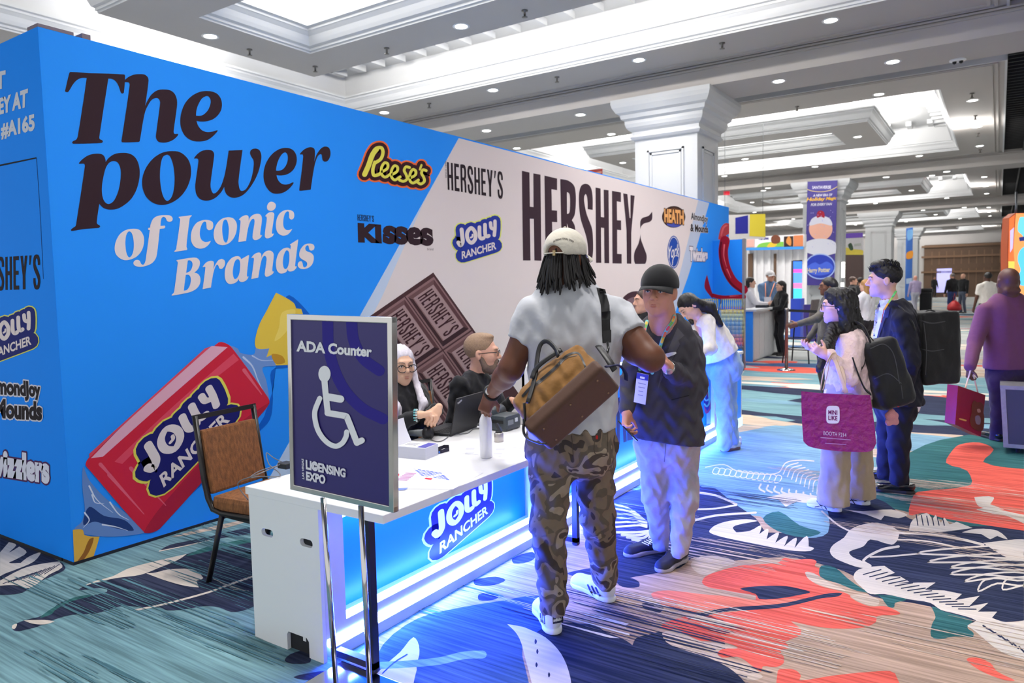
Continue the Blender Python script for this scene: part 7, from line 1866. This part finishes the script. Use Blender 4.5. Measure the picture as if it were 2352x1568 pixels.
def man_in_purple():
    root = empty('person', on(2, 2315, 1000, 0), 'person with shaved head in purple jacket walking away at the right edge', 'person')
    sk = skin((96, 62, 48)); D = 7.35; q = lambda x, y, d=D: P(x, y, d); f = CF
    hd = Head(q(2315, 648, 7.32), nrm(CF*.97+CR*.15), sc=1.2); neck = q(2314, 690, 7.35)
    s1, e1, w1_ = q(2262, 715), q(2240, 785, 7.3), q(2228, 845, 7.15); s2, e2, w2_ = q(2368, 715), q(2390, 785), q(2392, 850)
    hips = q(2316, 850)
    L1 = [q(2298, 880, 7.3), q(2298, 950, 7.35), q(2290, 1003, 7.42)]; L2 = [q(2340, 880), q(2345, 945, 7.5), q(2345, 995, 7.6)]
    core = [cap(hips, neck, .1, .08, 0)]+[cap(a[0], a[1], .06, .045, .02) for a in (L1, L2)]+[cap(a[1], a[2], .045, .03, .02) for a in (L1, L2)]
    hs = hand(w1_, nrm(-UP-CR*.1), nrm(CR), 1, 1.05, curl=.8)+hand(w2_, -UP, -CR, -1, 1.05, curl=.5)
    soft('body', core, .012, list(sk), root, extra=((hd.skin(neck_to=neck, neck_r=.085)+[cap(hd.p(-.04, -.075, -.07), hd.p(.04, -.075, -.07), .028, None, .02)], .008), (hs, .007)))
    PJ = cloth('plum_wool', (112, 64, 92), .85, bump=.35, bscale=9)
    soft('jacket', levels([(q(2314, 688), .1, .08), (q(2315, 702), .19, .1), (q(2316, 735), .235, .14), (q(2316, 800), .215, .14), (q(2316, 850), .22, .15)], CR, .06)+[cap(s1, e1, .085, .072, .05), cap(e1, w1_+UP*.02, .07, .055, .02), cap(s2, e2, .085, .072, .05), cap(e2, w2_, .07, .055, .02), cut(q(2316, 846), -UP), sub(cap(neck+UP*.02, neck+UP*.1, .09, .1, .01))], .009, PJ, root, wob=(.002, .19, .7, .7, .5, 1.4))
    soft('trousers', levels([(q(2316, 830), .19, .13), (q(2316, 870), .2, .14)], CR)+[cap(L1[0], L1[1], .11, .085, .04), cap(L1[1], L1[2], .085, .068, .02), cap(L2[0], L2[1], .11, .085, .04), cap(L2[1], L2[2], .085, .068, .02)], .01, cloth('plum_trousers', (50, 34, 66), .85, bump=.3), root, wob=(.003, .12, 1, 1, 1, 1))
    BL, SB = mat('black_patent', (18, 17, 20), .2, coat=.4), mat('shoe_sole', (40, 38, 38), .6)
    for hx in ((2292, 1012), (2345, 1003)): a = on(2, *hx, 0); shoe(root, a-CF*.05, CF, BL, SB, L=.29, h=.07, sc=1.08)
    bag = empty('shopping_bag', q(2230, 950, 7.1), 'red shopping bag printed with a brown bear in the hand of the man in purple', 'bag')
    pj = planep(q(2230, 940, 7.1), q(2230, 940, 7.1)+nrm(CR*.9+CF*.3), q(2230, 940, 7.1)+UP); tb = lambda x, y: (1780+x/2.449, 560+y/2.45)
    outl = [tb(*c) for c in ((1030, 797), (1184, 850), (1158, 1084), (1014, 1016))]
    m = MB(); m.prism([pj(*c, 0) for c in outl], nrm(CF-CR*.3)*.12, mat('red_paper_bag', (150, 24, 36), .35, var=.15)); m.build('bag_body', bag)
    g = G(pj, 4); g.poly("1105,905 1120,880 1135,890 1155,890 1172,910 1170,940 1176,980 1165,1050 1110,1035 1095,990 1105,950", (120, 66, 44), tb).up().poly("1125,970 1145,965 1155,985 1150,1015 1130,1010", (150, 130, 130), tb).poly("1135,930 1150,928 1155,945 1140,948", (190, 140, 110), tb); g.poly("1035,980 1075,990 1073,997 1035,986", (226, 180, 90), tb); g.build('bag_print', bag)
    m = MB(); m.tube(smooth3([pj(*tb(1080, 812), -20), q(2226, 862, 7.12), q(2232, 850, 7.12), pj(*tb(1150, 838), -20)], 5), .008, mat('cream_strap', (236, 208, 188), .7), 6, flat=.5); m.build('handle', bag)
man_in_purple()
# ---------------------------------------------------------------- lanyards hanging by the wing panel
rack = empty('lanyard_rack', (-4.4, 13.8, 0), 'metal rack carrying rows of colourful lanyards before the rope print', 'rack')
MET = mat('rack_metal', (120, 122, 126), .35, .8)
b1, b2, b3 = P(1612, 687, 13.75), P(1648, 687, 13.75), P(1708, 687, 13.7); l1, l2 = P(1653, 711, 13.55), P(1707, 711, 13.5)
m = MB()
for a, b in ((b1, b2), (P(1657, 687, 13.75), b3), (l1, l2)): m.tube([a, b], .012, MET, 8)
m.build('bar', rack)
for pt in (b2, b3): m = MB(); m.tube([np.array([pt[0], pt[1], 0]), pt], .014, MET, 8); m.build('post', rack)
m = MB(); m.tube([b3, l2], .012, MET, 8); m.tube([P(1657, 687, 13.75), l1], .012, MET, 8); m.build('bracket', rack)
def lanyard_mesh(ln, seed):
    r = random.Random(seed); m = MB(); cols = [(236, 220, 110), (214, 214, 120), (186, 206, 160), (190, 186, 90), (230, 150, 60), (206, 80, 50)]
    n = 9
    for s_ in (-1, 1):
        for k in range(n):
            t0, t1 = k/n, (k+1)/n; c = cols[min(5, int(t0*5+r.random()*1.6))]
            w = lambda t: s_*(.013+.012*math.sin(PI*t)); m.tube([CR*w(t0)-UP*ln*t0-CF*.016, CR*w(t1)-UP*ln*t1-CF*.016], .0095, mat('lanyard_ribbon', c, .7), 6, flat=.3)
    m.tube([-UP*ln-CF*.016, -UP*(ln+.05)-CF*.016], .008, MET, 6); return m
def hang(base, pts, label, group):
    for k, p in enumerate(pts):
        o = base if k == 0 else base.copy()
        if k: COL.objects.link(o)
        o.location = tuple(p); tag(o, label, 'lanyard', group)
for v in range(2):
    hang(lanyard_mesh(.68, v).build('lanyard'), [l1+(l2-l1)*((k+.25+.5*v)/9) for k in range(9)], 'yellow to orange lanyard hanging in the lower row of the rack', 'lower row of lanyards')
hang(lanyard_mesh(.26, 5).build('lanyard'), [b1+(b2-b1)*((k+.5)/8) for k in range(8)], 'short yellow green lanyard in the upper left bunch of the rack', 'upper left lanyards')
u1 = P(1657, 687, 13.75)
hang(lanyard_mesh(.22, 6).build('lanyard'), [u1+(b3-u1)*((k+.5)/11) for k in range(11)], 'short yellow orange lanyard in the upper right bunch of the rack', 'upper right lanyards')
# ---------------------------------------------------------------- service counter beyond the booth
SB_, SG = mat('counter_blue', (52, 150, 240), .5), mat('counter_grey_white', (196, 198, 200), .5)
k0 = on(2, 1731, 831, 0); kx = k0[0]; ky = k0[1]; sc_ = empty('service_counter', (kx-.5, ky+1.3, 0), 'far service counter with blue end and white slatted front', 'counter')
m = MB(); m.box((kx-.55, ky, 0), (kx-.02, ky+.03, 1.06), SB_); m.build('blue_end', sc_)
m = MB(); m.box((kx-.06, ky+.03, .02), (kx-.02, ky+2.1, 1.06), SG)
for k in range(5): m.box((kx-.02, ky+.05+.41*k, .05), (kx-.0, ky+.42+.41*k, 1.0), SG)
m.build('slatted_front', sc_)
m = MB(); m.box((kx-.35, ky-.03, 1.06), (kx+.06, ky+2.15, 1.1), SG); m.build('worktop', sc_)
m = MB(); c = P(1740, 708, 16.3); c[0] = kx-.14; m.box((c[0]-.12, c[1]-.1, 1.101), (c[0]+.12, c[1]+.12, 1.16), mat('dark_device', (40, 42, 48), .5)); tag(m.build('card_terminal'), 'dark card terminal on the far service counter', 'terminal')
# ---------------------------------------------------------------- people farther back
def person_at(px, top, d, label, face, topc, legc, hairc, sk, group=None, **kw):
    q = P(px, top, d); root = empty('person', (q[0], q[1], 0), label, 'person', group)
    return figure(root, (q[0], q[1]), q[2]*.985, face, topc, legc, hairc, sk, **kw), root
HBK, HBR, HBL, HGR = mat('black_hair', (20, 16, 16), .55, var=.3, vscale=60), mat('brown_hair', (70, 48, 38), .5, var=.3, vscale=60), mat('blonde_hair', (176, 130, 76), .5, var=.3, vscale=60), mat('grey_hair', (120, 112, 108), .6, var=.3, vscale=60)
CBK, CDK = cloth('black_cloth', (26, 26, 29)), cloth('dark_trousers', (28, 28, 34))
person_at(1768, 618, 18.3, 'person in white cap and slate blue jumper behind the far service counter', nrm(-CF+CR*.25), cloth('slate_jumper', (92, 120, 156)), CDK, HBR, (206, 150, 126), cap_rgb=(226, 224, 226), girth=1.18, arms=((6, 20, 50), (6, 20, 50)))
bq = P(1768, 700, 18.0); m = MB(); m.box((bq[0]-.09, bq[1]-.16, bq[2]-.02), (bq[0]+.07, bq[1]-.15, bq[2]+.2), mat('white_card', (226, 226, 238), .5)); bd = m.build('name_badge'); tag(bd, 'white name badge hanging on the slate blue jumper', 'badge')
m = MB(); m.tube([np.array([bq[0]-.06, bq[1]-.155, bq[2]+.2]), P(1758, 650, 18.05)], .012, mat('orange_ribbon', (236, 150, 110), .6), 6); m.tube([np.array([bq[0]+.04, bq[1]-.155, bq[2]+.2]), P(1779, 650, 18.05)], .012, mat('orange_ribbon', (236, 150, 110), .6), 6); m.build('neck_ribbon', bd)
person_at(1795, 641, 16.4, 'person with long black hair dressed in black standing at the far counter', nrm(-CR*.95-CF*.1), CBK, CDK, HBK, (222, 176, 152), long_hair=.2, arms=((6, 25, 55), (6, 25, 55)), hem=.42)
person_at(1722, 633, 17.0, 'person in white seen past the aluminium panel edge, at the far counter', nrm(CR*.8-CF*.3), cloth('white_knit', (222, 220, 226)), CDK, HBK, (222, 176, 152), long_hair=.12, arms=((8, 30, 60), (8, 30, 60)))
person_at(1905, 631, 9.6, 'person with big black curls in striped top behind the woman in pink', nrm(-CR*.95+CF*.1), cloth('striped_knit', (96, 92, 84), var=.35, bump=.4), cloth('olive_trousers', (70, 66, 54)), HBK, (120, 80, 58), long_hair=.16, arms=((5, 50, 30), (8, 12, 20)))
person_at(1990, 637, 13.5, 'person with long blonde hair in white blouse behind the young man', nrm(-CR*.5+CF*.8), cloth('white_knit', (222, 220, 226)), CDK, HBL, (226, 182, 156), long_hair=.2, arms=((10, 10, 20), (10, 10, 20)))
person_at(1958, 632, 21, 'distant person with brown hair in dark top, left of the blonde person', nrm(CR*.9-CF*.3), CBK, CDK, HBR, (214, 164, 140))
person_at(1976, 634, 22, 'distant person with gold headband in black, beside the blonde person', nrm(CR*.7+CF*.4), CBK, CDK, HBK, (150, 104, 80))
person_at(2103, 631, 37, 'distant bald person in lavender shirt and pale trousers walking away', CF, cloth('lavender_shirt', (190, 174, 210)), cloth('pale_trousers', (196, 192, 206)), HGR, (220, 160, 140), bald=True, girth=1.1, walk=.5)
person_at(2188, 625, 34.5, 'distant person in black jacket and blue jeans, left of the standing pair', nrm(CF*.9-CR*.2), CBK, cloth('blue_jeans', (48, 66, 116)), HGR, (214, 164, 140), girth=1.12)
person_at(2213, 626, 35, 'distant bald person in black jacket facing left, right of the standing pair', nrm(-CR*.9-CF*.3), CBK, cloth('grey_blue_jeans', (84, 92, 110)), HGR, (226, 176, 150), bald=True, girth=1.08)
person_at(2270, 622, 19, 'person in white T-shirt with dark skin beyond the man in purple', nrm(CF), cloth('white_tee', (232, 228, 220)), CDK, HBK, (84, 54, 42), sleeve_frac=.28, girth=1.1)
for k, (px, d) in enumerate(((2146, 66), (2158, 70), (2170, 71))):
    person_at(px, 634+k*1.5, d, ['distant dark figure left of the lit doorway', 'distant dark figure in the middle of the lit doorway', 'distant dark figure at the right of the lit doorway'][k], -CF, CBK, CDK, HBK, (150, 104, 80), res=.02)
m = MB(); a = P(2192, 704, 34); m.lathe(a-UP*.2, [(.2, 0), (.3, .08), (.28, .26), (.14, .42), (.03, .5)], mat('red_bag', (190, 40, 44), .5), 16); m.tube([a+UP*.25+CR*.08, a+UP*.62, a+UP*.25-CR*.08], .015, mat('red_bag', (190, 40, 44), .5), 6); tag(m.build('tote_bag'), 'distant red bag carried between the two men in black', 'bag')
a = on(2, 2126, 716, 0); cs_ = empty('rolling_case', a, 'distant black upright case with a bag on top beside the lavender shirt', 'suitcase')
m = MB(); m.box((a[0]-.27, a[1]-.2, .06), (a[0]+.27, a[1]+.2, .98), CBK, .04); m.build('case_body', cs_); m = MB(); m.box((a[0]-.24, a[1]-.15, .98), (a[0]+.3, a[1]+.15, 1.2), cloth('black_nylon', (26, 26, 28), .6, bump=.5, bscale=9), .06); m.build('top_bag', cs_)
for sx in (-.2, .2): m = MB(); m.lathe((a[0]+sx, a[1], .05), [(.05, -.02), (.05, .02)], CBK, 12, axis=(1, 0, 0)); m.build('wheel', cs_)
# ---------------------------------------------------------------- bar chair, barrier post, road case
b0 = on(2, 1838, 832, 0); st_ = empty('bar_chair', b0, 'tall grey bar chair with black legs behind the barrier post', 'chair'); bl = mat('black_steel', (24, 24, 28), .4, .2); gs = cloth('grey_seat', (98, 92, 90))
f = nrm(-CR*.6+CF*.55); r = np.cross(f, UP); c0 = np.array([b0[0], b0[1], 0])
m = MB(); m.obox(c0+UP*.8, (f, r, UP), (.22, .22, .03), gs, .02); m.build('seat', st_)
bu = nrm(UP-f*.15); m = MB(); m.obox(c0-f*.27+UP*1.08, (r, bu, np.cross(r, bu)), (.2, .22, .018), gs, .015); m.build('backrest', st_)
for sx in (-1, 1):
    for sy in (-1, 1): m = MB(); m.tube([c0+f*.2*sx+r*.2*sy+UP*.78, c0+f*.27*sx+r*.25*sy], .014, bl, 8); m.build('leg', st_)
m = MB()
for z, s_ in ((.28, .255), (.5, .235)):
    for a, b in (((-1, -1), (1, -1)), ((1, -1), (1, 1)), ((1, 1), (-1, 1)), ((-1, 1), (-1, -1))): m.tube([c0+f*s_*a[0]+r*s_*.93*a[1]+UP*z, c0+f*s_*b[0]+r*s_*.93*b[1]+UP*z], .011, bl, 6)
for sy in (-1, 1): m.tube([c0-f*.21+r*.19*sy+UP*.78, c0-f*.25+r*.19*sy+UP*.95], .013, bl, 6)
m.build('frame', st_)
p0 = on(2, 1806, 850, 0); top = P(1808, 707, depth_of(p0)); po = empty('barrier_post', p0, 'chrome barrier post with black belt stretching to the right', 'barrier')
m = MB(); m.lathe(p0, [(.03, 0), (.03, top[2]-.06), (.036, top[2]-.055), (.036, top[2])], mat('satin_steel', (126, 120, 118), .3, .8), 16); m.build('post', po)
m = MB(); m.lathe(p0, [(.17, 0), (.17, .01), (.08, .035), (.034, .05)], CHROME, 24); m.build('base', po)
e = P(1975, 714, 13.2); m = MB(); m.prism([top-UP*.02, e-UP*.02, e-UP*.07, top-UP*.07], CF*.003, mat('black_belt', (22, 22, 25), .8)); m.build('belt', po)
c0 = on(2, 2300, 1040, 0); case = empty('road_case', c0, 'dark grey equipment case with silver edges at the right edge of the view', 'case')
fy = ray(2296, 960); fy[2] = 0; fy = nrm(fy); fx = nrm(np.cross(fy, UP)); z1 = P(2290, 884, depth_of(c0))[2]
SIL = mat('silver_edge', (150, 150, 152), .4, .6, var=.2, vscale=30); DGR = mat('dark_grey_board', (58, 58, 64), .6)
ctr_ = c0+fx*.55+fy*.18+UP*(z1/2+.03)
lean = nrm(UP-fx*.07)
m = MB(); m.obox(ctr_, (fx, fy, lean), (.55, .18, z1/2-.03), DGR, .01); m.build('case_body', case)
m = MB()
for sz in (-1, 1): m.obox(ctr_+lean*sz*(z1/2-.045)-fy*.0, (fx, fy, lean), (.556, .186, .018), SIL)
for sx in (-1, 1): m.obox(ctr_+fx*sx*.535, (fx, fy, lean), (.02, .184, z1/2-.06), SIL)
m.build('edge_profile', case)
for sx in (-.42, .42):
    m = MB(); m.lathe(c0+fx*(.55+sx)+fy*.08+UP*.035, [(.034, -.015), (.034, .015)], CBK, 14, axis=fx); m.build('wheel', case)
# ---------------------------------------------------------------- column banner
YB = 29.88
def colp(px, py, layer): w = on(1, px, py, YB); return (w[0], YB-.004-layer*.004, w[2])
ban = empty('banner', on(1, 1886, 560, YB), 'tall purple holiday banner with gold and white lettering on a white column', 'banner')
c4_ = [(1855, 417), (1924, 414), (1916, 655), (1848, 655)]
m = MB(); m.prism([colp(*c, 0) for c in c4_], (0, .012, 0), mat('banner_purple', (58, 46, 128), .6)); m.build('cloth', ban)
g = G(colp, 1); tB = crop(1660, 390, 6.27); WH = (226, 224, 236)
g.text('SANTAVERSE', WH, Q(tB, (1290, 275), (1560, 270), (1560, 225), (1290, 232)), bold=.02)
g.stroke("1215,280 1290,305 1430,315 1560,290 1655,240", 9, (214, 190, 120), tB)
g.text('A NEW ERA OF', WH, Q(tB, (1300, 388), (1580, 375), (1580, 340), (1300, 352)), bold=.03, shear=.2)
g.text('Holiday Magic', (236, 186, 60), Q(tB, (1205, 470), (1640, 440), (1640, 385), (1205, 400)), bold=.03, shear=.25)
g.text('FOR EVERY FAN', WH, Q(tB, (1270, 522), (1575, 510), (1575, 472), (1270, 484)), bold=.03, shear=.2)
# plain tree ornament and snow in place of the pictured figure
g.poly(oval(1412, 850, 170, 165), (226, 172, 152), tB).up().poly("1250,800 1290,700 1412,660 1540,700 1575,800 1412,770", (216, 216, 230), tB).up().poly("1360,690 1365,610 1412,585 1460,610 1465,690 1412,675", (150, 36, 56), tB)
g.poly("1185,1180* 1190,1060 1270,1010 1412,990 1560,1010 1630,1060 1628,1200* 1412,1240", (222, 222, 234), tB).up()
g.poly(oval(1405, 1390, 222, 186), (170, 190, 236), tB).up().poly(oval(1405, 1390, 205, 170), (48, 66, 170), tB).up().poly("1220,1400 1330,1330 1400,1360 1500,1320 1590,1390 1560,1480 1400,1520 1260,1490", (74, 100, 206), tB).up()
g.text('Harry Potter', (222, 208, 170), Q(tB, (1220, 1500), (1550, 1490), (1550, 1400), (1220, 1415)), bold=.03)
rg = random.Random(4)
for k in range(24): x, y = rg.uniform(1200, 1640), rg.uniform(560, 1150); g.poly(oval(x, y, 6, 6, 8), (180, 176, 226), tB)
g.build('banner_print', ban)
# ---------------------------------------------------------------- stands along the far left side
YS = 27.0
def stp(px, py, layer): w = on(1, px, py, YS); return (w[0], YS-.01-layer*.006, w[2])
sd = empty('exhibit_stand', on(1, 1778, 640, YS), 'far white exhibit stand with a picture header above the service counter', 'booth')
a, b = on(1, 1714, 640, YS), on(1, 1846, 640, YS); zt_ = on(1, 1780, 541, YS)[2]; zh = on(1, 1780, 570, YS)[2]
m = MB(); m.box((a[0], YS+.3, 0), (b[0], YS+.45, zh), mat('stand_white', (222, 220, 222), .6))
for k in range(9): x = a[0]+(b[0]-a[0])*k/8; m.box((x-.05, YS+.24, 0), (x+.05, YS+.3, zh), mat('stand_white', (222, 220, 222), .6))
m.build('back_wall', sd)
m = MB(); m.box((a[0], YS, zh), (b[0], YS+.4, zt_), mat('stand_white', (222, 220, 222), .6)); m.build('header', sd)
g = G(stp, 1); g.poly("1715,550* 1733,549* 1733,567* 1715,568*", (206, 160, 150)).poly("1737,545* 1800,543* 1800,566* 1737,568*", (226, 226, 226)).up()
g.poly("1738,568* 1745,560 1765,556 1800,555* 1800,566*", (120, 180, 76)).poly("1762,567 1772,556 1785,560 1778,567", (220, 180, 60)).poly("1772,545 1782,539 1792,545 1790,558 1774,558", (110, 66, 50)).poly("1801,543* 1822,542* 1822,566* 1801,567*", (58, 44, 40)).up().poly("1806,556 1812,542 1818,552 1816,564", (196, 130, 70)).poly("1823,541* 1845,540* 1845,565* 1823,566*", (196, 120, 80)).text('The Bites', (60, 50, 130), quad((1742, 551), (1766, 550), (1766, 543), (1742, 544)), bold=.03)
g.poly("1714,569* 1846,566* 1846,572* 1714,575*", (64, 140, 220)); g.build('header_print', sd)
for x0_, x1_ in ((1718, 1729), (1777, 1783)):
    p_, p1_ = on(1, x0_, 640, YS+.22), on(1, x1_, 640, YS+.22); m = MB(); m.box((p_[0], YS+.2, 0), (p1_[0], YS+.235, on(1, x0_, 582, YS)[2]), mat('brown_panelling', (92, 68, 50), .5, var=.12, vscale=2)); m.build('brown_door', sd)
scr = empty('led_screen', P(1832, 650, 22), 'bright cyan and pink standing screen beside the banner column', 'screen')
pj = planep(P(1832, 650, 22), P(1832, 650, 22)+CR, P(1832, 650, 22)+UP)
m = MB(); m.prism([pj(*c, 0) for c in ((1821, 598), (1843, 597), (1839, 771), (1818, 771))], CF*.12, mat('screen_case', (30, 30, 60), .4)); m.build('case', scr)
def em(rgb, e): return mat('lit_screen', rgb, .4, emit=rgb, estr=e)
g = G(pj, 3)
for y0_, y1_, c in ((600, 618, (60, 120, 240)), (618, 626, (230, 80, 180)), (626, 650, (90, 150, 250)), (650, 662, (236, 120, 170)), (662, 690, (70, 190, 240))): g.poly([(1822, y0_), (1842, y0_), (1842, y1_), (1822, y1_)], em(c, 1.0))
g.build('display', scr)
m = MB(); q1, q2 = P(1816, 686, 21), P(1842, 686, 21); m.box((q1[0], q1[1], 0), (q2[0], q1[1]+.5, q1[2]), mat('blue_box', (40, 70, 190), .5)); tag(m.build('plinth'), 'blue plinth with white top below the bright screen', 'plinth')
q0_ = P(1866, 700, 19.5); m = MB(); m.obox(np.array([q0_[0], q0_[1], .55]), (CR, CF, UP), (.24, .03, .5), mat('purple_sign', (60, 50, 140), .5)); ps = m.build('floor_sign'); tag(ps, 'low purple sign panel behind the bar chair', 'sign')
hb = empty('hanging_banner', P(1716, 520, 20), 'hanging white banner with a navy and a yellow cloth panel', 'banner')
pj2 = planep(P(1716, 520, 20), P(1716, 520, 20)+nrm(CR*.97+CF*.2), P(1716, 520, 20)+UP)
m = MB(); m.prism([pj2(*c, 0) for c in ((1660, 494), (1758, 491), (1757, 548), (1660, 551))], CF*.02, mat('banner_cloth', (214, 210, 208), .8)); m.build('cloth', hb)
for x_ in (1665, 1752): m = MB(); t_ = pj2(x_, 495, -5); m.tube([t_, np.array([t_[0], t_[1], Z_RING+.9])], .006, MET, 6); m.build('wire', hb)
g = G(pj2, 3); g.poly("1689,500* 1718,494* 1718,536* 1689,537*", (50, 52, 150)).poly("1722,492* 1758,491* 1758,544* 1721,542*", (226, 206, 70)); g.build('colour_panels', hb)
# stand to the right of the banner column
s2 = empty('exhibit_stand', on(1, 1960, 640, 40), 'far stand with yellow and white header between two columns', 'booth')
def s2p(px, py, layer): w = on(1, px, py, 40.0); return (w[0], 40-.01-layer*.006, w[2])
m = MB(); m.prism([s2p(*c, 0) for c in ((1943, 545), (1982, 545), (1982, 585), (1942, 585))], (0, .3, 0), mat('stand_white', (222, 220, 222), .6)); m.build('header', s2)
m = MB(); m.prism([s2p(*c, 0) for c in ((1942, 585), (1982, 585), (1982, 723), (1942, 723))], (0, .3, 0), mat('brown_dark_panel', (84, 66, 62), .5)); m.build('back_wall', s2)
g = G(s2p, 1); g.poly("1943,585* 1982,585* 1982,575 1960,572 1943,568*", (226, 206, 90)).poly("1948,562 1955,558 1960,572 1954,575", (70, 90, 70)).poly("1943,536* 1982,534* 1982,545* 1943,547*", (120, 90, 190)).poly([(1962, 560), (1978, 558), (1978, 564), (1962, 566)], (190, 196, 190)); g.build('header_print', s2)
# slim light tubes on the columns
for k, (px, y0_, y1_, d, l) in enumerate(((1937, 602, 637, 27.6, 'upper glowing tube on the side of the banner column'), (1935, 649, 690, 27.5, 'lower glowing tube on the side of the banner column'), (2044, 580, 596, 41.5, 'small glowing tube on the column behind the spiky hair'), (2101, 594, 612, 55, 'upper glowing tube on the farthest column'), (2101, 618, 632, 55, 'lower glowing tube on the farthest column'))):
    m = MB(); m.tube([P(px, y0_, d), P(px-.5, y1_, d)], .055 if d < 30 else .07, mat('tube_glow', (255, 252, 246), .4, emit=(255, 250, 240), estr=4), 10); tag(m.build('wall_light'), l, 'light')
pq = P(2089, 600, 52); m = MB(); pj3 = planep(pq, pq+CR, pq+UP); m.prism([pj3(*c, 0) for c in ((2083, 524), (2097, 522), (2094, 690), (2080, 690))], CF*.1, mat('blue_poster', (50, 100, 180), .6)); po_ = m.build('poster'); tag(po_, 'tall narrow blue poster on the farthest column', 'poster')
g = G(pj3, 20); g.poly("2083,580 2096,576 2095,592 2082,594", (226, 150, 60)).poly("2084,530 2096,528 2094,548 2085,552", (120, 170, 220)).poly("2081,640* 2094,638* 2094,650* 2081,652*", (190, 210, 236)); g.build('poster_print', po_)
# right hand colourful display
dq = P(2335, 560, 14.5); pj4 = planep(dq, dq+nrm(CR*.9-CF*.45), dq+UP); disp = empty('display_wall', dq, 'tall bright display wall in orange, yellow and cyan at the right edge', 'display')
m = MB(); m.prism([pj4(*c, 0) for c in ((2318, 500), (2332, 489), (2400, 489), (2400, 826), (2313, 826), (2314, 560))], CF*.2, mat('display_case', (200, 90, 40), .5)); m.build('case', disp)
g = G(pj4, 5); g.poly("2333,490* 2400,489* 2400,820* 2328,820* 2328,560*", em((244, 160, 90), .8)).poly("2318,502* 2331,492* 2327,560* 2330,600* 2316,600*", em((236, 120, 60), .7)).poly("2316,600* 2330,600* 2328,740* 2316,740*", em((236, 206, 90), .8)).up()
g.poly("2342,500 2352,498 2400,500* 2400,560* 2356,556 2348,540 2338,530", em((110, 206, 224), .9)).poly("2340,580 2354,566 2400,570* 2400,660* 2345,655 2336,640 2344,620 2338,600", em((90, 196, 236), .9)).poly("2340,545* 2400,536* 2400,548* 2342,554*", em((36, 50, 130), .5)).poly("2320,530* 2329,522* 2326,570* 2320,580*", em((200, 190, 236), .8)); g.build('display', disp)
m = MB(); m.tube([P(2333, 490, 14.6), P(2334, 470, 14.6), P(2334, 440, 14.6)], .02, MET, 6); m.build('suspension_rod', disp)
# lit doorway in the end wall, exit sign, red sign over the booth
dz = empty('door_2', on(1, 2168, 645, YF-.6)); tag(dz, 'open doorway glowing pale violet in the brown end wall', 'door', kind='structure')
e0, e1 = on(1, 2152, 617, YF-.45), on(1, 2185, 671, YF-.45); m = MB(); m.box((e0[0], YF-.5, max(0, e1[2])), (e1[0], YF-.42, e0[2]), mat('lit_room', (190, 186, 236), .5, emit=(170, 170, 236), estr=.75)); m.build('opening', dz)
eq = P(1669, 443, 30.4); m = MB(); m.obox(eq, (CR, CF, UP), (.12, .03, .085), mat('exit_red', (200, 40, 56), .5, emit=(220, 40, 60), estr=.6)); ex = m.build('exit_sign'); tag(ex, 'small red lit sign under the ceiling right of the big column', 'sign')
m = MB(); m.obox(eq+UP*.12, (CR, CF, UP), (.16, .04, .03), mat('grey_bracket', (110, 106, 104), .5)); m.build('bracket', ex)
rq = P(1366, 396, 17); pj5 = planep(rq, rq+nrm(CR-CF*.2), rq+UP); m = MB(); m.prism([pj5(*c, 0) for c in ((1345, 391), (1384, 387), (1384, 440), (1345, 440))], CF*.03, mat('red_board', (160, 50, 40), .6)); rs = m.build('sign_board'); tag(rs, 'dark red sign board peeking over the top edge of the booth wall', 'sign')
m = MB(); m.tube([pj5(1350, 430, 0)*np.array([1, 1, 0])+CF*.1, pj5(1350, 400, 0)+CF*.06], .02, MET, 8); m.build('pole', rs)
g = G(pj5, 6); g.poly("1366,396* 1382,393* 1382,397* 1366,400*", (206, 150, 130)); g.build('sign_print', rs)
cq = on(2, 2200, 137, Z_BEAM); m = MB(); m.lathe(cq, [(.13, 0), (.13, -.02), (.1, -.03)], RIM, 20); cm_ = m.build('ceiling_camera'); tag(cm_, 'white ceiling camera unit with two dark lenses under the near beam', 'camera')
for s_ in (-.05, .05): m = MB(); m.lathe(cq+np.array([s_, 0, -.03]), [(.035, 0), (.03, -.03), (.01, -.045)], mat('dark_lens', (14, 14, 16), .2), 14); m.build('lens', cm_)
